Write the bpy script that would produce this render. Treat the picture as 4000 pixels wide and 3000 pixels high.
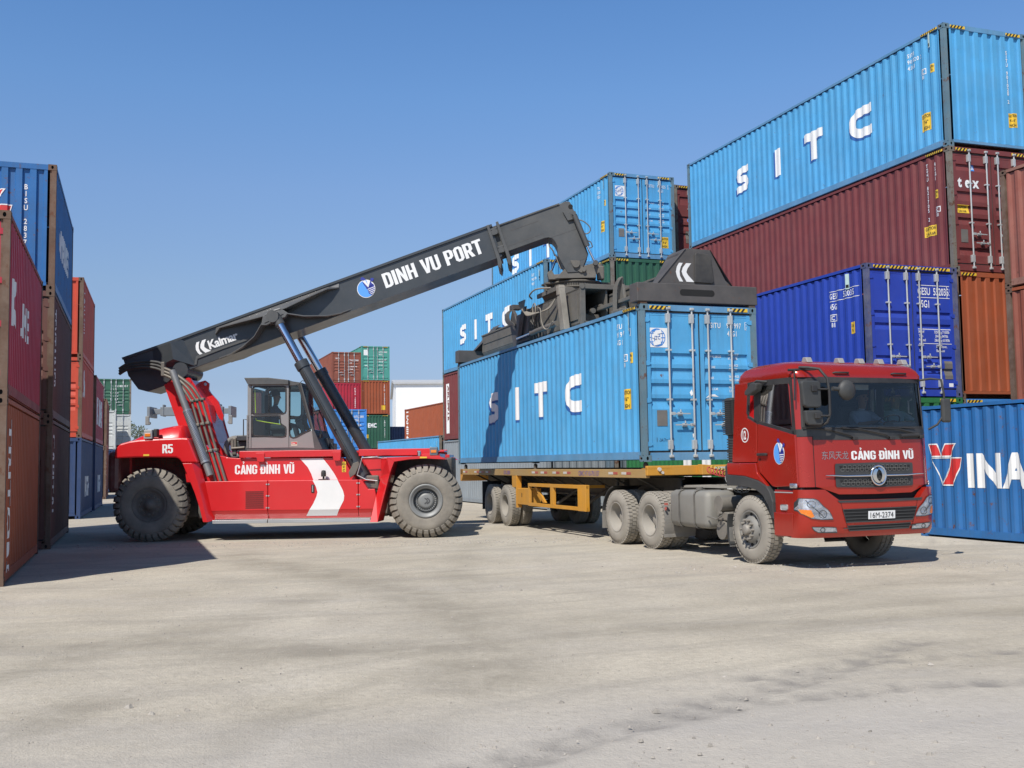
import bpy, bmesh, math, random
from mathutils import Vector, Matrix
R = math.radians
sc = bpy.context.scene
col = sc.collection
for o in list(bpy.data.objects):
    bpy.data.objects.remove(o)

# ------------------------------------------------------------------ camera
CAMH, PITCH, ROLL = 1.5694, 4.276, -0.847
cam_d = bpy.data.cameras.new("camera"); cam = bpy.data.objects.new("camera", cam_d); col.objects.link(cam)
cam_d.sensor_width = 36.0; cam_d.lens = 4139.63 / 4000 * 36.0
cam_d.clip_start = 0.1; cam_d.clip_end = 5000
cp, sp, cr, sr = math.cos(R(PITCH)), math.sin(R(PITCH)), math.cos(R(ROLL)), math.sin(R(ROLL))
Rv, Uv, Fv = Vector((1, 0, 0)), Vector((0, -sp, cp)), Vector((0, cp, sp))
rx, ux = Rv * cr + Uv * sr, Uv * cr - Rv * sr
M = Matrix((rx, ux, -Fv)).transposed().to_4x4(); M.translation = (0, 0, CAMH)
cam.matrix_world = M
sc.camera = cam

# ------------------------------------------------------------------ world and sun
TRAVEL = Vector((1.84, 3.87, -5.18)).normalized()      # the way the sunlight goes
w = bpy.data.worlds.new("World"); sc.world = w; w.use_nodes = True
wn = w.node_tree; bg = wn.nodes["Background"]
sky = wn.nodes.new("ShaderNodeTexSky"); sky.sky_type = 'NISHITA'; sky.sun_disc = False
sky.sun_elevation = math.asin(-TRAVEL.z); sky.sun_rotation = math.atan2(-TRAVEL.x, -TRAVEL.y)
sky.altitude = 0; sky.air_density = 1.0; sky.dust_density = 0.5; sky.ozone_density = 3.0
# the sky's colour graded by height above the horizon: pale at the horizon, deep blue overhead
wtc = wn.nodes.new("ShaderNodeTexCoord"); wsp = wn.nodes.new("ShaderNodeSeparateXYZ"); wn.links.new(wtc.outputs["Generated"], wsp.inputs[0])
wr = wn.nodes.new("ShaderNodeValToRGB"); wn.links.new(wsp.outputs[2], wr.inputs[0])
GRADE = [(0.022, (0.588, 0.684, 1.043)), (0.075, (0.628, 0.648, 0.830)), (0.164, (0.833, 0.839, 0.915)), (0.251, (0.907, 0.974, 1.098)), (0.333, (0.846, 1.059, 1.245)), (0.404, (0.765, 1.047, 1.291)), (0.620, (0.474, 0.649, 0.800)), (1.000, (0.321, 0.440, 0.542))]
while len(wr.color_ramp.elements) < len(GRADE): wr.color_ramp.elements.new(0.5)
for el, (pz, c_) in zip(wr.color_ramp.elements, GRADE): el.position = pz; el.color = (*c_, 1)
wm = wn.nodes.new("ShaderNodeMix"); wm.data_type = 'RGBA'; wm.blend_type = 'MULTIPLY'; wm.inputs[0].default_value = 1.0
wn.links.new(sky.outputs[0], wm.inputs[6]); wn.links.new(wr.outputs[0], wm.inputs[7]); wn.links.new(wm.outputs[2], bg.inputs[0])
bg.inputs[1].default_value = 0.125
sun_d = bpy.data.lights.new("sun", 'SUN'); sun_d.energy = 5.0; sun_d.angle = R(0.55); sun_d.color = (1.0, 0.955, 0.89)
sun = bpy.data.objects.new("sun", sun_d); col.objects.link(sun)
sun.rotation_euler = TRAVEL.to_track_quat('-Z', 'Y').to_euler()
sun.location = (-20, -40, 60)
sc.view_settings.view_transform = 'Standard'; sc.view_settings.look = 'None'
sc.view_settings.exposure = 0.0; sc.view_settings.gamma = 1.0

# ------------------------------------------------------------------ materials
MATS = {}
def srgb(r, g, b):
    f = lambda c: (c / 255 / 12.92) if c / 255 <= 0.04045 else ((c / 255 + 0.055) / 1.055) ** 2.4
    return (f(r), f(g), f(b))
def paint(name, c, rough=0.5, metal=0.0, var=0.18, dust=0.0, dustc=(0.36, 0.32, 0.26), rust=0.0, rustc=(0.13, 0.055, 0.03),
          coat=0.0, bump=0.0, scale=1.0, streak=0.0, spec=0.5, dscale=1.6):
    if name in MATS: return MATS[name]
    m = bpy.data.materials.new(name); m.use_nodes = True; MATS[name] = m
    t = m.node_tree; N = t.nodes; L = t.links; b = N["Principled BSDF"]
    tc = N.new("ShaderNodeTexCoord")
    mp = N.new("ShaderNodeMapping"); L.new(tc.outputs["Object"], mp.inputs[0])
    def noise(s, det=4, rg=0.6, vec=None):
        n = N.new("ShaderNodeTexNoise"); n.inputs["Scale"].default_value = s; n.inputs["Detail"].default_value = det
        n.inputs["Roughness"].default_value = rg; L.new(vec or mp.outputs[0], n.inputs["Vector"]); return n
    def ramp(src, a, z):
        r = N.new("ShaderNodeMapRange"); r.inputs[1].default_value = a; r.inputs[2].default_value = z
        L.new(src, r.inputs[0]); return r.outputs[0]
    def mix(fac, A, B, blend='MIX'):
        x = N.new("ShaderNodeMix"); x.data_type = 'RGBA'; x.blend_type = blend
        if isinstance(fac, float): x.inputs[0].default_value = fac
        else: L.new(fac, x.inputs[0])
        for sck, v in ((x.inputs[6], A), (x.inputs[7], B)):
            if isinstance(v, tuple): sck.default_value = (*v, 1)
            else: L.new(v, sck)
        return x.outputs[2]
    n1 = noise(1.3 * scale, 5)
    lo = tuple(max(0, x * (1 - var)) for x in c); hi = tuple(min(1, x * (1 + var * 0.8) + 0.01 * var) for x in c)
    out = mix(ramp(n1.outputs[0], 0.3, 0.7), lo, hi)
    if streak > 0:
        m2 = N.new("ShaderNodeMapping"); m2.inputs["Scale"].default_value = (7, 7, 0.45); L.new(tc.outputs["Object"], m2.inputs[0])
        n2 = noise(1.6, 5, 0.65, m2.outputs[0])
        f = N.new("ShaderNodeMath"); f.operation = 'MULTIPLY'; f.inputs[1].default_value = streak; L.new(ramp(n2.outputs[0], 0.5, 0.75), f.inputs[0])
        out = mix(f.outputs[0], out, tuple(x * 0.45 + 0.03 for x in c))
    if dust > 0:
        n3 = noise(dscale * scale, 7, 0.7)
        f = N.new("ShaderNodeMath"); f.operation = 'MULTIPLY'; f.inputs[1].default_value = dust; L.new(ramp(n3.outputs[0], 0.35, 0.7), f.inputs[0])
        out = mix(f.outputs[0], out, dustc)
    if rust > 0:
        n4 = noise(5.5 * scale, 8, 0.75)
        r4 = ramp(n4.outputs[0], 0.66 - rust * 0.25, 0.72 - rust * 0.2)
        out = mix(r4, out, rustc)
    L.new(out, b.inputs["Base Color"])
    rr = N.new("ShaderNodeMapRange"); rr.inputs[3].default_value = max(0.02, rough - 0.1); rr.inputs[4].default_value = min(1, rough + 0.15)
    n5 = noise(3.1 * scale, 4); L.new(n5.outputs[0], rr.inputs[0]); L.new(rr.outputs[0], b.inputs["Roughness"])
    b.inputs["Metallic"].default_value = metal; b.inputs["Coat Weight"].default_value = coat
    b.inputs["Coat Roughness"].default_value = 0.08; b.inputs["Specular IOR Level"].default_value = spec
    if bump > 0:
        nb = noise(9 * scale, 6); bp = N.new("ShaderNodeBump"); bp.inputs["Strength"].default_value = bump; bp.inputs["Distance"].default_value = 0.01
        L.new(nb.outputs[0], bp.inputs["Height"]); L.new(bp.outputs[0], b.inputs["Normal"])
    return m
def glass(name, tint=(0.55, 0.65, 0.66), rough=0.02, trans=0.75):
    if name in MATS: return MATS[name]
    m = bpy.data.materials.new(name); m.use_nodes = True; MATS[name] = m
    t = m.node_tree; N = t.nodes; L = t.links
    for n in list(N): N.remove(n)
    o = N.new("ShaderNodeOutputMaterial"); tr = N.new("ShaderNodeBsdfTransparent"); tr.inputs[0].default_value = (*tint, 1)
    g = N.new("ShaderNodeBsdfGlossy"); g.inputs["Roughness"].default_value = rough
    fr = N.new("ShaderNodeFresnel"); fr.inputs[0].default_value = 1.5
    ml = N.new("ShaderNodeMath"); ml.operation = 'MULTIPLY_ADD'; ml.inputs[1].default_value = 0.9; ml.inputs[2].default_value = (1 - trans) * 0.12
    L.new(fr.outputs[0], ml.inputs[0])
    x = N.new("ShaderNodeMixShader"); L.new(ml.outputs[0], x.inputs[0]); L.new(tr.outputs[0], x.inputs[1]); L.new(g.outputs[0], x.inputs[2])
    L.new(x.outputs[0], o.inputs[0]); return m
STEEL = paint("rusty_steel", (0.17, 0.15, 0.12), 0.75, 0.2, 0.3, 0.4, rust=0.55, streak=0.4)
RUST = paint("brown_rust", (0.12, 0.06, 0.035), 0.85, 0, 0.4, 0.35, rust=0.4)
DARK = paint("dark_recess", (0.012, 0.012, 0.012), 0.9, 0, 0.1)
ZINC = paint("galvanised_rod", (0.52, 0.54, 0.53), 0.45, 0.35, 0.2, 0.2, rust=0.1)
WHITE = paint("white_paint_lettering", (0.80, 0.80, 0.78), 0.55, 0, 0.06, 0.08, rust=0.0)
YEL = paint("yellow_sticker", (0.78, 0.50, 0.03), 0.5, 0, 0.08, 0.1)
BLK = paint("black_sticker_ink", (0.02, 0.02, 0.02), 0.5, 0, 0.05)
GASKET = paint("door_gasket_rubber", (0.025, 0.027, 0.03), 0.7, 0, 0.1, 0.2)
RED = paint("red_sticker", (0.60, 0.03, 0.03), 0.5, 0, 0.1)
CHROME = paint("polished_chrome", (0.75, 0.76, 0.78), 0.12, 1.0, 0.03)

# ------------------------------------------------------------------ mesh builder
class MB:
    def __init__(s): s.v = []; s.f = []; s.mi = []; s.sm = []; s.mat = 0; s.smooth = False
    def add(s, vs, fs):
        b = len(s.v); s.v += [tuple(v) for v in vs]
        for f in fs: s.f.append([b + i for i in f]); s.mi.append(s.mat); s.sm.append(s.smooth)
    def box(s, x0, x1, y0, y1, z0, z1, c=0.0):
        if c <= 0:
            s.add([(x0, y0, z0), (x1, y0, z0), (x1, y1, z0), (x0, y1, z0), (x0, y0, z1), (x1, y0, z1), (x1, y1, z1), (x0, y1, z1)],
                  [(0, 3, 2, 1), (4, 5, 6, 7), (0, 1, 5, 4), (1, 2, 6, 5), (2, 3, 7, 6), (3, 0, 4, 7)])
        else:
            bm = bmesh.new(); bmesh.ops.create_cube(bm, size=1)
            bmesh.ops.scale(bm, vec=(x1 - x0, y1 - y0, z1 - z0), verts=bm.verts)
            bmesh.ops.translate(bm, vec=((x0 + x1) / 2, (y0 + y1) / 2, (z0 + z1) / 2), verts=bm.verts)
            bmesh.ops.bevel(bm, geom=bm.edges[:], offset=c, segments=2, profile=0.5, affect='EDGES')
            s.frombm(bm)
        return s
    def frombm(s, bm, M=None):
        bm.verts.ensure_lookup_table(); bm.verts.index_update()
        s.add([(M @ v.co if M else v.co) for v in bm.verts], [[v.index for v in f.verts] for f in bm.faces]); bm.free()
    def prism(s, poly, axis, a, b, c=0.0):
        """poly of 2-D points extruded along axis from a to b ('y': pts are x,z; 'x': pts are y,z; 'z': pts are x,y)"""
        def P(p, t): return {'y': (p[0], t, p[1]), 'x': (t, p[0], p[1]), 'z': (p[0], p[1], t)}[axis]
        n = len(poly)
        vs = [P(p, a) for p in poly] + [P(p, b) for p in poly]
        fs = [list(range(n)), [n + i for i in reversed(range(n))]] + [(i, n + i, n + (i + 1) % n, (i + 1) % n) for i in range(n)]
        bm = bmesh.new(); bv = [bm.verts.new(v) for v in vs]
        for f in fs: bm.faces.new([bv[i] for i in f])
        bmesh.ops.recalc_face_normals(bm, faces=bm.faces[:])
        if c > 0: bmesh.ops.bevel(bm, geom=bm.edges[:], offset=c, segments=2, profile=0.5, affect='EDGES')
        s.frombm(bm); return s
    def cyl(s, p0, p1, r0, r1=None, n=16, cap=True):
        r1 = r0 if r1 is None else r1
        p0, p1 = Vector(p0), Vector(p1); d = (p1 - p0).normalized()
        a = d.orthogonal().normalized(); b = d.cross(a)
        vs = [p0 + (a * math.cos(t) + b * math.sin(t)) * r0 for t in [2 * math.pi * i / n for i in range(n)]]
        vs += [p1 + (a * math.cos(t) + b * math.sin(t)) * r1 for t in [2 * math.pi * i / n for i in range(n)]]
        old = s.smooth; s.smooth = True
        s.add(vs, [(i, (i + 1) % n, n + (i + 1) % n, n + i) for i in range(n)]); s.smooth = old
        if cap:
            s.add(vs[:n], [list(reversed(range(n)))]); s.add(vs[n:], [list(range(n))])
        return s
    def tube(s, pts, r, n=8, close=True):
        pts = [Vector(p) for p in pts]; m = len(pts); rings = []
        a = None
        for i, p in enumerate(pts):
            d = ((pts[min(i + 1, m - 1)] - pts[max(i - 1, 0)])).normalized()
            if a is None: a = d.orthogonal().normalized()
            a = (a - d * a.dot(d)).normalized(); b = d.cross(a)
            rr = r[i] if isinstance(r, (list, tuple)) else r
            rings.append([p + (a * math.cos(2 * math.pi * k / n) + b * math.sin(2 * math.pi * k / n)) * rr for k in range(n)])
        vs = [v for ring in rings for v in ring]; fs = []
        for i in range(m - 1):
            for k in range(n): fs.append((i * n + k, i * n + (k + 1) % n, (i + 1) * n + (k + 1) % n, (i + 1) * n + k))
        old = s.smooth; s.smooth = True; s.add(vs, fs); s.smooth = old
        s.add(rings[0], [list(reversed(range(n)))]); s.add(rings[-1], [list(range(n))])
        return s
    def lathe(s, prof, n=32, M=None, close=False):
        """prof: list of (radius, height) turned about local z"""
        vs = []; fs = []; m = len(prof)
        for k in range(n):
            t = 2 * math.pi * k / n
            for r, h in prof:
                v = Vector((r * math.cos(t), r * math.sin(t), h)); vs.append(M @ v if M else v)
        for k in range(n):
            k2 = (k + 1) % n
            for i in range(m if close else m - 1):
                j = (i + 1) % m; fs.append((k * m + i, k2 * m + i, k2 * m + j, k * m + j))
        old = s.smooth; s.smooth = True; s.add(vs, fs); s.smooth = old
        return s
    def mesh(s, name, mats):
        me = bpy.data.meshes.new(name); me.from_pydata([tuple(v) for v in s.v], [], s.f)
        for m in (mats if isinstance(mats, (list, tuple)) else [mats]): me.materials.append(m)
        me.polygons.foreach_set("material_index", s.mi); me.polygons.foreach_set("use_smooth", s.sm)
        me.update(); return me
    def build(s, name, mats, parent=None, loc=(0, 0, 0), fix=False):
        me = s.mesh(name, mats)
        if fix:
            bm = bmesh.new(); bm.from_mesh(me); bmesh.ops.remove_doubles(bm, verts=bm.verts, dist=1e-5)
            bmesh.ops.recalc_face_normals(bm, faces=bm.faces[:]); bm.to_mesh(me); bm.free()
        o = bpy.data.objects.new(name, me); col.objects.link(o); o.location = loc
        if parent: o.parent = parent
        return o
def sm(P, n=5):
    """Catmull-Rom curve through the points"""
    P = [Vector(p) for p in P]; Q = [P[0]] + P + [P[-1]]; out = []
    for i in range(1, len(Q) - 2):
        a, b, c, d = Q[i - 1:i + 3]
        for k in range(n):
            t = k / n; out.append(0.5 * ((2 * b) + (c - a) * t + (2 * a - 5 * b + 4 * c - d) * t * t + (3 * b - a - 3 * c + d) * t ** 3))
    return out + [P[-1]]
def tag(o, label=None, cat=None, group=None, kind=None):
    if label: o["label"] = label
    if cat: o["category"] = cat
    if group: o["group"] = group
    if kind: o["kind"] = kind
    return o
def empty(name, loc, rz=0.0, label=None, cat=None, group=None, parent=None):
    o = bpy.data.objects.new(name, None); col.objects.link(o); o.location = loc; o.rotation_euler = (0, 0, rz)
    o.empty_display_size = 0.3
    if parent: o.parent = parent
    return tag(o, label, cat, group)
def child(name, me, parent, M=None):
    o = bpy.data.objects.new(name, me); col.objects.link(o); o.parent = parent
    if M is not None: o.matrix_local = M
    return o

# ------------------------------------------------------------------ lettering
_tc = {}
def text2d(body, size=1.0, bold=0.0, xs=1.0, spacing=1.0, vertical=False):
    """2-D mesh (verts, faces) of a text, lower-left at the origin, cap height = size"""
    key = (body, bold, spacing)
    if key not in _tc:
        c = bpy.data.curves.new("t", 'FONT'); c.body = body; c.offset = bold; c.space_character = spacing; c.resolution_u = 3
        o = bpy.data.objects.new("t", c); col.objects.link(o); bpy.context.view_layer.update()
        me = bpy.data.meshes.new_from_object(o.evaluated_get(bpy.context.evaluated_depsgraph_get()))
        V = [(v.co.x, v.co.y) for v in me.vertices]; F = [list(p.vertices) for p in me.polygons]
        bpy.data.objects.remove(o); bpy.data.curves.remove(c); bpy.data.meshes.remove(me); _tc[key] = (V, F)
    V, F = _tc[key]; k = size / 0.70
    x0 = min(v[0] for v in V) if V else 0
    return [((x - x0) * k * xs, y * k) for x, y in V], F
def stack2d(body, size, pitch, bold=0.02, xs=0.8):
    V, F = [], []
    for i, ch in enumerate(body):
        if ch == ' ': continue
        v, f = text2d(ch, size, bold, xs); w_ = max(p[0] for p in v)
        b = len(V); V += [(x - w_ / 2, y - i * pitch - size) for x, y in v]; F += [[b + q for q in g] for g in f]
    return V, F
def width2d(VF): return max(p[0] for p in VF[0]) if VF[0] else 0
def poly2d(*polys):
    V, F = [], []
    for p in polys:
        b = len(V); V += list(p); F.append([b + i for i in range(len(p))])
    return V, F
def stroke2d(path, w_):
    """flat ribbon of width w_ along a 2-D path"""
    V, F = [], []; m = len(path)
    for i, p in enumerate(path):
        a = Vector(path[max(i - 1, 0)]); b = Vector(path[min(i + 1, m - 1)]); d = (b - a).normalized(); n = Vector((-d.y, d.x))
        if 0 < i < m - 1:
            d1 = (Vector(p) - a).normalized(); k = max(0.5, n.dot(Vector((-d1.y, d1.x))))
        else: k = 1
        V += [tuple(Vector(p) + n * w_ / 2 / k), tuple(Vector(p) - n * w_ / 2 / k)]
    for i in range(m - 1): F.append([2 * i, 2 * i + 1, 2 * i + 3, 2 * i + 2])
    return V, F
def arc(cx, cy, rx_, ry_, a0, a1, n=8):
    return [(cx + rx_ * math.cos(R(a0 + (a1 - a0) * i / n)), cy + ry_ * math.sin(R(a0 + (a1 - a0) * i / n))) for i in range(n + 1)]
def place2d(VF, u, v, rot=0.0, sx=1.0, sy=1.0):
    c, s_ = math.cos(rot), math.sin(rot)
    return [(u + (x * sx) * c - (y * sy) * s_, v + (x * sx) * s_ + (y * sy) * c) for x, y in VF[0]], VF[1]
def join2d(*L):
    V, F = [], []
    for a, f in L:
        b = len(V); V += a; F += [[b + i for i in g] for g in f]
    return V, F
class Surf:
    """maps (u, v, height above the surface) to 3-D; ku, kv are fold positions that lettering is cut at"""
    def __init__(s, fn, ku=(), kv=()): s.fn = fn; s.ku = ku; s.kv = kv
    def put(s, mb, VF, h=0.004, mat=0):
        if isinstance(VF, list):
            for i, q in enumerate(VF): s.put(mb, q, h + 0.0005 * i, mat)
            return
        V, F = VF
        if not V: return
        bm = bmesh.new(); bv = [bm.verts.new((x, y, 0)) for x, y in V]
        for f in F:
            try: bm.faces.new([bv[i] for i in f])
            except ValueError: pass
        x0, x1 = min(p[0] for p in V), max(p[0] for p in V); y0, y1 = min(p[1] for p in V), max(p[1] for p in V)
        for k in s.ku:
            if x0 < k < x1: bmesh.ops.bisect_plane(bm, geom=bm.verts[:] + bm.edges[:] + bm.faces[:], plane_co=(k, 0, 0), plane_no=(1, 0, 0))
        for k in s.kv:
            if y0 < k < y1: bmesh.ops.bisect_plane(bm, geom=bm.verts[:] + bm.edges[:] + bm.faces[:], plane_co=(0, k, 0), plane_no=(0, 1, 0))
        bm.verts.index_update(); mb.mat = mat
        mb.add([s.fn(p.co.x, p.co.y, h) for p in bm.verts], [[p.index for p in f.verts] for f in bm.faces]); mb.mat = 0
        bm.free()
def _ring(o, i, closed=True):
    n = len(o); F = [[k, (k + 1) % n, n + (k + 1) % n, n + k] for k in range(n if closed else n - 1)]
    return list(o) + list(i), F
def glyph(c):
    """heavy condensed capital, height 1; returns (shape, advance)"""
    R_ = lambda a, b, c_, d: ([(a, b), (c_, b), (c_, d), (a, d)], [[0, 1, 2, 3]])
    Oo = [(.14, 0), (.38, 0), (.52, .14), (.52, .86), (.38, 1), (.14, 1), (0, .86), (0, .14)]; Oi = [(.22, .15), (.30, .15), (.33, .2), (.33, .8), (.30, .85), (.22, .85), (.19, .8), (.19, .2)]
    Do = [(0, 0), (.32, 0), (.47, .06), (.52, .2), (.52, .8), (.47, .94), (.32, 1), (0, 1)]; Di = [(.19, .16), (.26, .16), (.31, .19), (.33, .26), (.33, .74), (.31, .81), (.26, .84), (.19, .84)]
    if c == 'I': return R_(0, 0, .2, 1), .27
    if c == 'O': return _ring(Oo, Oi), .58
    if c == 'D': return _ring(Do, Di), .58
    if c == 'Đ': return join2d(_ring(Do, Di), R_(-.07, .43, 0, .57), R_(.19, .43, .27, .57)), .58
    if c == 'C': return _ring([(.52, .64), (.52, .86), (.38, 1), (.14, 1), (0, .86), (0, .14), (.14, 0), (.38, 0), (.52, .14), (.52, .38)], [(.33, .64), (.33, .8), (.30, .85), (.22, .85), (.19, .8), (.19, .2), (.22, .15), (.30, .15), (.33, .2), (.33, .38)], False), .57
    if c == 'G': return join2d(_ring([(.52, .64), (.52, .86), (.38, 1), (.14, 1), (0, .86), (0, .14), (.14, 0), (.38, 0), (.52, .14), (.52, .52)], [(.33, .64), (.33, .8), (.30, .85), (.22, .85), (.19, .8), (.19, .2), (.22, .15), (.30, .15), (.33, .2), (.33, .52)], False), R_(.27, .38, .33, .52)), .58
    if c in 'UŨ':
        u = _ring([(0, 1), (0, .14), (.14, 0), (.38, 0), (.52, .14), (.52, 1)], [(.19, 1), (.19, .2), (.22, .15), (.30, .15), (.33, .2), (.33, 1)], False)
        return (u if c == 'U' else join2d(u, stroke2d([(.08, 1.10), (.16, 1.19), (.24, 1.17), (.30, 1.11), (.38, 1.11), (.45, 1.19)], .085))), .58
    if c == 'N': return join2d(R_(0, 0, .17, 1), R_(.37, 0, .54, 1), ([(.17, 1), (.17, .55), (.37, 0), (.37, .45)], [[0, 1, 2, 3]])), .60
    if c == 'H': return join2d(R_(0, 0, .19, 1), R_(.34, 0, .53, 1), R_(.19, .42, .34, .58)), .59
    if c == 'V': return ([(0, 1), (.2, 1), (.285, .3), (.18, 0), (.37, 1), (.57, 1), (.39, 0)], [[0, 3, 2, 1], [3, 6, 5, 4, 2]]), .58
    if c in 'AẢ':
        a = join2d(([(0, 0), (.19, 0), (.225, .18), (.25, .34), (.285, .74), (.285, 1), (.18, 1)], [list(range(7))]), ([(.57, 0), (.38, 0), (.345, .18), (.32, .34), (.285, .74), (.285, 1), (.39, 1)], [list(range(7))[::-1]]), ([(.225, .18), (.345, .18), (.32, .34), (.25, .34)], [[0, 1, 2, 3]]))
        return (a if c == 'A' else join2d(a, stroke2d([(.22, 1.30), (.30, 1.34), (.36, 1.27), (.31, 1.19), (.28, 1.09)], .075))), .58
    if c == 'Ì': return join2d(R_(0, 0, .2, 1), ([(-.10, 1.30), (.06, 1.30), (.14, 1.08), (.04, 1.08)], [[0, 1, 2, 3]])), .27
    if c == 'P' or c == 'R':
        p = join2d(R_(0, 0, .19, 1), _ring([(.19, 1), (.38, 1), (.52, .88), (.52, .52), (.38, .38), (.19, .38)], [(.19, .85), (.29, .85), (.33, .8), (.33, .58), (.29, .53), (.19, .53)], False))
        return (p if c == 'P' else join2d(p, ([(.22, .38), (.42, .38), (.56, 0), (.35, 0)], [[0, 3, 2, 1]]))), .58
    if c == 'T': return join2d(R_(0, .84, .52, 1), R_(.165, 0, .355, .84)), .55
    if c == '5': return join2d(R_(0, .85, .47, 1), R_(0, .50, .18, .85), _ring([(.18, .66), (.36, .66), (.50, .54), (.50, .14), (.36, 0), (.12, 0), (0, .12), (0, .3)], [(.18, .50), (.28, .50), (.32, .46), (.32, .2), (.28, .15), (.2, .15), (.18, .2), (.18, .3)], False)), .56
    return ([], []), .28
def block(text, h, width):
    """heavy condensed lettering of cap height h fitted to a width"""
    L_, x = [], 0.0
    for c in text:
        g_, adv = glyph(c); L_.append(place2d(g_, x, 0)); x += adv
    tot = x - 0.06; k = width / tot
    return place2d(join2d(*[l for l in L_ if l[0]]), 0, 0, 0, k, h)
def rect2d(x0, y0, x1, y1): return [(x0, y0), (x1, y0), (x1, y1), (x0, y1)], [[0, 1, 2, 3]]
# ------------------------------------------------------------------ ground
def ground_material():
    m = bpy.data.materials.new("dusty_yard_concrete"); m.use_nodes = True
    t = m.node_tree; N = t.nodes; L = t.links; b = N["Principled BSDF"]
    geo = N.new("ShaderNodeTexCoord")
    def mapn(scale=(1, 1, 1), rot=0.0, src=None):
        q = N.new("ShaderNodeMapping"); q.inputs["Scale"].default_value = scale; q.inputs["Rotation"].default_value = (0, 0, rot)
        L.new(src or geo.outputs["Object"], q.inputs[0]); return q.outputs[0]
    def noise(s, vec, det=5, rg=0.6, dist=0.0):
        n = N.new("ShaderNodeTexNoise"); n.inputs["Scale"].default_value = s; n.inputs["Detail"].default_value = det
        n.inputs["Roughness"].default_value = rg; n.inputs["Distortion"].default_value = dist; L.new(vec, n.inputs["Vector"]); return n.outputs[0]
    def rng(src, a, z, lo=0.0, hi=1.0):
        r = N.new("ShaderNodeMapRange"); r.inputs[1].default_value = a; r.inputs[2].default_value = z
        r.inputs[3].default_value = lo; r.inputs[4].default_value = hi; L.new(src, r.inputs[0]); return r.outputs[0]
    def mix(fac, A, B, blend='MIX'):
        x = N.new("ShaderNodeMix"); x.data_type = 'RGBA'; x.blend_type = blend
        if isinstance(fac, float): x.inputs[0].default_value = fac
        else: L.new(fac, x.inputs[0])
        for k, v in ((x.inputs[6], A), (x.inputs[7], B)):
            if isinstance(v, tuple): k.default_value = (*v, 1)
            else: L.new(v, k)
        return x.outputs[2]
    def math_(op, a, b_):
        x = N.new("ShaderNodeMath"); x.operation = op
        for i, v in enumerate((a, b_)):
            if isinstance(v, (int, float)): x.inputs[i].default_value = v
            else: L.new(v, x.inputs[i])
        return x.outputs[0]
    o = geo.outputs["Object"]
    big = noise(0.16, o, 5, 0.55, 0.6); mid = noise(0.9, o, 6, 0.65, 0.4); fine = noise(14, o, 6, 0.75); speck = noise(55, o, 3, 0.6)
    base = mix(rng(big, 0.35, 0.65), (0.485, 0.43, 0.335), (0.59, 0.53, 0.43))
    base = mix(rng(mid, 0.42, 0.72, 0, 0.6), base, (0.36, 0.32, 0.265))
    # curved smears left by turning wheels: stretched noise along rings about a far centre
    sp_ = N.new("ShaderNodeSeparateXYZ"); L.new(o, sp_.inputs[0])
    tracks = None
    for cx, cy, w_, s_, seed in ((-6.0, 26.0, 1.0, 2.4, 0.0), (9.0, -4.0, 1.0, 2.0, 7.0)):
        dx = math_('SUBTRACT', sp_.outputs[0], cx); dy = math_('SUBTRACT', sp_.outputs[1], cy)
        rad = math_('SQRT', math_('ADD', math_('MULTIPLY', dx, dx), math_('MULTIPLY', dy, dy)), 0)
        ang = math_('ARCTAN2', dy, dx)
        cmb = N.new("ShaderNodeCombineXYZ"); L.new(rad, cmb.inputs[0]); L.new(math_('MULTIPLY', ang, 1.1), cmb.inputs[1]); cmb.inputs[2].default_value = seed
        nn = rng(noise(s_, cmb.outputs[0], 6, 0.62, 0.25), 0.52, 0.74)
        tracks = nn if tracks is None else math_('MAXIMUM', tracks, nn)
    base = mix(math_('MULTIPLY', tracks, 0.62), base, (0.31, 0.28, 0.235))
    # straight greyer wheel lanes across the foreground
    lane = mapn((0.06, 0.9, 1), R(-8))
    ln = rng(noise(1.0, lane, 6, 0.6, 0.3), 0.5, 0.72)
    base = mix(math_('MULTIPLY', ln, 0.50), base, (0.37, 0.345, 0.32))
    pale = rng(noise(0.5, o, 6, 0.6, 0.9), 0.55, 0.8)
    base = mix(math_('MULTIPLY', pale, 0.5), base, (0.60, 0.55, 0.475))
    base = mix(rng(fine, 0.35, 0.70, 0, 0.48), base, (0.26, 0.23, 0.18))
    base = mix(rng(speck, 0.62, 0.72, 0, 0.55), base, (0.13, 0.12, 0.105))
    vs = N.new("ShaderNodeTexVoronoi"); vs.inputs["Scale"].default_value = 3.2; vs.inputs["Randomness"].default_value = 1.0
    L.new(o, vs.inputs["Vector"])
    base = mix(rng(vs.outputs["Distance"], 0.028, 0.045, 0.75, 0.0), base, (0.10, 0.09, 0.075))
    # dirt rubbed in along the wheel tracks (attribute painted per vertex from the track lines)
    at = N.new("ShaderNodeAttribute"); at.attribute_name = "tracks"; sep = N.new("ShaderNodeSeparateColor"); L.new(at.outputs["Color"], sep.inputs[0])
    brk = rng(noise(2.2, o, 6, 0.7, 0.5), 0.30, 0.62, 0.25, 1.0)
    base = mix(math_('MULTIPLY', math_('MULTIPLY', sep.outputs[0], brk), 0.80), base, (0.265, 0.235, 0.185))
    base = mix(math_('MULTIPLY', sep.outputs[1], 0.55), base, (0.44, 0.41, 0.375))
    base = mix(math_('MULTIPLY', math_('MULTIPLY', sep.outputs[2], brk), 0.75), base, (0.20, 0.185, 0.17))
    L.new(base, b.inputs["Base Color"]); b.inputs["Roughness"].default_value = 0.95; b.inputs["Specular IOR Level"].default_value = 0.2
    hgt = math_('ADD', math_('MULTIPLY', fine, 0.5), math_('ADD', math_('MULTIPLY', speck, 0.35), math_('MULTIPLY', mid, 1.4)))
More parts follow.
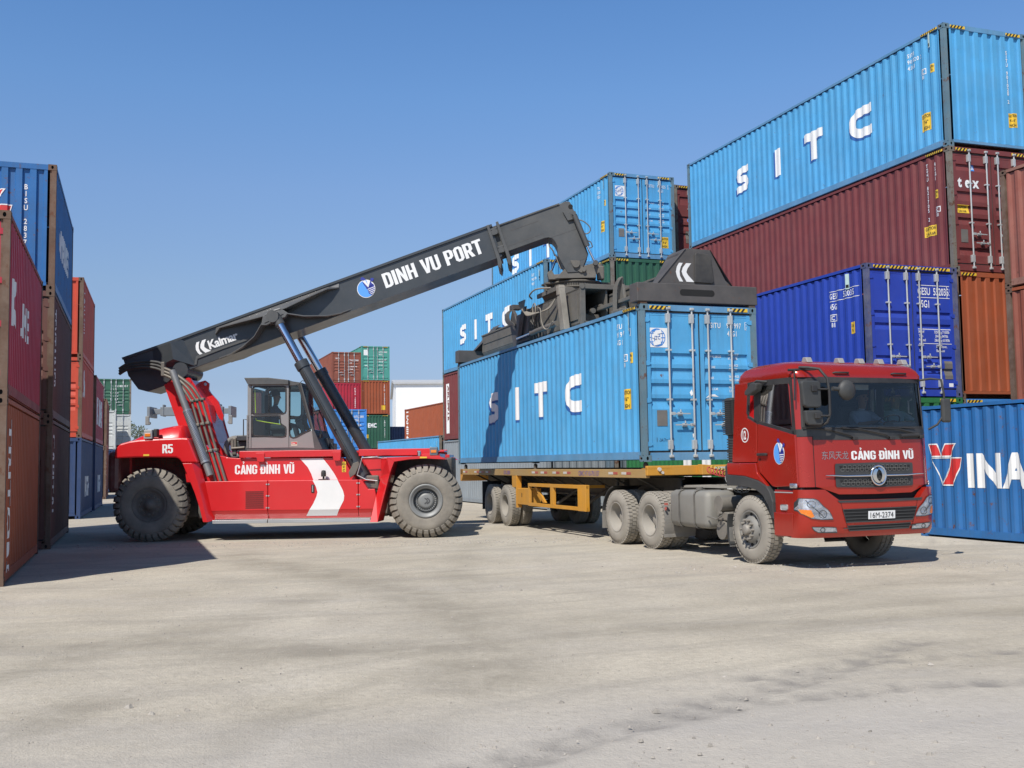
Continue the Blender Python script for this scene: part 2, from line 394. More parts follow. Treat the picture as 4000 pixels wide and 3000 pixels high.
    bp = N.new("ShaderNodeBump"); bp.inputs["Strength"].default_value = 1.0; bp.inputs["Distance"].default_value = 0.02
    L.new(hgt, bp.inputs["Height"]); L.new(bp.outputs[0], b.inputs["Normal"])
    return m
GM = ground_material()
g = MB(); rnd = random.Random(5)
# near part: an uneven sheet with pressed wheel ruts; far part: flat skirt to the horizon
TRK = [(0.50, 0.9, [(-5.0, 19.1), (-3.7, 17.1), (-2.4, 15.0), (-1.3, 13.2), (-0.7, 11.6), (-0.4, 10.0), (-0.3, 8.7), (-0.2, 7.6)]),
       (0.30, 0.55, [(-0.6, 22.2), (-0.9, 18.9), (-0.8, 15.4), (-0.6, 12.7), (-0.3, 10.2)]),
       (0.30, 0.75, [(-0.2, 9.3), (0.4, 9.8), (1.2, 10.1), (2.4, 10.3), (4.1, 10.7), (5.1, 10.8), (9, 11.2)]),
       (0.42, 0.9, [(-8, 9.9), (-4.2, 9.6), (-3.1, 9.6), (-2.1, 9.1), (-1.3, 9.2), (-0.3, 9.3)]),
       (0.35, 0.7, [(-3.1, 10.5), (-3.5, 9.6), (-3.8, 8.7), (-3.9, 8.2)]), (0.30, 0.55, [(-2.4, 13.0), (-2.8, 11.2), (-3.1, 10.2)]),
       (0.18, 0.8, [(-0.2, 7.6), (-0.4, 6.7), (-0.6, 6.1), (-0.9, 5.7)]), (0.16, 0.7, [(-2.8, 7.3), (-2.9, 6.7), (-3.0, 6.3)]), (0.15, 0.6, [(-0.9, 8.2), (-1.3, 7.3), (-1.5, 6.6), (-1.6, 6.0)]),
       (0.30, 0.5, [(6.8, 14.4), (4.6, 13.2), (2.8, 11.9), (1.4, 11.4), (0.5, 10.6), (-0.3, 9.6)]), (0.20, 0.5, [(8.0, 12.6), (5.0, 11.9), (2.8, 11.2)])]
PRS = [(0.16, [(3.4, 9.2), (2.4, 8.0), (1.4, 7.1), (0.8, 6.6), (0.3, 6.1), (-0.2, 5.6), (-0.8, 5.0)]), (0.13, [(6.0, 8.1), (3.5, 7.5), (2.6, 7.4), (1.6, 7.0), (1.0, 6.6), (0.5, 6.2), (-0.0, 5.6), (-0.4, 5.1)]), (0.12, [(5, 9.0), (3.0, 8.4), (1.6, 7.7)])]
def seg_dist(x, y, P):
    best = 1e9; al = 0; run = 0; out = (1e9, 0)
    for (ax, ay), (bx_2, by_2) in zip(P, P[1:]):
        dx_, dy_ = bx_2 - ax, by_2 - ay; L2 = dx_ * dx_ + dy_ * dy_; t = max(0, min(1, ((x - ax) * dx_ + (y - ay) * dy_) / L2))
        d = math.hypot(x - ax - t * dx_, y - ay - t * dy_)
        if d < out[0]: out = (d, run + t * math.sqrt(L2))
        run += math.sqrt(L2)
    return out
def in_box(x, y, P, w_): return min(p[0] for p in P) - w_ < x < max(p[0] for p in P) + w_ and min(p[1] for p in P) - w_ < y < max(p[1] for p in P) + w_
ST_ = 0.1; xs = [-11 + i * ST_ for i in range(221)]; ys = [3.2 + j * ST_ for j in range(191)]
V, CL = [], []
for y in ys:
    ky = min(1, (ys[-1] - y) / 3) * min(1, (y - ys[0]) / 0.5)
    for x in xs:
        k = ky * min(1, (11 - abs(x)) / 0.5); r = g_ = b_ = 0.0; z = 0.005 * math.sin(x * 1.7 + 0.6 * y) * math.sin(y * 2.3 + x * 0.4) + 0.003 * math.sin(x * 5.1 + y * 3.3)
        wob = 0.10 * math.sin(x * 1.3 + y * 2.1) + 0.06 * math.sin(3.1 * x - 2.3 * y)
        for w_, a, P in TRK:
            if in_box(x, y, P, w_ * 2.5):
                d, _ = seg_dist(x, y, P); r = max(r, a * math.exp(-(max(0, d + wob) / w_) ** 2))
        for w_, P in PRS:
            if in_box(x, y, P, 0.5):
                d, al = seg_dist(x, y, P); m_ = math.exp(-(d / w_) ** 4); tr = 0.5 + 0.5 * math.sin(al * 2 * math.pi / 0.34); ed = math.exp(-((d - w_) / 0.05) ** 2)
                b_ = max(b_, m_ * (0.35 + 0.65 * (tr > 0.55))); z += -0.010 * m_ * (0.5 + tr) + 0.010 * ed
        g_ = max(0, min(1, (7.6 + 0.35 * x * 0.6 + 0.3 * math.sin(x * 0.9) - y) / 1.6))
        V.append((x, y, z * k)); CL.append((r, g_, b_, 1))
nx = len(xs); g.smooth = True
g.add(V, [(j * nx + i, j * nx + i + 1, (j + 1) * nx + i + 1, (j + 1) * nx + i) for j in range(len(ys) - 1) for i in range(nx - 1)])
g.smooth = False
B = 1500.0; x0, x1, y0, y1 = xs[0], xs[-1], ys[0], ys[-1]
g.add([(-B, -B, 0), (B, -B, 0), (B, y0, 0), (-B, y0, 0)], [(0, 1, 2, 3)])
g.add([(-B, y1, 0), (B, y1, 0), (B, B * 1.6, 0), (-B, B * 1.6, 0)], [(0, 1, 2, 3)])
g.add([(-B, y0, 0), (x0, y0, 0), (x0, y1, 0), (-B, y1, 0)], [(0, 1, 2, 3)])
g.add([(x1, y0, 0), (B, y0, 0), (B, y1, 0), (x1, y1, 0)], [(0, 1, 2, 3)])
go = tag(g.build("ground", GM), kind="structure")
ca = go.data.color_attributes.new("tracks", 'FLOAT_COLOR', 'POINT')
for i in range(len(go.data.vertices)): ca.data[i].color = CL[i] if i < len(CL) else (0, 0, 0, 1)

# loose grit and small stones lying on the yard
gm = paint("pale_gravel", (0.33, 0.30, 0.26), 0.95, 0, 0.45, 0.3, scale=6)
st = MB(); rnd = random.Random(11)
def stone(x, y, s):
    a = rnd.random() * 6.28; n = rnd.choice((5, 6)); vs = []
    for k in range(n):
        t = a + 6.283 * k / n; q = s * (0.7 + 0.5 * rnd.random()); vs.append((x + q * math.cos(t), y + q * math.sin(t) * 0.8, -0.002))
    for k in range(n):
        t = a + 6.283 * k / n; q = s * (0.35 + 0.3 * rnd.random()); vs.append((x + q * math.cos(t), y + q * math.sin(t) * 0.8, s * (0.35 + 0.4 * rnd.random())))
    st.add(vs, [(k, (k + 1) % n, n + (k + 1) % n, n + k) for k in range(n)] + [[n + k for k in range(n)]])
for k in range(4600):
    y = 3.6 + 18 * rnd.random() ** 1.15; x = (rnd.random() - 0.5) * (y * 1.02 + 1)
    stone(x, y, 0.003 + 0.010 * rnd.random() ** 3)
for cx, cy, sx, n in ((-3.5, 21.6, 3.6, 520), (-0.5, 21.3, 2.2, 260), (6.3, 15.6, 1.6, 260), (4.2, 15.3, 1.4, 120), (2.6, 6.2, 2.0, 160)):
    for k in range(n):
        stone(cx + rnd.gauss(0, sx), cy + rnd.gauss(0, 0.35), 0.006 + 0.022 * rnd.random() ** 2)
for k in range(26):
    y = 4.5 + 15 * rnd.random(); stone((rnd.random() - 0.5) * y, y, 0.016 + 0.022 * rnd.random())
tag(st.build("loose_gravel", gm), "pale grit and small stones scattered over the dusty yard", "gravel", kind="stuff")
# ------------------------------------------------------------------ shipping containers
CW = 2.438
def knots(a, b, period, flat_out, slope, flat_in, depth, base):
    """list of (position, inward depth) for a corrugated sheet from a to b"""
    n = max(1, round((b - a) / period)); p = (b - a) / n; k = p / period; K = [(a, base)]
    x = a
    for i in range(n):
        fo, sl, fi = flat_out * k, slope * k, flat_in * k
        K += [(x + fo * 0.5, base), (x + fo * 0.5 + sl, base + depth), (x + fo * 0.5 + sl + fi, base + depth), (x + fo * 0.5 + 2 * sl + fi, base)]
        x += p
    K.append((b, base)); return K
def interp(K, x):
    if x <= K[0][0]: return K[0][1]
    for (a, p), (b, q) in zip(K, K[1:]):
        if x <= b: return p + (q - p) * (x - a) / max(1e-9, b - a)
    return K[-1][1]
_cc = {}
def casting_mesh(mat):
    """corner casting 0.162 x 0.178 x 0.118, oval openings in the two upright faces at -x and -y"""
    if mat.name in _cc: return _cc[mat.name]
    m = MB(); X, Y, Z = 0.162, 0.178, 0.118; d = 0.035
    def holed(fn, W_, H_, cx, cz, rx_, rz_, n=10):
        out = [(0, 0), (W_, 0), (W_, H_), (0, H_)]
        ring = [(cx + rx_ * math.cos(2 * math.pi * i / n), cz + rz_ * math.sin(2 * math.pi * i / n)) for i in range(n)]
        # outer boundary sampled at the same angles
        ob = []
        for (x, z) in ring:
            dx, dz = x - cx, z - cz; t = min([((W_ - cx) / dx if dx > 1e-9 else 1e9), (-cx / dx if dx < -1e-9 else 1e9), ((H_ - cz) / dz if dz > 1e-9 else 1e9), (-cz / dz if dz < -1e-9 else 1e9)])
            ob.append((cx + dx * t, cz + dz * t))
        vs = [fn(*p, 0) for p in ob] + [fn(*p, 0) for p in ring] + [fn(*p, d) for p in ring]
        fs = [(i, (i + 1) % n, n + (i + 1) % n, n + i) for i in range(n)]
        m.mat = 0; m.add(vs, fs)
        # fill the four corners
        for c in out:
            near = sorted(range(n), key=lambda i: (ob[i][0] - c[0]) ** 2 + (ob[i][1] - c[1]) ** 2)[:2]
            m.add([fn(*ob[near[0]], 0), fn(*ob[near[1]], 0), fn(*c, 0)], [(0, 1, 2)])
        m.mat = 1
        m.add(vs, [(n + i, n + (i + 1) % n, 2 * n + (i + 1) % n, 2 * n + i) for i in range(n)]); m.add([fn(*p, d) for p in ring], [list(range(n))]); m.mat = 0
    holed(lambda a, b, h: (a, h, b), X, Z, X / 2, Z / 2, 0.024, 0.036)
    holed(lambda a, b, h: (h, Y - a, b), Y, Z, Y / 2, Z / 2, 0.036, 0.024)
    m.add([(0, 0, Z), (X, 0, Z), (X, Y, Z), (0, Y, Z)], [(0, 1, 2, 3)]); m.add([(0, 0, 0), (X, 0, 0), (X, Y, 0), (0, Y, 0)], [(0, 3, 2, 1)])
    m.add([(X, 0, 0), (X, Y, 0), (X, Y, Z), (X, 0, Z)], [(0, 1, 2, 3)]); m.add([(0, Y, 0), (X, Y, 0), (X, Y, Z), (0, Y, Z)], [(0, 3, 2, 1)])
    _cc[mat.name] = m.mesh("corner_casting", [mat, DARK]); return _cc[mat.name]
_wc = {}
def container(label, at, yaw, L, H, body, frame=None, castm=None, near='door', marks=None, group=None, detail=2, rods=ZINC, bands=None, far='wall', dustroof=True, hazard=False, name="shipping_container"):
    """local x runs across to the right, y along the length away from the near end, z up; origin = near left bottom corner"""
    frame = frame or body; castm = castm or frame
    e = empty(name, at, R(yaw), label, "container", group)
    key = (L, H, body.name, frame.name, castm.name, near)
    SK = knots(0.17, L - 0.17, 0.278, 0.072, 0.068, 0.070, 0.036, 0.012)
    EK = knots(0.17, CW - 0.17, 0.262, 0.11, 0.020, 0.106, 0.045, 0.014)
    zb, zt = 0.17, H - 0.10
    if key not in _wc:
        D = {}
        def corr(K, fn):
            m = MB(); n = len(K); vs = [fn(a, d, zb) for a, d in K] + [fn(a, d, zt) for a, d in K]
            m.add(vs, [(i, i + 1, n + i + 1, n + i) for i in range(n - 1)]); return m
        # side sheets
        D['L'] = corr([(a, d) for a, d in SK], lambda a, d, z: (d, a, z)).mesh("side_wall", body)
        D['R'] = corr([(a, d) for a, d in SK], lambda a, d, z: (CW - d, a, z)).mesh("side_wall", body)
        D['E'] = corr([(a, d) for a, d in EK], lambda a, d, z: (a, d, z)).mesh("end_wall", body)
        D['F'] = corr([(a, d) for a, d in EK], lambda a, d, z: (a, L - d, z)).mesh("end_wall", body)
        # frame: posts, rails, sills
        m = MB()
        pm = MB(); pm.box(0.004, 0.096, 0.004, 0.116, 0.118, H - 0.118); pm.box(0.096, 0.125, 0.03, 0.09, 0.118, H - 0.118); D['post'] = pm.mesh("corner_post", castm)
        inner = 0.17
        for x0, x1 in ((0.006, 0.07), (CW - 0.07, CW - 0.006)):
            m.box(x0, x1, 0.178, L - 0.178, H - 0.075, H - 0.012)           # top side rail
        for sx, x0, x1 in ((0, 0.006, 0.05), (1, CW - 0.05, CW - 0.006)):
            m.box(x0, x1, 0.178, L - 0.178, 0.045, 0.185)                    # bottom side rail
            m.box(x0 + (0.03 if sx == 0 else -0.03), x1 + (0.03 if sx == 0 else -0.03), 0.178, L - 0.178, 0.035, 0.052)
        for y0, y1 in ((0.008, 0.075), (L - 0.075, L - 0.008)):
            m.box(0.162, CW - 0.162, y0, y1, H - 0.115, H - 0.006)
            m.box(0.162, CW - 0.162, y0, y1, 0.02, 0.165) if near == 'door' or y0 > 1 else m.box(0.162, CW - 0.162, y0, y1, 0.10, 0.165)
        for y in [0.5 + i * (L - 1) / max(2, int(L / 1.2)) for i in range(int(L / 1.2) + 1)]: m.box(0.05, CW - 0.05, y, y + 0.05, 0.04, 0.15)
        D['frame'] = m.mesh("frame", frame)
        m = MB(); n = max(3, int(L / 0.42)); ys_ = [0.08 + (L - 0.16) * i / (2 * n) for i in range(2 * n + 1)]
        vs = []
        for i, y in enumerate(ys_): z = H - 0.02 - (0.02 if i % 2 else 0.0); vs += [(0.06, y, z), (CW - 0.06, y, z)]
        m.add(vs, [(2 * i, 2 * i + 1, 2 * i + 3, 2 * i + 2) for i in range(2 * n)])
        D['roof'] = m.mesh("roof", body)
        m = MB(); m.box(0.05, CW - 0.05, 0.05, L - 0.05, 0.15, 0.168); D['floor'] = m.mesh("floor", RUST)
        _wc[key] = D
    D = _wc[key]
    child("frame", D['frame'], e); child("side_wall", D['L'], e); child("side_wall", D['R'], e); child("roof", D['roof'], e); child("floor", D['floor'], e)
    child("end_wall", D['F'], e)
    if near == 'wall': child("end_wall", D['E'], e)
    for sx, x, sy, y in ((1, 0, 1, 0), (-1, CW, 1, 0), (1, 0, -1, L), (-1, CW, -1, L)): child("corner_post", D['post'], e, Matrix.Translation((x, y, 0)) @ Matrix.Diagonal((sx, sy, 1, 1)))
    # corner castings
    cm = casting_mesh(castm); q = 0.0
    for (x, y, z, sx, sy) in ((0, 0, 0, 1, 1), (0, 0, 1, 1, 1), (CW, 0, 0, -1, 1), (CW, 0, 1, -1, 1), (0, L, 0, 1, -1), (0, L, 1, 1, -1), (CW, L, 0, -1, -1), (CW, L, 1, -1, -1)):
        child("corner_casting", cm, e, Matrix.Translation((x, y, (H - 0.118) if z else 0)) @ Matrix.Diagonal((sx, sy, 1, 1)))
    kd = []
    if near == 'door':
        kd = doors(e, H, body, rods, detail, bands)
    SL = Surf(lambda u, v, h: (interp(SK, -u) - h, -u, v), [-a for a, d in SK])
    SR = Surf(lambda u, v, h: (CW - interp(SK, u) + h, u, v), [a for a, d in SK])
    if near == 'wall': SE = Surf(lambda u, v, h: (u, interp(EK, u) - h, v), [a for a, d in EK])
    else: SE = Surf(lambda u, v, h: (u, interp(kd, v) - h, v), [], [a for a, d in kd])
    FR = Surf(lambda u, v, h: (u, 0.004 - h, v))
    FL = Surf(lambda u, v, h: (0.004 - h, -u, v))
    surf = {'L': SL, 'R': SR, 'E': SE, 'FE': FR, 'FL': FL}
    for mk in (marks or []):
        nm, sf, vf, mat = mk[:4]; h = mk[4] if len(mk) > 4 else 0.006
        mb = MB(); surf[sf].put(mb, vf, h); mb.build(nm, mat, e)
    if hazard:
        for sf, segs in (('FE', ((0.19, 0.62), (CW - 0.62, CW - 0.19))) if hazard != 'full' else ('FE', ((0.19, CW - 0.19),)),):
            for a, b in segs: hazard_tape(e, surf[sf], a, b, H - 0.095, H - 0.03)
        if hazard != 'full': hazard_tape(e, surf['FL'], -0.75, -0.20, H - 0.072, H - 0.022, 0.012)
    return e
def hazard_tape(e, S, a, b, v0, v1, h=0.006):
    m = MB(); S.put(m, rect2d(a, v0, b, v1), h); q = m.build("hazard_tape", YEL, e)
    m = MB(); x = a; w_ = (v1 - v0)
    while x + w_ * 1.6 < b:
        S.put(m, ([(x, v0), (x + w_ * 0.7, v0), (x + w_ * 1.5, v1), (x + w_ * 0.8, v1)], [[0, 1, 2, 3]]), h + 0.004); x += w_ * 1.45
    m.build("black_stripe", BLK, q)
_dc = {}
def doors(e, H, body, rods, detail, bands):
    y0 = 0.045; zb, zt = 0.20, H - 0.15; h = zt - zb
    bands = bands or [(0.707, 0.625), (0.597, 0.515), (0.487, 0.405), (0.377, 0.298)]
    K = [(zb, y0)]
    for a, b in sorted(bands, key=lambda p: p[1]):
        z1, z0 = zb + a * h, zb + b * h; t = z1 - z0
        K += [(z0, y0), (z0 + t * 0.62, y0 + 0.034), (z1 - t * 0.05, y0 + 0.034), (z1, y0)]
    K.append((zt, y0))
    key = (H, body.name, tuple(bands), rods.name, detail)
    if key not in _dc:
        D = []
        for x0, x1 in ((0.125, CW / 2 - 0.018), (CW / 2 + 0.018, CW - 0.125)):
            m = MB(); m1, m2 = x0 + 0.075, x1 - 0.075; n = len(K)
            vs = [(m1, d, z) for z, d in K] + [(m2, d, z) for z, d in K]
            m.add(vs, [(i, n + i, n + i + 1, i + 1) for i in range(n - 1)])
            for a, b in ((x0, m1), (m2, x1)): m.box(a, b, y0 - 0.012, y0 + 0.04, zb - 0.0, zt)
            for i in range(n - 1):      # little end cheeks of the recesses are closed by the stiles
                pass
            m.box(m1, m2, y0 - 0.004, y0 + 0.0, zb, zb + 0.05); m.box(m1, m2, y0 - 0.004, y0 + 0.0, zt - 0.05, zt)
            his = []; sx = x0 if x0 < 1 else x1; s_ = 1 if x0 < 1 else -1
            for z in (zb + 0.12, zb + h * 0.36, zb + h * 0.63, zt - 0.14):
                hi = MB(); hi.prism([(sx - s_ * 0.085, z - 0.045), (sx + s_ * 0.04, z - 0.04), (sx + s_ * 0.075, z - 0.015), (sx + s_ * 0.075, z + 0.015), (sx + s_ * 0.04, z + 0.04), (sx - s_ * 0.085, z + 0.045)], 'y', y0 - 0.026, y0 - 0.013)
                hi.cyl((sx - s_ * 0.06, y0 - 0.02, z - 0.06), (sx - s_ * 0.06, y0 - 0.02, z + 0.06), 0.014, n=8); his.append(hi.mesh("hinge", body))
            ga = MB(); ga.box(x0 - 0.016, x1 + 0.016, y0 + 0.006, y0 + 0.02, zb - 0.022, zb - 0.001); ga.box(x0 - 0.016, x1 + 0.016, y0 + 0.006, y0 + 0.02, zt + 0.001, zt + 0.03)
            ga.box(x0 - 0.016, x0 - 0.001, y0 + 0.006, y0 + 0.02, zb, zt); ga.box(x1 + 0.001, x1 + 0.016, y0 + 0.006, y0 + 0.02, zb, zt)
            rl = []
            c0 = x0 + (0.44 if x0 < 1 else 0.15); c1 = x0 + (0.93 if x0 < 1 else 0.64)
            for rx_ in (c0, c1):
                r = MB(); yy = y0 - 0.05; r.cyl((rx_, yy, 0.09), (rx_, yy, H - 0.06), 0.019, n=8)
                for z in (0.07, H - 0.10): r.box(rx_ - 0.042, rx_ + 0.042, yy - 0.025, yy + 0.035, z, z + 0.05, 0.008); r.box(rx_ - 0.03, rx_ + 0.015, yy - 0.045, yy - 0.01, z + 0.01, z + 0.04)
                for z in (zb + 0.02, zt - 0.19): r.box(rx_ - 0.05, rx_ + 0.036, yy - 0.018, y0, z, z + 0.17, 0.008)
                for z in (zb + h * 0.36, zb + h * 0.72): r.box(rx_ - 0.055, rx_ + 0.055, yy - 0.014, y0, z, z + 0.035, 0.006)
                rl.append(r.mesh("lock_rod", rods))
            hl = []
            for k, rx_ in enumerate((c0, c1)):
                q = MB(); z = (0.875 if k == 0 else 0.67); s2 = 1 if k == 0 else -1
                q.box(min(rx_, rx_ + s2 * 0.40), max(rx_, rx_ + s2 * 0.40), y0 - 0.075, y0 - 0.06, z - 0.011, z + 0.011)
                q.box(min(rx_, rx_ + s2 * 0.09), max(rx_, rx_ + s2 * 0.09), y0 - 0.078, y0 - 0.045, z - 0.028, z + 0.028, 0.006)
                cx = rx_ + s2 * 0.2; q.box(cx - 0.045, cx + 0.045, y0 - 0.062, y0 - 0.012, z - 0.035, z + 0.03, 0.006); q.cyl((cx, y0 - 0.07, z + 0.03), (cx, y0 - 0.07, z + 0.075), 0.014, n=6)
                hl.append(q.mesh("handle", rods))
            D.append((m.mesh("door", body), his, ga.mesh("gasket", GASKET), rl, hl))
        _dc[key] = D
    for dm, hm, gm_, rl, hl in _dc[key]:
        d = child("door", dm, e)
        [child("hinge", q_, d) for q_ in hm]; child("gasket", gm_, d)
        for r in rl: child("lock_rod", r, d)
        for q in hl: child("handle", q, d)
    return K

# colours of the steel boxes
C_SITC = paint("light_blue_container_paint", (0.075, 0.345, 0.62), 0.5, 0, 0.12, 0.22, (0.17, 0.36, 0.52), rust=0.10, streak=0.38, bump=0.1)
C_SITCR = paint("worn_blue_green_frame_paint", (0.10, 0.20, 0.26), 0.65, 0, 0.25, 0.45, (0.20, 0.19, 0.16), rust=0.42, streak=0.5)
C_RAIL = paint("faded_blue_rail_paint", (0.095, 0.27, 0.46), 0.6, 0, 0.2, 0.3, (0.22, 0.28, 0.32), rust=0.12, streak=0.3)
C_MAR = paint("maroon_container_paint", (0.165, 0.030, 0.030), 0.6, 0, 0.14, 0.30, (0.22, 0.085, 0.07), rust=0.05, streak=0.4, bump=0.1)
C_GESU = paint("royal_blue_container_paint", (0.018, 0.052, 0.36), 0.45, 0, 0.08, 0.15, (0.06, 0.09, 0.32), streak=0.2)
C_VINA = paint("mid_blue_container_paint", (0.020, 0.135, 0.37), 0.5, 0, 0.14, 0.28, (0.06, 0.15, 0.28), rust=0.28, streak=0.5, bump=0.15)
C_ORG = paint("rust_orange_container_paint", (0.33, 0.075, 0.025), 0.6, 0, 0.10, 0.25, (0.34, 0.13, 0.07), rust=0.08, streak=0.3)
C_BRN = paint("red_brown_container_paint", (0.24, 0.062, 0.034), 0.65, 0, 0.15, 0.35, (0.28, 0.12, 0.08), rust=0.12, streak=0.4)
C_KRED = paint("crimson_container_paint", (0.42, 0.018, 0.040), 0.5, 0, 0.12, 0.2, (0.30, 0.07, 0.07), rust=0.06, streak=0.25)
C_ORED = paint("orange_red_container_paint", (0.55, 0.060, 0.026), 0.55, 0, 0.12, 0.2, (0.42, 0.12, 0.07), rust=0.06, streak=0.25)
C_DBRN = paint("dark_brown_container_paint", (0.13, 0.048, 0.036), 0.65, 0, 0.15, 0.3, (0.16, 0.09, 0.07), rust=0.12, streak=0.4)
C_DBLU = paint("navy_blue_container_paint", (0.020, 0.050, 0.14), 0.55, 0, 0.14, 0.3, (0.09, 0.11, 0.16), rust=0.08, streak=0.3)
C_BBLU = paint("bright_blue_container_paint", (0.045, 0.23, 0.62), 0.5, 0, 0.1, 0.15, (0.12, 0.28, 0.5), rust=0.05, streak=0.2)
C_GRN = paint("dark_green_container_paint", (0.022, 0.105, 0.060), 0.55, 0, 0.12, 0.2, (0.09, 0.15, 0.11), rust=0.05, streak=0.25)
C_UGRN = paint("green_container_paint", (0.018, 0.155, 0.045), 0.55, 0, 0.12, 0.2, (0.08, 0.18, 0.09), rust=0.06, streak=0.25)
C_TEAL = paint("teal_container_paint", (0.065, 0.31, 0.245), 0.55, 0, 0.12, 0.2, (0.18, 0.33, 0.28), rust=0.04, streak=0.25)
C_GREY = paint("grey_container_paint", (0.235, 0.265, 0.285), 0.6, 0, 0.1, 0.2, (0.27, 0.27, 0.25), rust=0.05, streak=0.3)
C_WHT = paint("off_white_container_paint", (0.55, 0.57, 0.55), 0.55, 0, 0.1, 0.2, rust=0.05, streak=0.3)
C_SBLU = paint("slate_blue_container_paint", (0.09, 0.14, 0.18), 0.6, 0, 0.12, 0.3, rust=0.08, streak=0.3)
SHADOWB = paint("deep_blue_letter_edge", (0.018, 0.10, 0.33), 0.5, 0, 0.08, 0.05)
VRED = paint("red_emblem_paint", (0.60, 0.022, 0.022), 0.5, 0, 0.08, 0.1)

# --- marks used again and again
def sitc_letters(scale=1.0, gap=None):
    h = 0.80
    S = stroke2d([(0.74, 0.69)] + arc(0.36, 0.555, 0.22, 0.135, 90, 180, 4) + arc(0.36, 0.53, 0.22, 0.12, 180, 270, 4)[1:] + arc(0.44, 0.27, 0.19, 0.14, 90, -90, 7) + [(0.02, 0.11)], 0.21)
    I = stroke2d([(0.0 + 0.15, 0), (0.15, h)], 0.27)
    T = join2d(rect2d(0.0, h - 0.235, 0.84, h), rect2d(0.29, 0, 0.56, h - 0.235))
    C = stroke2d([(0.92, 0.68)] + arc(0.52, 0.40, 0.40, 0.28, 90, 270, 12) + [(0.92, 0.12)], 0.235)
    return S, I, T, C
def sitc_marks(us, v, k=1.0):
    S, I, T, C = sitc_letters(); a = [place2d(x, u, v, 0, k, k) for x, u in zip((S, I, T, C), us)]
    b = [([(x - 0.055, y - 0.06) for x, y in V_], F_) for V_, F_ in a]
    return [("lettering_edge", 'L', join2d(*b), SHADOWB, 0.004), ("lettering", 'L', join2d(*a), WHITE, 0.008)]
def caution(u, v, w_=0.36, h=0.72, lines=("CAUTION", "9'-6\"", "HIGH"), sf='L'):
    out = [("caution_sticker", sf, rect2d(u, v, u + w_, v + h), YEL, 0.005)]; L_ = []
    n = len(lines); step = h / n
    for i, s_ in enumerate(lines):
        t = text2d(s_, min(step * 0.55, 0.15), 0.02, 0.75); ww = width2d(t); k = min(1, (w_ - 0.03) / max(ww, 0.01))
        L_.append(place2d(t, u + (w_ - ww * k) / 2, v + h - (i + 0.78) * step, 0, k, 1))
    out.append(("caution_text", sf, join2d(*L_), BLK, 0.009)); return out
def num_box(u, v, t, sf='L'): return [("check_digit", sf, [stroke2d([(u, v), (u + 0.08, v), (u + 0.08, v + 0.13), (u, v + 0.13), (u, v)], 0.010), place2d(text2d(t, 0.085, 0.01, 0.7), u + 0.018, v + 0.022)], WHITE, 0.006)]
def side_ids(t1, t2, t3, u, v, size=0.095, sf='L'):
    L_ = []
    for i, s_ in enumerate((t1, t2, t3)): L_.append(place2d(text2d(s_, size, 0.012, 0.72, 1.25), u, v - i * size * 1.62))
    return [("number_lettering", sf, join2d(*L_), WHITE, 0.006)]
def globe_sticker(u, v, w_=0.42, h=0.36, sf='E'):
    """white square label with a blue globe of arcs and a white S band with small letters"""
    cx, cy, r = u + w_ / 2, v + h / 2, w_ * 0.385
    L_ = [stroke2d(arc(cx, cy, r, r, 0, 360, 28), 0.016)]
    for f in (0.35, 0.72): L_.append(stroke2d(arc(cx, cy, r * f, r, 0, 360, 24), 0.014))
    for f in (-0.5, 0.0, 0.5): q = math.sqrt(1 - f * f) * r; L_.append(stroke2d([(cx - q, cy + f * r), (cx + q, cy + f * r)], 0.014))
    for f in (-0.78, 0.78): q = math.sqrt(1 - f * f) * r; L_.append(stroke2d([(cx - q, cy + f * r), (cx + q, cy + f * r)], 0.035))
    band = stroke2d([(cx + r * 0.55, cy + r * 0.72), (cx - r * 0.1, cy + r * 0.6), (cx - r * 0.35, cy + r * 0.2), (cx + r * 0.3, cy - r * 0.15), (cx + r * 0.25, cy - r * 0.5), (cx - r * 0.5, cy - r * 0.75)], r * 0.42)
    t = place2d(text2d("ITC", 0.06, 0.02, 0.9), cx - r * 0.35, cy - r * 0.2)
    return [("emblem_sticker", sf, rect2d(u, v, u + w_, v + h), WHITE, 0.004), ("emblem", sf, L_, C_BBLU, 0.006),
            ("emblem_band", sf, band, WHITE, 0.013), ("emblem_text", sf, t, SHADOWB, 0.016)]
def door_ids(num, code, u=1.46, v=2.49, size=0.10, check='7'):
    a, b = num.split(' ')
    fit = lambda t, w_: place2d(text2d(t, size, 0.010, 1.0, 1.15), 0, 0, 0, w_ / width2d(text2d(t, size, 0.010, 1.0, 1.15)), 1)
    L_ = [place2d(fit(a, 0.22), u, v), place2d(fit(b, 0.31), u + 0.35, v), place2d(fit(code, 0.20), u + 0.36, v - 0.15),
          stroke2d([(u + 0.745, v - 0.02), (u + 0.745, v + 0.12), (u + 0.825, v + 0.12), (u + 0.825, v - 0.02), (u + 0.745, v - 0.02)], 0.010), place2d(text2d(check, size * 0.85, 0.010, 0.6), u + 0.762, v)]
    return [("number_lettering", 'E', L_, WHITE, 0.006)]
def door_data(u=1.44, v0=1.97, lines=(("MAX. GROSS", "30.480 KGS", "67.200 LBS"), ("TARE", "3.890 KGS", "8.575 LBS"), ("NET", "26.590 KGS", "58.625 LBS"), ("CU. CAP.", "76.4 CU.M", "2.700 CU.FT")), du=0.40, step=0.205, size=0.042):
    L_ = []
    for i, (a, b, c) in enumerate(lines):
        v = v0 - i * step; L_ += [place2d(text2d(a, size, 0.010, 0.75), u, v - 0.035), place2d(text2d(b, size, 0.010, 0.75), u + du, v), place2d(text2d(c, size, 0.010, 0.75), u + du, v - 0.07)]
    return [("data_lettering", 'E', join2d(*L_), WHITE, 0.006)]
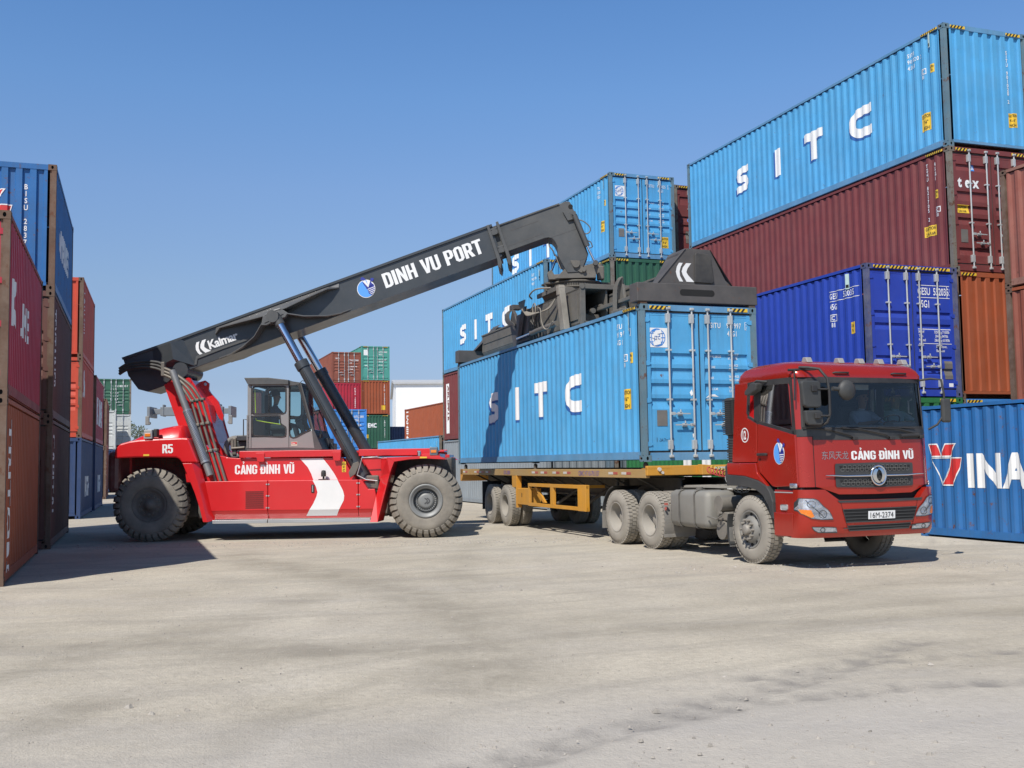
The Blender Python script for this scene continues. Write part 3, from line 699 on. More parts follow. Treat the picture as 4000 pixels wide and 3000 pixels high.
def rows(sf, u, v, lines, size, pitch=None, bold=0.014, xs=0.8, mat=None, name="lettering"):
    return [(name, sf, join2d(*[place2d(text2d(s_, size, bold, xs), u, v - i * (pitch or size * 1.6)) for i, s_ in enumerate(lines)]), mat or WHITE, 0.007)]
def vert(sf, u, v, s_, size, pitch=None, bold=0.02, xs=0.8): return [("number_lettering", sf, place2d(stack2d(s_, size, pitch or size * 1.18, bold, xs), u, v), WHITE, 0.006)]
def rotated(sf, u, v, s_, size, bold=0.04, xs=0.9, mat=None, down=True):
    return [("lettering", sf, place2d(text2d(s_, size, bold, xs), u, v, R(-90 if down else 90)), mat or WHITE, 0.007)]
def iso_box(sf, u, v, k=1.0): return [("iso_mark", sf, join2d(stroke2d([(u, v), (u + 0.2 * k, v), (u + 0.2 * k, v + 0.16 * k), (u, v + 0.16 * k), (u, v)], 0.016), place2d(text2d("IC", 0.10 * k, 0.02, 0.8), u + 0.03 * k, v + 0.03 * k), place2d(text2d("81", 0.11 * k, 0.02, 0.8), u + 0.03 * k, v - 0.15 * k)), WHITE, 0.006)]
def plate_csc(u=0.50, v=0.78, w_=0.26, h=0.42): return [("data_plate", 'E', rect2d(u, v, u + w_, v + h), paint("aluminium_plate", (0.16, 0.15, 0.14), 0.6, 0.3, 0.1, 0.3), 0.008)]
def tag2(u, v, w_=0.17, h=0.26, sf='L'):
    return [("weight_sticker", sf, rect2d(u, v, u + w_, v + h), YEL, 0.005), ("weight_text", sf, join2d(place2d(text2d("2.9m", 0.06, 0.02, 0.6), u + 0.015, v + h * 0.58), place2d(text2d("9.6", 0.06, 0.02, 0.6), u + 0.03, v + h * 0.2)), BLK, 0.009)]
def vent(sf, u, v): return [("air_vent", sf, rect2d(u, v, u + 0.10, v + 0.34), paint("pale_vent_cover", (0.42, 0.55, 0.52), 0.6), 0.03), ("air_vent_slot", sf, rect2d(u + 0.02, v + 0.03, u + 0.08, v + 0.10), DARK, 0.034)]
def v_emblem(sf, u, v, k):
    """big V emblem of red slanted bars with thin white outlines"""
    P = lambda pts: [(u + x * k, v + y * k) for x, y in pts]
    left = P([(0.0, 1.0), (0.30, 1.0), (0.42, 0.70), (0.10, 0.70)]); right = P([(0.42, 0.70), (0.60, 1.0), (0.93, 1.0), (0.74, 0.70)])
    low = P([(0.74, 0.66), (1.08, 0.66)] + [(1.02, 0.42), (0.90, 0.17), (0.80, 0.0), (0.47, 0.0), (0.60, 0.20), (0.69, 0.44)])
    ol = [stroke2d(P([(0.0, 1.0), (0.30, 1.0), (0.42, 0.70), (0.60, 1.0), (0.93, 1.0), (0.74, 0.70), (0.10, 0.70), (0.0, 1.0)]), 0.028 * k),
          stroke2d(P([(0.10, 0.66), (0.74, 0.66), (0.69, 0.44), (0.60, 0.20), (0.44, 0.0), (0.26, 0.42), (0.10, 0.66)]), 0.022 * k), stroke2d(low + [low[0]], 0.026 * k)]
    return [("emblem", sf, poly2d(left, right, low), VRED, 0.006), ("emblem_outline", sf, join2d(*ol), WHITE, 0.010)]

HC, ST = 2.896, 2.591
L40, L20 = 12.192, 6.058
Y0 = 19.3
# ---- the box being set down on the trailer
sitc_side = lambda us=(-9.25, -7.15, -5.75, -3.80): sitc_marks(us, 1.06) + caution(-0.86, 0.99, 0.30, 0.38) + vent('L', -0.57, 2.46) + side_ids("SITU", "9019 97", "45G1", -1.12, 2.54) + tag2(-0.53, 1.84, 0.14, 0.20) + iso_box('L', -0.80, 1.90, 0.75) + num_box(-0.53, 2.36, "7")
scr = [("pale_scrape", 'E', join2d(stroke2d([(0.30, 0.36), (0.30, 0.44)], 0.010), place2d(text2d("-34.7m/150", 0.06, 0.0, 0.8), 0.34, 0.36, 0.05)), paint("dark_scrawl", (0.03, 0.06, 0.12), 0.6), 0.005),
       ("chipped_patch", 'E', poly2d([(1.02, 1.20), (1.07, 1.24), (1.05, 1.33), (1.0, 1.27)], [(1.33, 1.17), (1.46, 1.20), (1.60, 1.19), (1.52, 1.24), (1.40, 1.23)], [(1.04, 0.42), (1.08, 0.52), (1.03, 0.5)]), WHITE, 0.006)]
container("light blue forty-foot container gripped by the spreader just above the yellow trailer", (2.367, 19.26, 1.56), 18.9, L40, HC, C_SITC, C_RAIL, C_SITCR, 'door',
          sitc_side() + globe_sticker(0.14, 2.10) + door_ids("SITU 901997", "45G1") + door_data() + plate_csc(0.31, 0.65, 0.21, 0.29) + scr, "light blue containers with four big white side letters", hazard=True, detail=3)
# ---- tall stack on the right, four high
bx, by, byaw = 10.06, 23.76, 19.3
container("sky blue container at the very top of the tall right-hand stack", (bx, by, 8.669), byaw, L40, HC, C_SITC, C_RAIL, C_SITCR, 'wall',
          sitc_marks((-9.15, -7.0, -5.55, -3.55), 1.10) + caution(-0.87, 0.56, 0.30, 0.42) + vent('L', -0.54, 2.48) + side_ids("SITU", "901020 2", "45G1", -1.24, 2.50) + tag2(-0.50, 1.87, 0.13, 0.20) + iso_box('L', -0.80, 1.92, 0.75)
          + vert('E', 1.86, 2.45, "SITU 901020 2", 0.085, 0.099) + caution(1.82, 0.60, 0.23, 0.34, sf='E'), "light blue containers with four big white side letters", hazard=True)
TEX = []
for i, s_ in enumerate(("t", "e", "x")): TEX.append(place2d(text2d(s_, 0.24, 0.040, 0.85), 0.24 + i * 0.21, 1.97))
container("maroon container with tex lettering on its door, second from the top of the tall stack", (bx, by, 5.773), byaw, L40, HC, C_MAR, C_MAR, STEEL, 'door',
          [("lettering", 'E', join2d(*TEX), WHITE, 0.007)] + caution(0.16, 1.36, 0.38, 0.19, ("CAUTION", "2.9m 9.6ft"), 'E') + plate_csc(0.27, 0.68, 0.20, 0.30)
          + vert('L', -0.74, 2.65, "TGHU 821705 2", 0.085, 0.106) + vert('L', -0.48, 2.63, "45G1", 0.085, 0.112) + tag2(-0.53, 1.78, 0.12, 0.20) + iso_box('L', -0.52, 1.46, 0.7) + caution(-0.93, 0.94, 0.38, 0.25, ("CAUTION", "2.9m 9.6ft"))
          + [("small_sticker", 'E', rect2d(0.62, 2.36, 0.74, 2.50), C_BBLU, 0.006), ("small_text", 'E', place2d(text2d("GL", 0.08, 0.02, 0.7), 0.635, 2.40), WHITE, 0.009)],
          hazard=True, bands=[(0.905, 0.845), (0.656, 0.566), (0.527, 0.455), (0.416, 0.35), (0.141, 0.07)])
container("rust orange container squeezed beside the royal blue one in the tall stack", (bx, by, 2.877), byaw, L40, HC, C_ORG, C_ORG, RUST, 'wall', hazard=True)
container("bright blue container at the foot of the tall right-hand stack", (bx, by, 0.0), byaw, L40, 2.871, C_BBLU, C_BBLU, STEEL, 'wall', hazard=True)
# ---- row in front of it: royal blue over green
dx, dy = 7.66, 22.60
def frame_lines(sf, u, v, w_, rows_): return [stroke2d([(u, v - r_), (u + w_, v - r_)], 0.014) for r_ in rows_]
ge = [("number_lettering", 'E', join2d(place2d(text2d("GESU", 0.16, 0.014, 0.62), 1.38, 2.26), place2d(text2d("5520355", 0.16, 0.014, 0.62), 1.80, 2.26), place2d(text2d("45G1", 0.16, 0.014, 0.62), 1.38, 1.98),
        stroke2d([(1.36, 2.47), (2.27, 2.47)], 0.014), stroke2d([(1.36, 2.20), (2.27, 2.20)], 0.014), stroke2d([(2.17, 2.20), (2.17, 2.47)], 0.014), stroke2d([(2.27, 2.20), (2.27, 2.47)], 0.014)), WHITE, 0.006)]
ge += [("data_lettering", 'E', join2d(*[place2d(text2d(a, 0.06, 0.01, 0.7), x_, y_) for a, x_, y_ in (("MGW", 1.36, 1.41), ("Tare", 1.36, 1.32), ("Payload", 1.36, 1.23), ("32500kg 71650lb", 1.78, 1.41), ("3840kg 8470lb", 1.80, 1.32), ("28660kg 63180lb", 1.78, 1.23), ("Bridgetown,", 1.82, 1.09), ("Barbados", 1.82, 1.00), ("SRL", 1.36, 1.00))],
        stroke2d([(1.36, 1.50), (2.25, 1.50)], 0.012), stroke2d([(1.36, 1.18), (2.25, 1.18)], 0.012)), WHITE, 0.006)]
ge += plate_csc(2.02, 0.40, 0.22, 0.40) + [("small_sticker", 'E', rect2d(2.12, 0.23, 2.25, 0.31), WHITE, 0.006)]
ge += [("number_lettering", 'L', join2d(place2d(text2d("GESU", 0.13, 0.012, 0.6, 1.1), -1.30, 2.28), place2d(text2d("5520355", 0.13, 0.012, 0.6, 1.1), -0.86, 2.28), place2d(text2d("45G1", 0.13, 0.012, 0.6), -1.30, 2.04), stroke2d([(-1.32, 2.45), (-0.3, 2.45)], 0.012), stroke2d([(-1.32, 2.23), (-0.3, 2.23)], 0.012)), WHITE, 0.006)]
ge += iso_box('L', -1.30, 1.78, 0.9) + tag2(-0.62, 1.42) + vent('L', -0.70, 2.42)
container("royal blue container with yellow dashed tape above its doors, behind the truck roof", (dx, dy, 2.877), byaw, L40, HC, C_GESU, C_GESU, paint("blue_worn_casting", (0.03, 0.05, 0.16), 0.7, 0, 0.3, 0.4, rust=0.4), 'door', ge, hazard='full',
          bands=[(0.66, 0.60), (0.555, 0.495), (0.275, 0.215), (0.17, 0.11)])
container("green container with white letters under the royal blue one, seen through the windscreen", (dx, dy, 0.0), byaw, L40, 2.871, C_UGRN, C_UGRN, C_UGRN, 'wall',
          rows('E', 0.75, 2.16, ("U AC",), 0.20, bold=0.01) + rows('E', 1.65, 2.16, ("U",), 0.20, bold=0.01) + [("lettering", 'L', place2d(text2d("UASC", 1.7, 0.05, 0.9, 1.6), -8.4, 0.45), WHITE, 0.006)], hazard=True)
# ---- mid blue box on the ground at the right edge
container("mid blue container on the ground at the right edge with a red V emblem", (8.2 + 2.07, 21.45 - 5.70, 0.0), 20.4, L20, ST, C_VINA, C_VINA, C_VINA, 'wall',
          v_emblem('L', -5.78, 1.02, 0.80) + [("lettering", 'L', place2d(text2d("INALINES", 0.58, 0.05, 0.95, 1.12), -4.75, 1.02), WHITE, 0.007)])
# ---- two boxes cut by the right edge
container("faded red-brown container cut by the right edge, upper one of two", (12.79, 17.07, 5.182), 20.0, L20, ST, paint("faded_salmon_brown_paint", (0.26, 0.075, 0.050), 0.7, 0, 0.16, 0.4, (0.33, 0.17, 0.13), rust=0.1, streak=0.4), paint("faded_salmon_brown_frame", (0.28, 0.115, 0.08), 0.75, 0, 0.25, 0.5, (0.30, 0.20, 0.15), rust=0.35), RUST, 'wall', vent('L', -5.35, 2.15))
container("rust-orange container cut by the right edge, lower one of two", (12.79, 17.07, 2.591), 20.0, L20, ST, C_BRN, C_ORG, RUST, 'wall', vent('L', -5.35, 2.15))
container("red-brown container behind the mid blue one at the right edge", (12.79, 17.07, 0.0), 20.0, L20, 2.585, C_BRN, C_BRN, RUST, 'wall')
# ---- centre rows behind the lifted box
ex, ey, ey_ = 1.16, 35.05, 20.2
container("light blue container level with the spreader, top of its row behind the lifted box", (ex, ey, 5.487), ey_, L40, HC, C_SITC, C_RAIL, C_SITCR, 'wall',
          sitc_marks((-9.6, -7.7, -6.25, -4.35), 1.05) + vent('L', -0.62, 2.30) + side_ids("SITU", "901859", "45G1", -1.25, 2.50), "light blue containers with four big white side letters", hazard=True)
container("maroon container with tall white upright lettering at its far end, behind the lifted box", (ex, ey, 2.596), ey_, L40, 2.886, C_MAR, C_MAR, STEEL, 'wall',
          [("lettering_board", 'L', rect2d(-11.70, 0.30, -11.36, 2.45), WHITE, 0.006), ("lettering", 'L', place2d(text2d("GENSTAR", 0.24, 0.03, 1.05), -11.62, 2.38, R(-90)), C_MAR, 0.010)])
container("grey container at the bottom of the row, seen left of and under the trailer", (ex, ey, 0.0), ey_, L40, 2.591, C_GREY, C_GREY, C_GREY, 'wall')
container("light blue container standing highest in the middle with doors facing the camera", (3.38, 34.95, 8.383), ey_, L40, HC, C_SITC, C_RAIL, C_SITCR, 'door',
          sitc_marks((-9.6, -7.6, -6.1, -4.2), 1.05) + caution(-0.86, 0.99, 0.30, 0.38) + vent('L', -0.57, 2.46) + side_ids("SITU", "902025", "45G1", -1.10, 2.52) + tag2(-0.53, 1.84, 0.14, 0.20)
          + globe_sticker(0.16, 2.10, 0.40, 0.36) + door_ids("SITU 902025", "45G1") + door_data() + plate_csc(0.31, 0.72, 0.21, 0.29) + caution(1.90, 0.42, 0.28, 0.38, sf='E'),
          "light blue containers with four big white side letters", hazard=True)
container("dark green container directly under the highest middle light blue one", (3.38, 34.95, 5.487), ey_, L40, 2.89, C_GRN, C_GRN, STEEL, 'wall', rows('E', 0.92, 1.55, ("HAPAG",), 0.32, bold=0.05, xs=0.7) + rotated('E', 0.86, 1.9, "SHIPPING", 0.1, down=True), hazard=True)
container("maroon container second from the ground beneath the dark green one", (3.38, 34.95, 2.591), ey_, L40, 2.89, C_MAR, C_MAR, STEEL, 'wall')
container("grey-blue container on the ground beneath the dark green one", (3.38, 34.95, 0.0), ey_, L40, 2.585, C_SBLU, C_SBLU, STEEL, 'wall')
container("dull red container peeping out between two light blue ones, doors facing us", (5.80, 36.55, 8.383), ey_, L40, 2.85, C_MAR, C_MAR, STEEL, 'door', plate_csc(0.42, 0.80) + [("small_text", 'E', place2d(text2d("GL", 0.14, 0.03, 0.9), 0.50, 1.55), C_BBLU, 0.006)], hazard=True, bands=[(0.90, 0.78), (0.62, 0.54), (0.50, 0.42), (0.38, 0.30)])
for k, (z, cm_) in enumerate(((0.0, C_BRN), (2.596, C_GRN), (5.487, C_DBRN))):
    container(("red-brown container at ground level", "green container one up from the ground", "dark brown container two up from the ground")[k] + " in the row between the tall stacks", (5.80, 36.55, z), ey_, L40, 2.88 if k else 2.591, cm_, cm_, STEEL, 'wall')
# ---- low light blue box behind the stacker's nose
container("light blue container on the ground behind the red machine's front fender", (-3.32, 48.33, 0.0), 21.5, 11.6, HC, C_SITC, C_RAIL, STEEL, 'wall', vent('L', -0.55, 2.3) + side_ids("SITU", "902", "45G1", -1.6, 2.3), "light blue containers with four big white side letters")
# ---- far centre
nx_, ny_ = -2.70, 58.0
container("long red-brown container in front of the white warehouse with upright white letters", (nx_, ny_, 2.591), 21.0, L40, 2.591, C_ORG, C_ORG, C_ORG, 'wall', rotated('L', -11.75, 2.42, "HANJIN", 0.36, 0.03, 1.0))
container("red-brown container on the ground under the long one by the warehouse", (nx_, ny_, 0.0), 21.0, L40, 2.585, C_BRN, C_BRN, C_BRN, 'wall')
container("navy blue container in the gap at the warehouse corner, upper one", (-11.6, 100.0, 2.6), 20.0, L20, 2.591, C_DBLU, C_DBLU, C_DBLU, 'wall')
container("navy blue container in the gap at the warehouse corner, lower one", (-11.6, 100.0, 0.0), 20.0, L20, 2.591, C_DBLU, C_DBLU, C_DBLU, 'wall')
m1 = (-14.94, 87.7); m2 = (-12.62, 88.5)
container("red-brown container with doors toward us, at the top beside the teal one", (*m1, 8.45), 20.0, L40, 2.591, C_BRN, C_BRN, C_BRN, 'door', rows('E', 1.4, 1.85, ("TTNU 970088", "4310"), 0.13) + rows('E', 0.3, 2.0, ("4310 L",), 0.12) + rows('E', 1.35, 1.35, ("MAX GROSS 30480", "TARE 3900", "NET 26580"), 0.08), detail=1)
container("crimson container with white serif letters on its long side, behind the machine's cab", (*m1, 5.55), 20.0, L40, 2.896, C_KRED, C_KRED, C_KRED, 'wall', [("lettering", 'L', place2d(text2d("K LINE", 1.15, 0.04, 0.9), -9.2, 0.7), WHITE, 0.007)] + vert('E', 1.95, 2.5, "KLTU 108866", 0.13))
container("brown container third from the top under the crimson one", (*m1, 2.9), 20.0, L40, 2.64, C_BRN, C_BRN, C_BRN, 'wall')
container("grey-blue container at the foot of the crimson one's stack", (*m1, 0.0), 20.0, L40, 2.89, C_SBLU, C_SBLU, C_SBLU, 'wall')
container("teal container with doors toward us, highest of the far middle group", (*m2, 8.69), 20.0, L40, HC, C_TEAL, C_TEAL, C_TEAL, 'door',
          [("emblem_sticker", 'E', rect2d(0.22, 2.12, 0.62, 2.58), WHITE, 0.006)] + rows('E', 1.5, 2.35, ("UETU 4000550", "45G1"), 0.13) + rows('E', 1.45, 1.7, ("MAX GW 30480", "TARE 3880", "", "NET 26600"), 0.09) + rows('E', 0.3, 1.2, ("uasc",), 0.13), detail=1, hazard=True)
container("rust-brown container with upright white number right under the teal one", (*m2, 5.79), 20.0, L40, HC, C_ORG, C_ORG, C_ORG, 'wall', vert('E', 1.98, 2.55, "TRLU 5538030", 0.12) + [("caution_sticker", 'E', rect2d(1.72, 0.42, 2.04, 0.80), YEL, 0.006)], hazard=True)
container("dark green container with small white logo below the rust-brown one", (*m2, 2.89), 20.0, L40, 2.89, C_GRN, C_GRN, C_GRN, 'wall', rows('E', 0.55, 1.85, ("EMC",), 0.34, bold=0.05) + vert('E', 1.98, 2.45, "EMCU 945071", 0.115) + [("caution_sticker", 'E', rect2d(0.42, 0.95, 0.60, 1.25), YEL, 0.006)], hazard=True)
container("mid blue container at the foot of the teal one's stack", (*m2, 0.0), 20.0, L40, 2.885, C_BBLU, C_BBLU, C_BBLU, 'wall')
m3 = (-12.65, 74.4)
container("bright blue container with doors toward us and big white side letters, behind the lift cylinders", (*m3, 2.65), 20.0, L40, HC, C_BBLU, C_BBLU, C_BBLU, 'door',
          sitc_marks((-9.6, -7.2, -5.4, -3.4), 1.0, 1.1) + rows('E', 1.55, 2.3, ("SITU 280045", "45G1"), 0.15) + rows('E', 1.4, 1.7, ("MAX 30480", "TARE 3890", "NET 26590", "CU 2700"), 0.12, 0.3), "light blue containers with four big white side letters", detail=1)
container("bright blue container on the ground under the one behind the lift cylinders", (*m3, 0.0), 20.0, L40, 2.59, C_BBLU, C_BBLU, C_BBLU, 'wall')

# ---- left wall of boxes (origins computed from the near right corner)
def NR(x, y, yaw): return (x - CW * math.cos(R(yaw)), y - CW * math.sin(R(yaw)))
a, b = NR(-6.94, 14.53, 20)
container("crimson container with white side letters, upper box of the nearest left stack", (a, b, 2.591), 20, L20, ST, C_KRED, paint("crimson_worn_frame", (0.26, 0.03, 0.03), 0.7, 0, 0.3, 0.3, rust=0.45), RUST, 'door',
          [("lettering", 'R', place2d(join2d(text2d("K", 0.62, 0.045, 0.9), place2d(text2d("LINE", 0.50, 0.045, 0.95), 1.25, 0)), 0.60, 1.10), WHITE, 0.007)] + rows('E', 1.5, 1.95, ("0",), 0.16) + [("number_frame", 'E', stroke2d([(2.02, 1.88), (2.02, 2.12), (2.14, 2.12), (2.14, 1.88), (2.02, 1.88)], 0.014), WHITE, 0.007)])
container("rust-orange container with upright white side letters, lower box of the nearest left stack", (a, b, 0), 20, L20, ST, C_ORG, C_ORG, RUST, 'wall', rotated('R', 0.42, 2.30, "TRITON", 0.36, 0.03, 1.15))
a, b = NR(-9.21, 21.2, 19.5)
container("blue container with a red emblem crossing its end, top of the second left stack", (a, b, 5.182), 19.5, L20, ST, C_VINA, C_VINA, RUST, 'wall',
          v_emblem('E', 0.62, 1.10, 0.92) + vert('E', 1.87, 2.16, "BISU 283747", 0.105, 0.142) + [("check_digit", 'E', place2d(text2d("8", 0.10, 0.01, 0.8), 1.83, 0.47), WHITE, 0.008), ("number_frame", 'E', stroke2d([(1.80, 0.44), (1.80, 0.60), (1.92, 0.60), (1.92, 0.44), (1.80, 0.44)], 0.012), WHITE, 0.008)]
          + [("lettering", 'R', place2d(text2d("VINALINES", 0.55, 0.05, 0.8, 1.0), 1.3, 1.02), WHITE, 0.007)])
container("chocolate brown container with boxed zero on its door, middle of the second left stack", (a, b, 2.591), 19.5, L20, ST, C_DBRN, C_DBRN, RUST, 'door', rows('E', 1.62, 1.72, ("137",), 0.17) + rows('E', 2.05, 1.72, ("0",), 0.17) + [("number_frame", 'E', stroke2d([(2.02, 1.68), (2.02, 1.93), (2.19, 1.93), (2.19, 1.68), (2.02, 1.68)], 0.014), WHITE, 0.007)] + rotated('R', 0.5, 2.3, "TEXTAINER", 0.2, 0.02, 1.1))
container("dark brown container in deep shade, foot of the second left stack", (a, b, 0), 19.5, L20, ST, C_DBRN, C_DBRN, RUST, 'door', rows('E', 1.62, 1.78, ("7",), 0.16) + rows('E', 2.00, 1.78, ("8",), 0.16) + rotated('R', 0.5, 2.3, "CAPITAL", 0.26, 0.02, 1.2))
a, b = NR(-13.8, 33.93, 18.3)
container("orange-red container at the top of the third left stack", (a, b, 5.182), 18.3, L20, ST, C_ORED, C_ORED, RUST, 'wall', rotated('R', 0.6, 2.2, "CATU 2201", 0.2, 0.02, 1.0))
container("orange-red container with a diagonal shadow across its door, middle of the third left stack", (a, b, 2.591), 18.3, L20, ST, C_ORED, C_ORED, RUST, 'door', rows('E', 1.40, 1.72, ("717125", "22G1"), 0.17) + rows('E', 1.5, 1.15, ("MAX. GR.", "TARE", "NET", "CU.CAP."), 0.08) + [("lettering", 'R', place2d(text2d("A", 0.8, 0.05, 0.9), 0.6, 1.4), WHITE, 0.007)])
container("navy blue container at the foot of the third left stack", (a, b, 0), 18.3, L20, ST, C_DBLU, C_DBLU, C_DBLU, 'wall', [("lettering", 'R', place2d(text2d("NGH", 0.62, 0.05, 1.0), 2.2, 0.7), WHITE, 0.007)])
a, b = NR(-15.95, 40.55, 18.5)
container("dark crimson container with white side letters over a navy one, fourth left stack", (a, b, 2.591), 18.5, L20, ST, C_KRED, C_KRED, RUST, 'wall', [("lettering", 'R', place2d(text2d("K LINE", 0.95, 0.055, 0.95), 0.9, 0.8), WHITE, 0.007)])
container("navy blue container at the foot of the fourth left stack", (a, b, 0), 18.5, L20, ST, C_DBLU, C_DBLU, C_DBLU, 'wall', [("lettering", 'R', place2d(text2d("NGH", 0.62, 0.05, 1.0), 2.2, 0.7), WHITE, 0.007)])
a, b = NR(-21.45, 56.0, 20)
container("brown container on top of an orange one, fifth left stack", (a, b, 2.7), 20, L20 * 1.35, ST, C_BRN, C_ORED, RUST, 'wall')
container("orange container at the foot of the fifth left stack, lit end", (a, b, 0), 20, L20 * 1.35, 2.69, C_ORG, C_ORG, RUST, 'wall', rotated('R', 0.5, 2.4, "TRITON", 0.3, 0.03, 1.2))
a, b = NR(-26.6, 71, 20)
container("off-white container with lit ladder-like end, sixth left stack", (a, b, 2.9), 20, L20, ST, C_WHT, C_WHT, C_WHT, 'door', detail=1)
container("navy blue container at the foot of the sixth left stack", (a, b, 0), 20, L20, 2.89, C_DBLU, C_DBLU, C_DBLU, 'wall', [("lettering", 'R', place2d(text2d("NGH", 0.62, 0.05, 1.0), 2.2, 0.7), WHITE, 0.007)])
a, b = NR(-27.95, 77.6, 20)
container("dark green container with doors toward us, high above the far left boxes", (a, b, 5.56), 20, L20, ST, C_GRN, C_GRN, STEEL, 'door', rows('E', 1.1, 2.0, ("CXDU 483510 7", "     22G1"), 0.14) + rows('E', 1.0, 1.5, ("MAX 30480", "TARE 2230", "NET 28250"), 0.10, 0.22), detail=1)
container("pale off-white container under the dark green one", (a, b, 2.9), 20, L20, 2.65, C_WHT, C_WHT, C_WHT, 'door', detail=1)
container("slate blue container at the foot of the dark green one's stack", (a, b, 0), 20, L20, 2.89, C_SBLU, C_SBLU, C_SBLU, 'door', detail=1)
a, b = NR(-36.2, 99, 20)
container("small red container at the top of the farthest left stack", (a, b, 5.2), 20, L20, ST, C_KRED, C_KRED, C_KRED, 'wall')
container("slate container in the middle of the farthest left stack", (a, b, 2.6), 20, L20, 2.595, C_SBLU, C_SBLU, C_SBLU, 'wall')
container("dark green container at the foot of the farthest left stack", (a, b, 0), 20, L20, 2.595, C_GRN, C_GRN, C_GRN, 'wall')
# ------------------------------------------------------------------ reach stacker
MRED = paint("bright_red_machine_paint", (0.62, 0.010, 0.014), 0.34, 0, 0.05, 0.10, (0.45, 0.10, 0.08), coat=0.7, dscale=1.0)
MGRY = paint("charcoal_boom_paint", (0.034, 0.040, 0.044), 0.42, 0, 0.12, 0.16, (0.16, 0.15, 0.14), coat=0.25)
MHEAD = paint("dusty_grey_boom_head_paint", (0.062, 0.066, 0.067), 0.55, 0, 0.15, 0.35, (0.17, 0.155, 0.135), rust=0.05)
MDUST = paint("dusty_grease_grey_steel", (0.115, 0.108, 0.095), 0.7, 0, 0.25, 0.65, (0.19, 0.165, 0.13), rust=0.15, scale=1.6)
MSPR = paint("scuffed_spreader_paint", (0.070, 0.066, 0.064), 0.55, 0, 0.2, 0.35, (0.16, 0.14, 0.12), rust=0.18, scale=1.4)
MCAB = paint("silver_grey_cab_paint", (0.27, 0.265, 0.255), 0.4, 0.1, 0.05, 0.12, coat=0.2)
MCABD = paint("dark_grey_cab_trim", (0.065, 0.068, 0.07), 0.55, 0, 0.08, 0.15)
RUBB = paint("black_rubber_seal", (0.018, 0.018, 0.02), 0.6, 0, 0.1, 0.1)
TYRE = paint("dust_caked_tyre_rubber", (0.20, 0.18, 0.15), 0.9, 0, 0.25, 0.6, (0.33, 0.295, 0.24), scale=2.0, bump=0.3)
GROOVE = paint("dark_tyre_rubber", (0.10, 0.09, 0.078), 0.95, 0, 0.25, 0.5, (0.20, 0.18, 0.15))
RIM = paint("grey_wheel_rim_paint", (0.21, 0.215, 0.21), 0.5, 0.15, 0.12, 0.3, (0.28, 0.26, 0.22))
HOSE = paint("black_hydraulic_hose", (0.028, 0.028, 0.028), 0.5, 0, 0.2, 0.2)
PIPE = paint("dusty_steel_pipe", (0.135, 0.12, 0.10), 0.5, 0.3, 0.2, 0.4)
EXH = paint("grey_exhaust_metal", (0.21, 0.215, 0.22), 0.5, 0.4, 0.12, 0.2)
ALU = paint("aluminium_tread_plate", (0.50, 0.51, 0.51), 0.4, 0.6, 0.1, 0.1)
AMBER = paint("amber_lens", (0.75, 0.20, 0.02), 0.25, 0, 0.05, coat=0.6)
LIGHTP = paint("pale_grey_housing", (0.36, 0.37, 0.37), 0.45, 0, 0.1, 0.1)
GLS = glass("tinted_cab_glass", (0.66, 0.80, 0.80), 0.02)
HIVIS = paint("yellow_grab_rail", (0.66, 0.70, 0.03), 0.4, 0, 0.05)
INTER = paint("dark_cab_interior", (0.035, 0.037, 0.04), 0.8, 0, 0.15)
LBLU = paint("emblem_light_blue", (0.10, 0.34, 0.80), 0.5, 0, 0.04); DNAVY = paint("emblem_navy", (0.03, 0.045, 0.30), 0.5, 0, 0.04)

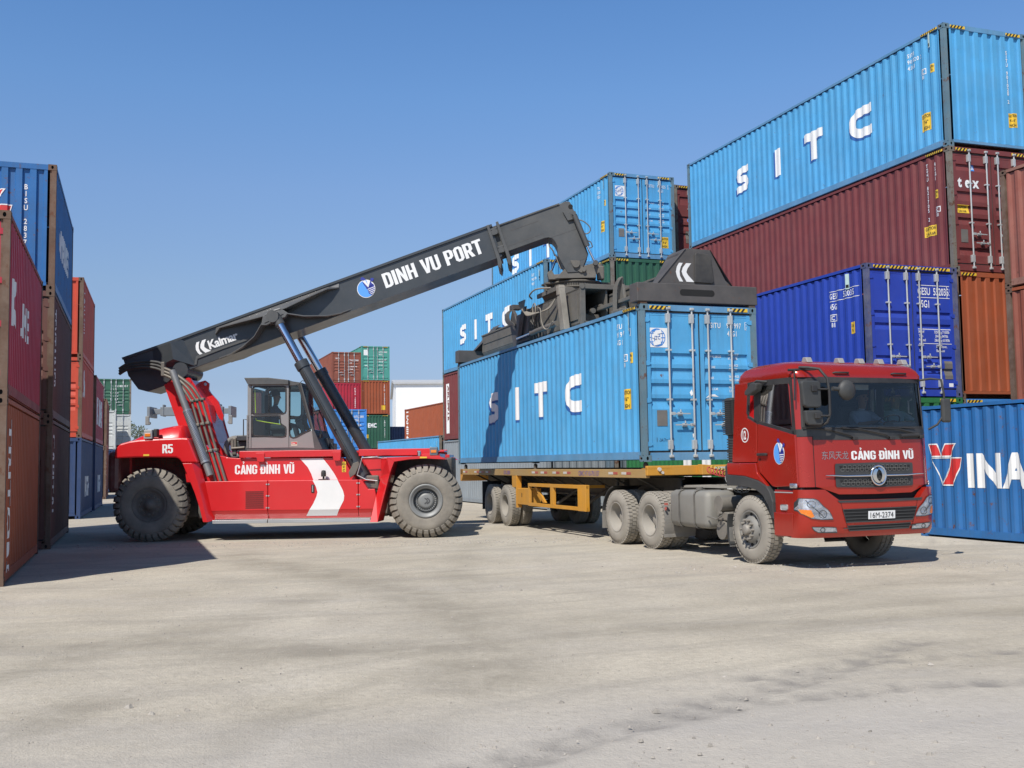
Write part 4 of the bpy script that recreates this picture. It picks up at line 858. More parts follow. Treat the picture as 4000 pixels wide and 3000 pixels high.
SM = empty("reach_stacker", (-7.93, 24.96, 0), R(-1.5), "red reach stacker with raised charcoal boom gripping a light blue container", "reach stacker")
def big_wheel(parent, x, y, face, r=0.79, w_=0.50, style='front', flip=1):
    """wheel whose outer face looks along -y (flip=1) or +y (flip=-1)"""
    M_ = Matrix.Translation((x, y, r)) @ Matrix.Rotation(R(90), 4, 'X')      # local +z -> -y
    if flip < 0: M_ = Matrix.Translation((x, y, r)) @ Matrix.Rotation(R(-90), 4, 'X')
    we = MB(); h = w_
    rim_r = 0.36 * r / 0.79
    we.lathe([(rim_r, h - 0.02), (rim_r + 0.02, h), (rim_r + 0.07, h + 0.005), (r * 0.62, h + 0.012), (r * 0.70, h + 0.016), (r * 0.78, h + 0.0), (r * 0.84, h - 0.045), (r * 0.885, h - 0.10),
              (r * 0.90, h - 0.13), (r * 0.91, h / 2), (r * 0.90, 0.13), (r * 0.885, 0.10), (r * 0.84, 0.045), (r * 0.80, 0.0), (rim_r + 0.07, 0.0), (rim_r, 0.02)], 64, close=True)
    n = 32
    for k in range(n):                      # lugs: tall ribs wrapping from tread over the shoulder
        for side in (0, 1):
            a = 2 * math.pi * (k + 0.5 * side) / n; s = 1
            w1, w2 = 0.040 * r / 0.79, 0.050 * r / 0.79
            prof = [(r * 0.80, h + 0.005), (r * 0.885, h - 0.02), (r * 0.955, h - 0.07), (r * 1.0, h - 0.115), (r * 1.0, h * 0.52)]
            if side: prof = [(q, h - z) for q, z in prof]
            vs = []
            for i, (q, z) in enumerate(prof):
                t = a + (0.0 if i < 3 else 0.012 * i); ww = (w1 if i < 1 else w2) / q
                lo = q - (0.10 if i > 1 else 0.05)
                for dt, qq in ((-ww, q), (ww, q), (ww, lo), (-ww, lo)):
                    zz = z if qq == q else (z - 0.06 * (1 if side == 0 else -1))
                    vs.append((qq * math.cos(t + dt), qq * math.sin(t + dt), zz))
            fs = []
            for i in range(len(prof) - 1):
                b0, b1 = i * 4, i * 4 + 4
                fs += [(b0, b0 + 1, b1 + 1, b1), (b0 + 1, b0 + 2, b1 + 2, b1 + 1), (b0 + 3, b0, b1, b1 + 3)]
            fs += [(0, 1, 2, 3), (len(vs) - 4, len(vs) - 3, len(vs) - 2, len(vs) - 1)]
            we.add(vs, fs)
    W = empty("wheel", (0, 0, 0), 0, parent=parent); W.matrix_local = M_
    we.build("tyre", TYRE, W)
    rm = MB(); d = h - 0.02
    if style == 'front':
        rm.lathe([(rim_r + 0.005, d + 0.02), (rim_r - 0.01, d + 0.035), (rim_r - 0.035, d + 0.03), (rim_r - 0.05, d - 0.0), (rim_r - 0.075, d + 0.005), (rim_r - 0.09, d - 0.02), (rim_r - 0.10, d - 0.10), (rim_r - 0.105, d - 0.15), (0.12, d - 0.15), (0.0, d - 0.15)], 40)
        ho = rm.build("rim", RIM, W)
        hb = MB(); hb.lathe([(0.245, d - 0.15), (0.235, d - 0.11), (0.165, d - 0.085), (0.16, d - 0.065), (0.12, d - 0.058), (0.0, d - 0.055)], 32)
        for k in range(30):
            a = 2 * math.pi * k / 30; c_, s_ = math.cos(a), math.sin(a)
            hb.cyl((0.205 * c_, 0.205 * s_, d - 0.12), (0.205 * c_, 0.205 * s_, d - 0.072), 0.0165, n=8)
        hb.build("hub", RIM, W)
        ch = MB(); S_ = Surf(lambda u, v, hh: (u, v, d - 0.052 + hh))
        S_.put(ch, join2d(*[stroke2d([(x0 - 0.03, 0.06), (x0 + 0.015, 0.03), (x0 + 0.03, 0.0), (x0 + 0.015, -0.03), (x0 - 0.03, -0.06)], 0.022) for x0 in (0.0, 0.05)]), 0.002)
        ch.build("hub_emblem", paint("dark_hub_mark", (0.07, 0.07, 0.07), 0.5), W)
    else:
        rm.lathe([(rim_r + 0.005, d + 0.02), (rim_r - 0.02, d + 0.02), (rim_r - 0.06, d - 0.01), (rim_r - 0.09, d - 0.03), (0.10, d - 0.02), (0.09, d + 0.03), (0.0, d + 0.035)], 40)
        for k in range(12):
            a = 2 * math.pi * k / 12; c_, s_ = math.cos(a), math.sin(a)
            rm.cyl((0.205 * c_, 0.205 * s_, d - 0.02), (0.205 * c_, 0.205 * s_, d + 0.03), 0.028, n=8)
        rm.build("rim", paint("soiled_rim", (0.10, 0.095, 0.085), 0.7, 0, 0.2, 0.5), W)
    return W
WR = big_wheel(SM, -0.02, -1.10, 0, style='rear')
big_wheel(SM, -0.02, 1.10, 0, style='rear', flip=-1)
big_wheel(SM, 6.10, -1.43, 0, style='front'); big_wheel(SM, 6.10, 1.43, 0, style='front', flip=-1)
big_wheel(SM, 6.10, -0.85, 0, style='rear'); big_wheel(SM, 6.10, 0.85, 0, style='rear', flip=-1)

# chassis: lower box between the wheels, axles
m = MB()
m.box(0.9, 5.15, -1.10, 1.10, 0.44, 1.30, 0.02); m.box(-0.6, 1.2, -0.55, 0.55, 0.45, 1.75, 0.02); m.box(5.1, 6.55, -0.55, 0.55, 0.40, 1.72, 0.02)
m.cyl((-0.02, -1.1, 0.79), (-0.02, 1.1, 0.79), 0.14); m.cyl((6.1, -1.5, 0.79), (6.1, 1.5, 0.79), 0.2)
m.box(5.05, 5.35, -1.3, 1.3, 0.5, 0.9, 0.02); m.box(-0.66, 1.0, -1.0, 1.0, 1.2, 1.85, 0.02)
m.build("chassis", paint("black_chassis_paint", (0.03, 0.03, 0.03), 0.6, 0, 0.2, 0.5), SM)
def mirror(fn):
    for s in (-1, 1): fn(s)
# upper body with curved rise to the column
def ubody(s):
    m = MB(); y0, y1 = sorted((s * 1.36, s * 1.12))
    pts = [(0.72, 1.25), (0.62, 1.85), (0.78, 2.05)] + [(1.14, 2.08), (1.24, 1.98), (1.42, 1.85), (1.62, 1.79), (1.85, 1.77), (4.19, 1.752), (4.50, 1.25)]
    m.prism(pts, 'y', y0, y1, 0.012); m.prism([(4.60, 1.75), (5.18, 1.745), (5.14, 1.25), (4.90, 1.25)], 'y', y0, y1, 0.012); m.box(4.1, 5.0, *sorted((s * 1.12, s * 1.0)), 0.9, 1.74)
    return m.build("upper_body", MRED, SM)
UB = ubody(-1); ubody(1)
def lbody(s):
    m = MB(); ya, yb = s * 1.62, s * 1.40
    m.prism([(1.21, 1.27), (2.592, 1.27), (2.592, 0.62), (1.36, 0.62)], 'y', *sorted((ya, yb)), 0.01)
    m.prism([(2.604, 1.27), (4.578, 1.26), (4.578, 0.62), (2.604, 0.62)], 'y', *sorted((ya, yb)), 0.01)
    m.prism([(4.590, 1.26), (4.66, 1.26), (4.80, 1.05), (4.945, 1.06), (4.98, 0.90), (4.92, 0.62), (4.590, 0.62)], 'y', *sorted((ya, yb)), 0.01)
    # lower skirt leaning inwards
    for x0, x1, xb0, xb1 in ((1.36, 2.592, 1.43, 2.592), (2.604, 4.578, 2.604, 4.578), (4.590, 4.92, 4.590, 4.86)):
        vs = [(x0, ya, 0.62), (x1, ya, 0.62), (xb1, s * 1.54, 0.44), (xb0, s * 1.54, 0.44), (x0, yb, 0.62), (x1, yb, 0.62), (xb1, yb, 0.44), (xb0, yb, 0.44)]
        m.add(vs, [(0, 1, 2, 3), (3, 2, 6, 7), (0, 3, 7, 4), (1, 5, 6, 2)])
    m.box(1.21, 4.9, *sorted((s * 1.45, s * 1.30)), 1.235, 1.262)
    return m.build("side_panel", MRED, SM, fix=True)
SPN = lbody(-1); lbody(1)
# details of the near side panel
S1 = Surf(lambda u, v, h: (u, -1.62 - h, v)); S2 = Surf(lambda u, v, h: (u, -1.36 - h, v))
m = MB()
for i in range(22): m.box(2.12 + i * 0.0176, 2.127 + i * 0.0176, -1.6235, -1.618, 0.665, 1.03)
for i in range(9): m.box(2.11, 2.51, -1.6245, -1.619, 0.668 + i * 0.044, 0.690 + i * 0.044)
m.build("air_grille", paint("dark_red_grille", (0.16, 0.012, 0.012), 0.6), SPN)
m = MB(); m.box(3.555, 3.625, -1.632, -1.618, 0.99, 1.17, 0.01); m.build("door_handle", RUBB, SPN)
m = MB(); m.box(3.578, 3.600, -1.645, -1.632, 1.01, 1.15, 0.004); m.build("handle_grip", CHROME, SPN)
m = MB()
for z in (0.68, 0.94, 1.19):
    for x in (2.575, 2.621, 4.561, 4.607): m.cyl((x, -1.622, z), (x, -1.632, z), 0.017, n=10)
m.build("hinge_bolts", CHROME, SPN)
lowc = [(3.60, 1.24), (4.15, 1.235)] + [(4.22, 1.08), (4.275, 0.95), (4.27, 0.85), (4.22, 0.72), (4.155, 0.625)] + [(3.525, 0.625), (3.62, 0.80), (3.665, 0.90), (3.69, 1.0), (3.675, 1.09)]
q = MB(); S1.put(q, poly2d([(3.585, 1.262), (4.13, 1.262), (4.195, 1.14), (4.25, 1.03), (4.278, 0.92), (4.265, 0.82), (4.165, 0.625), (3.515, 0.625), (3.60, 0.76), (3.665, 0.90), (3.69, 1.0), (3.66, 1.12)]), 0.003)
q.add([(4.165, -1.625, 0.625), (3.515, -1.625, 0.625), (3.435, -1.565, 0.49), (4.105, -1.565, 0.49)], [(0, 1, 2, 3)])
q.build("white_chevron_band", WHITE, SPN)
q = MB(); S2.put(q, poly2d([(3.25, 1.742), (3.755, 1.742), (3.90, 1.56), (4.01, 1.40), (4.085, 1.265), (3.545, 1.265), (3.50, 1.40), (3.42, 1.55)]), 0.004); q.build("white_chevron_band", WHITE, UB)
q = MB(); S2.put(q, place2d(block("CẢNG ĐÌNH VŨ", 0.205, 1.32), 1.80, 1.415), 0.004); q.build("lettering", WHITE, UB)
q = MB(); S2.put(q, rect2d(4.18, 1.43, 4.27, 1.66), 0.004); q = q.build("warning_sticker", YEL, UB)
mm = MB(); S2.put(mm, join2d(*[stroke2d(arc(4.225, z, 0.022, 0.022, 20, 320, 6), 0.012) for z in (1.47, 1.545)], stroke2d([(4.195, 1.60), (4.225, 1.645), (4.255, 1.60), (4.195, 1.60)], 0.010)), 0.007); mm.build("warning_symbols", BLK, q)
m = MB(); m.box(3.70, 3.90, -1.58, -1.44, 1.262, 1.285, 0.006); m.cyl((3.80, -1.5, 1.285), (3.80, -1.5, 1.34), 0.022); m.lathe([(0.055, 1.34), (0.055, 1.42), (0.045, 1.47), (0.0, 1.48)], 16, Matrix.Translation((3.80, -1.5, 0))); m.build("filler_cap", RUBB, SM)
# long top rails
def rail(s):
    m = MB()
    for xa_, xb_ in ((1.91, 4.17), (4.56, 6.28)): m.box(xa_, xb_, *sorted((s * 1.42, s * 1.30)), 1.775, 1.925, 0.012)
    m.box(1.91, 6.28, *sorted((s * 1.12, s * 0.55)), 1.86, 1.90, 0.005); m.box(1.91, 4.17, *sorted((s * 1.40, s * 1.12)), 1.86, 1.90, 0.005); m.box(4.56, 6.28, *sorted((s * 1.40, s * 1.12)), 1.86, 1.90, 0.005)
    for x in (2.38, 4.07):
        m.prism([(x - 0.10, 1.88), (x + 0.10, 1.88), (x + 0.09, 1.68), (x - 0.06, 1.68)], 'y', *sorted((s * 1.44, s * 1.42)), 0.006)
        for dx in (-0.04, 0.06): m.cyl((x + dx, s * 1.44, 1.70), (x + dx, s * 1.45, 1.70), 0.016, n=8)
    return m.build("side_rail", MRED, SM)
rail(-1); rail(1)
def step(s):
    m = MB(); m.box(1.40, 2.60, *sorted((s * 1.68, s * 1.40)), 0.35, 0.425, 0.006); m.box(2.615, 4.86, *sorted((s * 1.68, s * 1.40)), 0.35, 0.425, 0.006)
    for i in range(86): x = 1.43 + i * 0.040; m.box(x, x + 0.018, *sorted((s * 1.682, s * 1.60)), 0.41, 0.431)
    return m.build("step", ALU, SM)
step(-1); step(1)
# rear fenders, slanted legs and hood
def rfender(s):
    m = MB(); o = s * 1.63; i_ = s * 0.95
    # band over the wheel with rounded top edge
    prof = [(-0.80, 1.80), (-0.79, 2.0), (-0.68, 2.12), (-0.45, 2.18), (-0.25, 2.205), (0.2, 2.225), (0.70, 2.235), (0.84, 2.225), (0.95, 1.96), (1.065, 1.68), (0.705, 1.68), (0.65, 1.76), (0.58, 1.80), (0.3, 1.81), (-0.33, 1.815)]
    m.prism(prof, 'y', *sorted((o, i_)), 0.035)
    # inner face of the wheel box
    m.prism([(-0.80, 1.80), (0.6, 1.80), (0.72, 1.66), (0.72, 1.5), (-0.80, 1.5)], 'y', *sorted((s * 0.98, s * 0.95)))
    return m.build("rear_fender", MRED, SM, fix=True)
RF = rfender(-1); rfender(1)
def rleg(s):
    m = MB(); o = s * 1.63
    outer = [(0.715, 1.672), (0.90, 1.672), (0.985, 1.45), (1.22, 0.39), (1.18, 0.385), (1.10, 0.70), (1.00, 1.0), (0.87, 1.32)]
    m.prism([(0.715, 1.672), (0.93, 1.672), (1.08, 1.2), (1.28, 0.385), (1.18, 0.385), (1.10, 0.70), (1.00, 1.0), (0.87, 1.32)], 'y', *sorted((o, s * 1.2)), 0.008)
    # face turning forward and inward, in its own shade by angle
    vs = [(0.93, o, 1.672), (1.065, s * 1.50, 1.672), (1.41, s * 1.50, 0.43), (1.28, o, 0.385), (1.08, o, 1.2)]
    m.add(vs, [(0, 1, 2, 3, 4)]); m.add([(0.93, o, 1.672), (0.93, s * 1.2, 1.672), (1.065, s * 1.50, 1.672)], [(0, 1, 2)])
    return m.build("slanted_mudguard", MRED, SM, fix=True)
rleg(-1); rleg(1)
# hood: lofted sections across the width
def hood():
    m = MB()
    top = [(-0.86, 1.96), (-0.80, 2.06), (-0.62, 2.19), (-0.40, 2.285), (-0.20, 2.37), (0.0, 2.44), (0.14, 2.475), (0.35, 2.51), (0.54, 2.535), (0.61, 2.50), (0.68, 2.26), (0.72, 2.15)]
    ys_ = [-1.42, -1.34, -1.15, 0, 1.15, 1.34, 1.42]; drop = [0.30, 0.07, 0.0, -0.01, 0.0, 0.07, 0.30]
    vs = []; n = len(top)
    for y, d in zip(ys_, drop):
        for x, z in top: vs.append((x + (0.02 if d > 0.2 and x < 0 else 0), y, max(2.10, z - d * min(1, (z - 1.9) / 0.5)) if d > 0.2 else z - d))
    fs = [(i * n + k, i * n + k + 1, (i + 1) * n + k + 1, (i + 1) * n + k) for i in range(len(ys_) - 1) for k in range(n - 1)]
    m.smooth = True; m.add(vs, fs); m.smooth = False
    m.box(-0.86, 0.65, -1.0, 1.0, 1.3, 1.97, 0.03)
    o = m.build("engine_hood", MRED, SM)
    b = MB(); b.box(-0.98, -0.70, -1.58, 1.58, 1.05, 1.96, 0.10); b.build("counterweight", paint("dark_maroon_counterweight", (0.10, 0.012, 0.014), 0.45, 0, 0.1, 0.3, coat=0.3), SM)
    return o
HD = hood()
m = MB(); m.box(-0.14, 0.045, -1.66, -1.50, 2.22, 2.42, 0.012); L_ = m.build("side_lamp", LIGHTP, SM)
m = MB(); m.box(-0.11, 0.015, -1.672, -1.658, 2.27, 2.34, 0.004); m.build("lens", AMBER, L_)
m = MB(); m.box(0.05, 0.14, -1.60, -1.45, 2.26, 2.44, 0.02); m.build("horn", RUBB, L_)
q = MB(); SF = Surf(lambda u, v, h: (u, -1.63 - h, v)); SF.put(q, place2d(block("R5", 0.195, 0.235), 0.27, 1.90), 0.004); q.build("lettering", WHITE, RF)
q = MB(); SF.put(q, rect2d(-0.15, 1.845, -0.02, 1.885), 0.004); q.build("yellow_reflector", YEL, RF)
# front fenders
def ffender(s):
    m = MB(); o = s * 1.99; i_ = s * 1.36; ins = s * 1.40
    m.prism([(5.27, 1.735), (5.42, 1.64), (5.75, 1.685), (6.10, 1.70), (6.30, 1.685), (6.54, 1.672), (6.38, 1.76)], 'y', *sorted((o, i_)), 0.006)
    # sloping front strip, flaring outwards towards the wheel
    a = [(5.06, 1.74), (4.99, 1.33), (4.86, 0.36)]; b = [(5.27, 1.735), (5.42, 1.64), (5.33, 1.40), (5.17, 0.90), (5.06, 0.36)]
    vs = [(5.05, ins, 1.74), (5.27, o, 1.737), (5.42, o, 1.64), (5.33, o, 1.40), (5.17, o, 0.90), (5.06, o, 0.36), (4.90, o, 0.36), (4.98, s * 1.66, 0.90), (5.08, s * 1.58, 1.33)]
    m.add(vs, [(0, 1, 2, 3, 8), (8, 3, 4, 7), (7, 4, 5, 6)])
    m.add([(5.42, o, 1.64), (5.42, i_, 1.64), (5.10, i_, 0.36), (5.06, o, 0.36), (5.33, o, 1.40), (5.17, o, 0.90)], [(0, 1, 2, 3, 5, 4)])
    m.add([(4.90, o, 0.36), (5.06, o, 0.36), (5.10, i_, 0.36), (4.95, i_, 0.36)], [(0, 1, 2, 3)])
    m.box(6.0, 6.40, *sorted((s * 1.9, s * 0.6)), 1.72, 1.80, 0.01)
    return m.build("front_fender", MRED, SM)
FF = ffender(-1); ffender(1)
q = MB(); Surf(lambda u, v, h: (u, -1.99 - h, v)).put(q, rect2d(5.98, 1.705, 6.13, 1.738), 0.004); q.build("yellow_reflector", YEL, FF)
m = MB(); m.box(6.19, 6.36, -1.97, -1.80, 1.765, 1.94, 0.012); L_ = m.build("side_lamp", paint("grey_blue_housing", (0.13, 0.15, 0.17), 0.5), SM)
m = MB(); m.box(6.215, 6.335, -1.985, -1.968, 1.82, 1.88, 0.004); m.build("lens", AMBER, L_)
m = MB(); m.cyl((5.95, -1.86, 1.76), (5.95, -1.86, 1.84), 0.045); m.box(5.91, 5.99, -1.90, -1.82, 1.84, 1.87, 0.01); m.build("beacon", CHROME, SM)
# column under the boom
m = MB()
col_pts = [(-0.11, 3.50), (0.08, 3.60), (0.20, 3.66), (0.52, 3.62), (0.60, 3.50), (0.75, 3.24), (0.91, 3.04), (1.05, 2.52), (1.17, 2.14), (1.30, 1.96), (1.50, 1.84), (1.80, 1.78), (1.80, 1.25), (0.60, 1.25), (0.60, 1.85), (0.22, 2.58)]
m.prism(col_pts, 'y', -0.52, -0.47, 0.01); m.prism(col_pts, 'y', 0.47, 0.52, 0.01)
m.prism([(p[0] - 0.02 if p[0] > 0.3 else p[0] + 0.02, p[1] - 0.01) for p in col_pts], 'y', -0.47, 0.47)
m.build("column", MRED, SM)
m = MB()
tb = [(0.46, 3.50), (0.56, 3.60), (0.68, 3.63), (0.77, 3.56), (0.76, 3.40), (0.84, 3.30), (1.00, 3.12), (1.12, 2.80), (1.10, 2.66), (1.02, 2.72), (0.90, 2.95), (0.6, 3.3)]
m.prism(tb, 'y', 0.02, 0.09, 0.006)
TBK = m.build("tie_bracket", MRED, SM)
m = MB(); m.cyl((0.69, 0.022, 3.54), (0.69, 0.008, 3.54), 0.035, n=14); m.build("bracket_hole", paint("pale_hole_fill", (0.45, 0.52, 0.60), 0.5), TBK)  # hole drawn as a pale blue disc on the bracket
m = MB(); m.cyl((0.46, -0.53, 3.58), (0.46, -0.44, 3.58), 0.075, n=18); m.build("pin_boss", MRED, SM)
# boom
m = MB(); hw = 0.43
boom = [(-1.11, 4.13), (0.08, 4.525), (1.0, 4.85), (4.20, 5.96), (7.50, 7.10), (7.76, 6.37), (1.17, 4.09), (0.62, 3.90), (0.40, 3.98), (0.20, 4.10), (-0.02, 4.07), (-0.20, 3.96), (-0.35, 3.90), (-1.03, 3.80)]
m.prism([(-1.11, 4.13), (0.08, 4.525), (7.50, 7.10), (7.76, 6.37), (1.17, 4.09), (0.62, 3.90), (0.15, 3.76), (-0.16, 3.56), (-0.52, 3.44), (-0.72, 3.48), (-0.98, 3.72)], 'y', -hw, hw, 0.008)
m.prism([(-1.13, 4.155), (0.08, 4.55), (7.52, 7.125), (7.54, 7.075), (0.10, 4.50), (-1.11, 4.105)], 'y', -hw - 0.035, hw + 0.035)
m.prism([(1.17, 4.115), (7.75, 6.395), (7.76, 6.365), (1.18, 4.085)], 'y', -hw - 0.02, hw + 0.02)
BO = m.build("boom", MGRY, SM)
# rear end of the boom: wider cheeks, pivot housing
m = MB()
for s_ in (-1, 1):
    a1, a2, a3, a4 = (-0.42, s_ * 0.435, 4.33), (0.06, s_ * 0.60, 4.47), (0.13, s_ * 0.60, 4.08), (-0.36, s_ * 0.435, 3.90)
    b1, b2 = (0.30, s_ * 0.435, 4.56), (0.60, s_ * 0.435, 3.93)
    m.add([a1, a2, a3, a4], [(0, 1, 2, 3)]); m.add([a2, b1, b2, a3], [(0, 1, 2, 3)]); m.add([a1, b1, a2], [(0, 1, 2)]); m.add([a4, a3, b2, (0.2, s_ * 0.435, 3.9)], [(0, 1, 2, 3)])
m.prism([(-0.98, 3.80), (-0.20, 3.92), (0.10, 4.05), (0.36, 3.96), (0.45, 3.80), (0.15, 3.74), (-0.16, 3.47), (-0.52, 3.35), (-0.74, 3.41), (-0.93, 3.66)], 'y', -0.44, 0.44, 0.01)
m.cyl((0.28, -0.56, 3.83), (0.28, 0.56, 3.83), 0.18, n=24)
m.build("boom_tail", MGRY, SM)
# stiffening fins around the lift cylinder pivot
def fins(s):
    m = MB(); yo, yi = s * 0.80, s * 0.43
    def ribbon(P, Q, th=0.02):
        vs = []
        for (x, z, k), in zip(P): pass
    up = [(1.07, 4.66, .06), (1.20, 4.80, .16), (1.75, 4.91, .30), (2.31, 5.03, .37), (2.81, 5.21, .37), (3.25, 5.43, .30), (3.70, 5.65, .18), (3.95, 5.70, .03)]
    lo = [(1.15, 4.10, .03), (1.45, 4.19, .12), (1.75, 4.34, .22), (2.05, 4.56, .32), (2.24, 4.86, .37)]
    lo2 = [(2.81, 5.07, .37), (3.2, 5.01, .33), (3.7, 5.02, .24), (4.0, 5.09, .12), (4.25, 5.20, .02)]
    for P in (up, lo, lo2):
        vs = []
        for x, z, k in P: vs += [(x, s * 0.42, z - 0.012), (x, s * (0.43 + k), z - 0.012), (x, s * (0.43 + k), z + 0.012), (x, s * 0.42, z + 0.012)]
        n = len(P); fs = []
        for i in range(n - 1):
            a = 4 * i
            for j in range(4): fs.append((a + j, a + (j + 1) % 4, a + 4 + (j + 1) % 4, a + 4 + j))
        m.add(vs, fs)
    zt = lambda x: 4.525 + 0.3465 * (x - 0.08) - 0.05
    vs = []
    for x, z, k in up: vs += [(x, s * 0.437, zt(x)), (x, s * (0.43 + k), z)]
    m.add(vs, [(2 * i, 2 * i + 1, 2 * i + 3, 2 * i + 2) for i in range(len(up) - 1)])
    m.prism([(2.22, 4.80), (2.26, 5.02), (2.42, 5.13), (2.66, 5.20), (2.84, 5.08), (2.78, 4.98), (2.60, 4.92), (2.35, 4.80)], 'y', *sorted((s * 0.80, s * 0.70)), 0.015)
    m.prism([(2.30, 4.85), (2.34, 5.0), (2.45, 5.08), (2.64, 5.13), (2.74, 5.06), (2.6, 4.98)], 'y', *sorted((s * 0.815, s * 0.80)), 0.004)
    m.prism([(2.3, 4.85), (2.8, 5.1), (2.7, 5.0), (2.5, 4.85)], 'y', *sorted((s * 0.70, s * 0.43)), 0.01)
    return m.build("stiffening_fins", paint("grey_fin_paint", (0.085, 0.088, 0.090), 0.38, 0, 0.12, 0.2), SM)
fins(-1); fins(1)
def pin(s):
    m = MB(); m.cyl((2.55, s * 0.60, 4.98), (2.55, s * 0.86, 4.98), 0.095, n=20); m.box(2.44, 2.66, *sorted((s * 0.88, s * 0.84)), 4.93, 5.03, 0.02)
    m.build("pivot_pin", PIPE, SM)
pin(-1); pin(1)
# lift cylinders
def lift(s):
    y = s * 0.95; A_, B_ = Vector((2.62, y, 4.94)), Vector((4.86, s * 1.30, 0.93)); d = (B_ - A_).normalized()
    top = A_ + d * 1.20
    m = MB(); m.cyl(top + d * 0.02, B_, 0.138, n=28); m.cyl(top - d * 0.03, top + d * 0.14, 0.160, n=28); m.box(4.76, 4.96, s * 1.30 - 0.14, s * 1.30 + 0.14, 0.85, 1.05, 0.04)
    off = Vector((0.10, 0, 0.05)).normalized()
    c_ = m.build("lift_cylinder", MGRY, SM)
    r = MB(); r.cyl(A_ + d * 0.06, top, 0.098, n=28); r.build("rod", CHROME, c_)
    r = MB(); r.cyl(A_ - d * 0.0, A_ + d * 0.18, 0.115, n=20); r.cyl(A_ + Vector((-0.07, -0.13 * 1, 0.03)), A_ + Vector((-0.07, 0.13, 0.03)), 0.14, n=20); r.build("rod_eye", MHEAD, c_)
    t = MB(); o_ = Vector((-0.02, s * 0.17, 0.0)); t.tube([top + d * 0.25 + o_, top + d * 1.5 + o_, top + d * 2.5 + o_], 0.022); t.tube([top + d * 1.35 + o_ * 1.1, top + d * 1.75 + o_ * 1.1], 0.032); t.build("feed_pipe", MGRY, c_)
lift(-1); lift(1)
m = MB(); m.prism([(4.35, 1.42), (4.45, 1.62), (4.56, 1.66), (4.60, 1.60), (4.50, 1.38), (4.38, 1.30)], 'y', -1.50, -1.46, 0.01)
m.box(4.72, 5.0, -1.40, -1.05, 0.85, 1.35, 0.03); m.cyl((4.88, -1.45, 1.02), (4.88, -1.1, 1.02), 0.10)
m.build("cylinder_foot_bracket", MDUST, SM)
m = MB(); m.tube([(4.55, -1.55, 1.36), (4.62, -1.56, 1.58), (4.66, -1.56, 1.74), (4.98, -1.56, 1.75), (5.12, -1.54, 1.72)], 0.012); m.tube([(4.55, -1.55, 1.36), (4.75, -1.58, 1.26), (5.0, -1.60, 1.23)], 0.012); m.build("grab_handle", ALU, SM)
# collar and inner boom
m = MB()
for a_, b_ in ((7.40, 7.46), (7.62, 7.68)):
    t = 0.72; dx, dz = -0.327, 0.945
    p0 = (a_ + 0.0, 7.09 + (a_ - 7.5) * 0.345); 
    m.prism([(p0[0], p0[1] + 0.03), (p0[0] + 0.055, p0[1] + 0.05), (p0[0] + 0.055 + 0.30, p0[1] + 0.05 - 0.90), (p0[0] + 0.33, p0[1] - 1.0), (p0[0] + 0.26, p0[1] - 0.93), (p0[0] + 0.25, p0[1] - 0.80)], 'y', -0.50, 0.50, 0.008)
for x, z in ((7.58, 6.95), (7.74, 6.53)):
    m.prism([(x - 0.09, z + 0.055), (x + 0.06, z + 0.105), (x + 0.10, z - 0.055), (x - 0.05, z - 0.105)], 'y', -0.475, -0.44, 0.006)
    for ax, az in ((-0.065, 0.035), (0.045, 0.07), (0.075, -0.03), (-0.03, -0.075)): m.cyl((x + ax, -0.475, z + az), (x + ax, -0.487, z + az), 0.012, n=6)
m.build("boom_collar", MHEAD, SM)
m = MB()
ib = [(7.40, 7.02), (9.10, 7.585), (9.28, 7.655), (9.36, 7.63), (9.45, 7.42), (9.50, 7.25), (9.76, 6.40), (9.66, 6.16), (9.60, 5.98), (9.27, 5.97), (9.24, 6.02), (9.05, 6.38), (9.05, 6.58), (9.00, 6.70), (8.93, 6.78), (8.84, 6.805), (8.74, 6.785), (7.70, 6.43)]
m.prism(ib, 'y', -0.36, 0.36, 0.008)
m.prism([(7.5, 7.065), (9.10, 7.605), (9.11, 7.575), (7.51, 7.035)], 'y', -0.385, 0.385)
IB = m.build("inner_boom", MHEAD, SM)
m = MB(); m.cyl((9.37, -0.362, 7.52), (9.37, -0.367, 7.52), 0.055, n=20); m.build("lifting_eye", DARK, IB)
m = MB(); m.prism([(9.18, 7.40), (9.34, 7.38), (9.38, 7.25), (9.46, 7.22), (9.30, 7.18)], 'y', -0.42, -0.36, 0.004); m.cyl((9.44, -0.52, 7.33), (9.44, -0.36, 7.33), 0.05, n=16); m.build("damper_bracket", MHEAD, IB)
m = MB(); Surf(lambda u, v, h: (u, -0.36 - h, v)).put(m, join2d(stroke2d([(7.95, 6.98), (8.62, 7.20), (8.66, 7.10)], 0.012), stroke2d([(8.9, 6.80), (9.62, 7.03)], 0.008), stroke2d([(9.28, 6.17), (9.73, 6.30)], 0.010), stroke2d([(7.9, 6.62), (8.72, 6.90), (8.76, 6.80)], 0.014)), 0.003); m.build("weld_seams", MSPR, IB)
m = MB(); m.cyl((9.45, -0.46, 7.30), (9.74, -0.46, 6.56), 0.062, n=16); c_ = m.build("damper_cylinder", MHEAD, SM)
r = MB(); r.cyl((9.74, -0.46, 6.56), (9.90, -0.46, 6.20), 0.028, n=12); r.build("rod", CHROME, c_); r = MB(); r.cyl((9.92, -0.52, 6.16), (9.92, -0.40, 6.16), 0.06); r.build("rod_eye", MHEAD, c_)
m = MB(); m.cyl((9.02, 0.30, 6.42), (8.86, 0.28, 6.02), 0.028); m.cyl((9.00, -0.10, 6.45), (9.13, -0.05, 6.10), 0.02); m.build("rear_damper_rods", CHROME, SM)
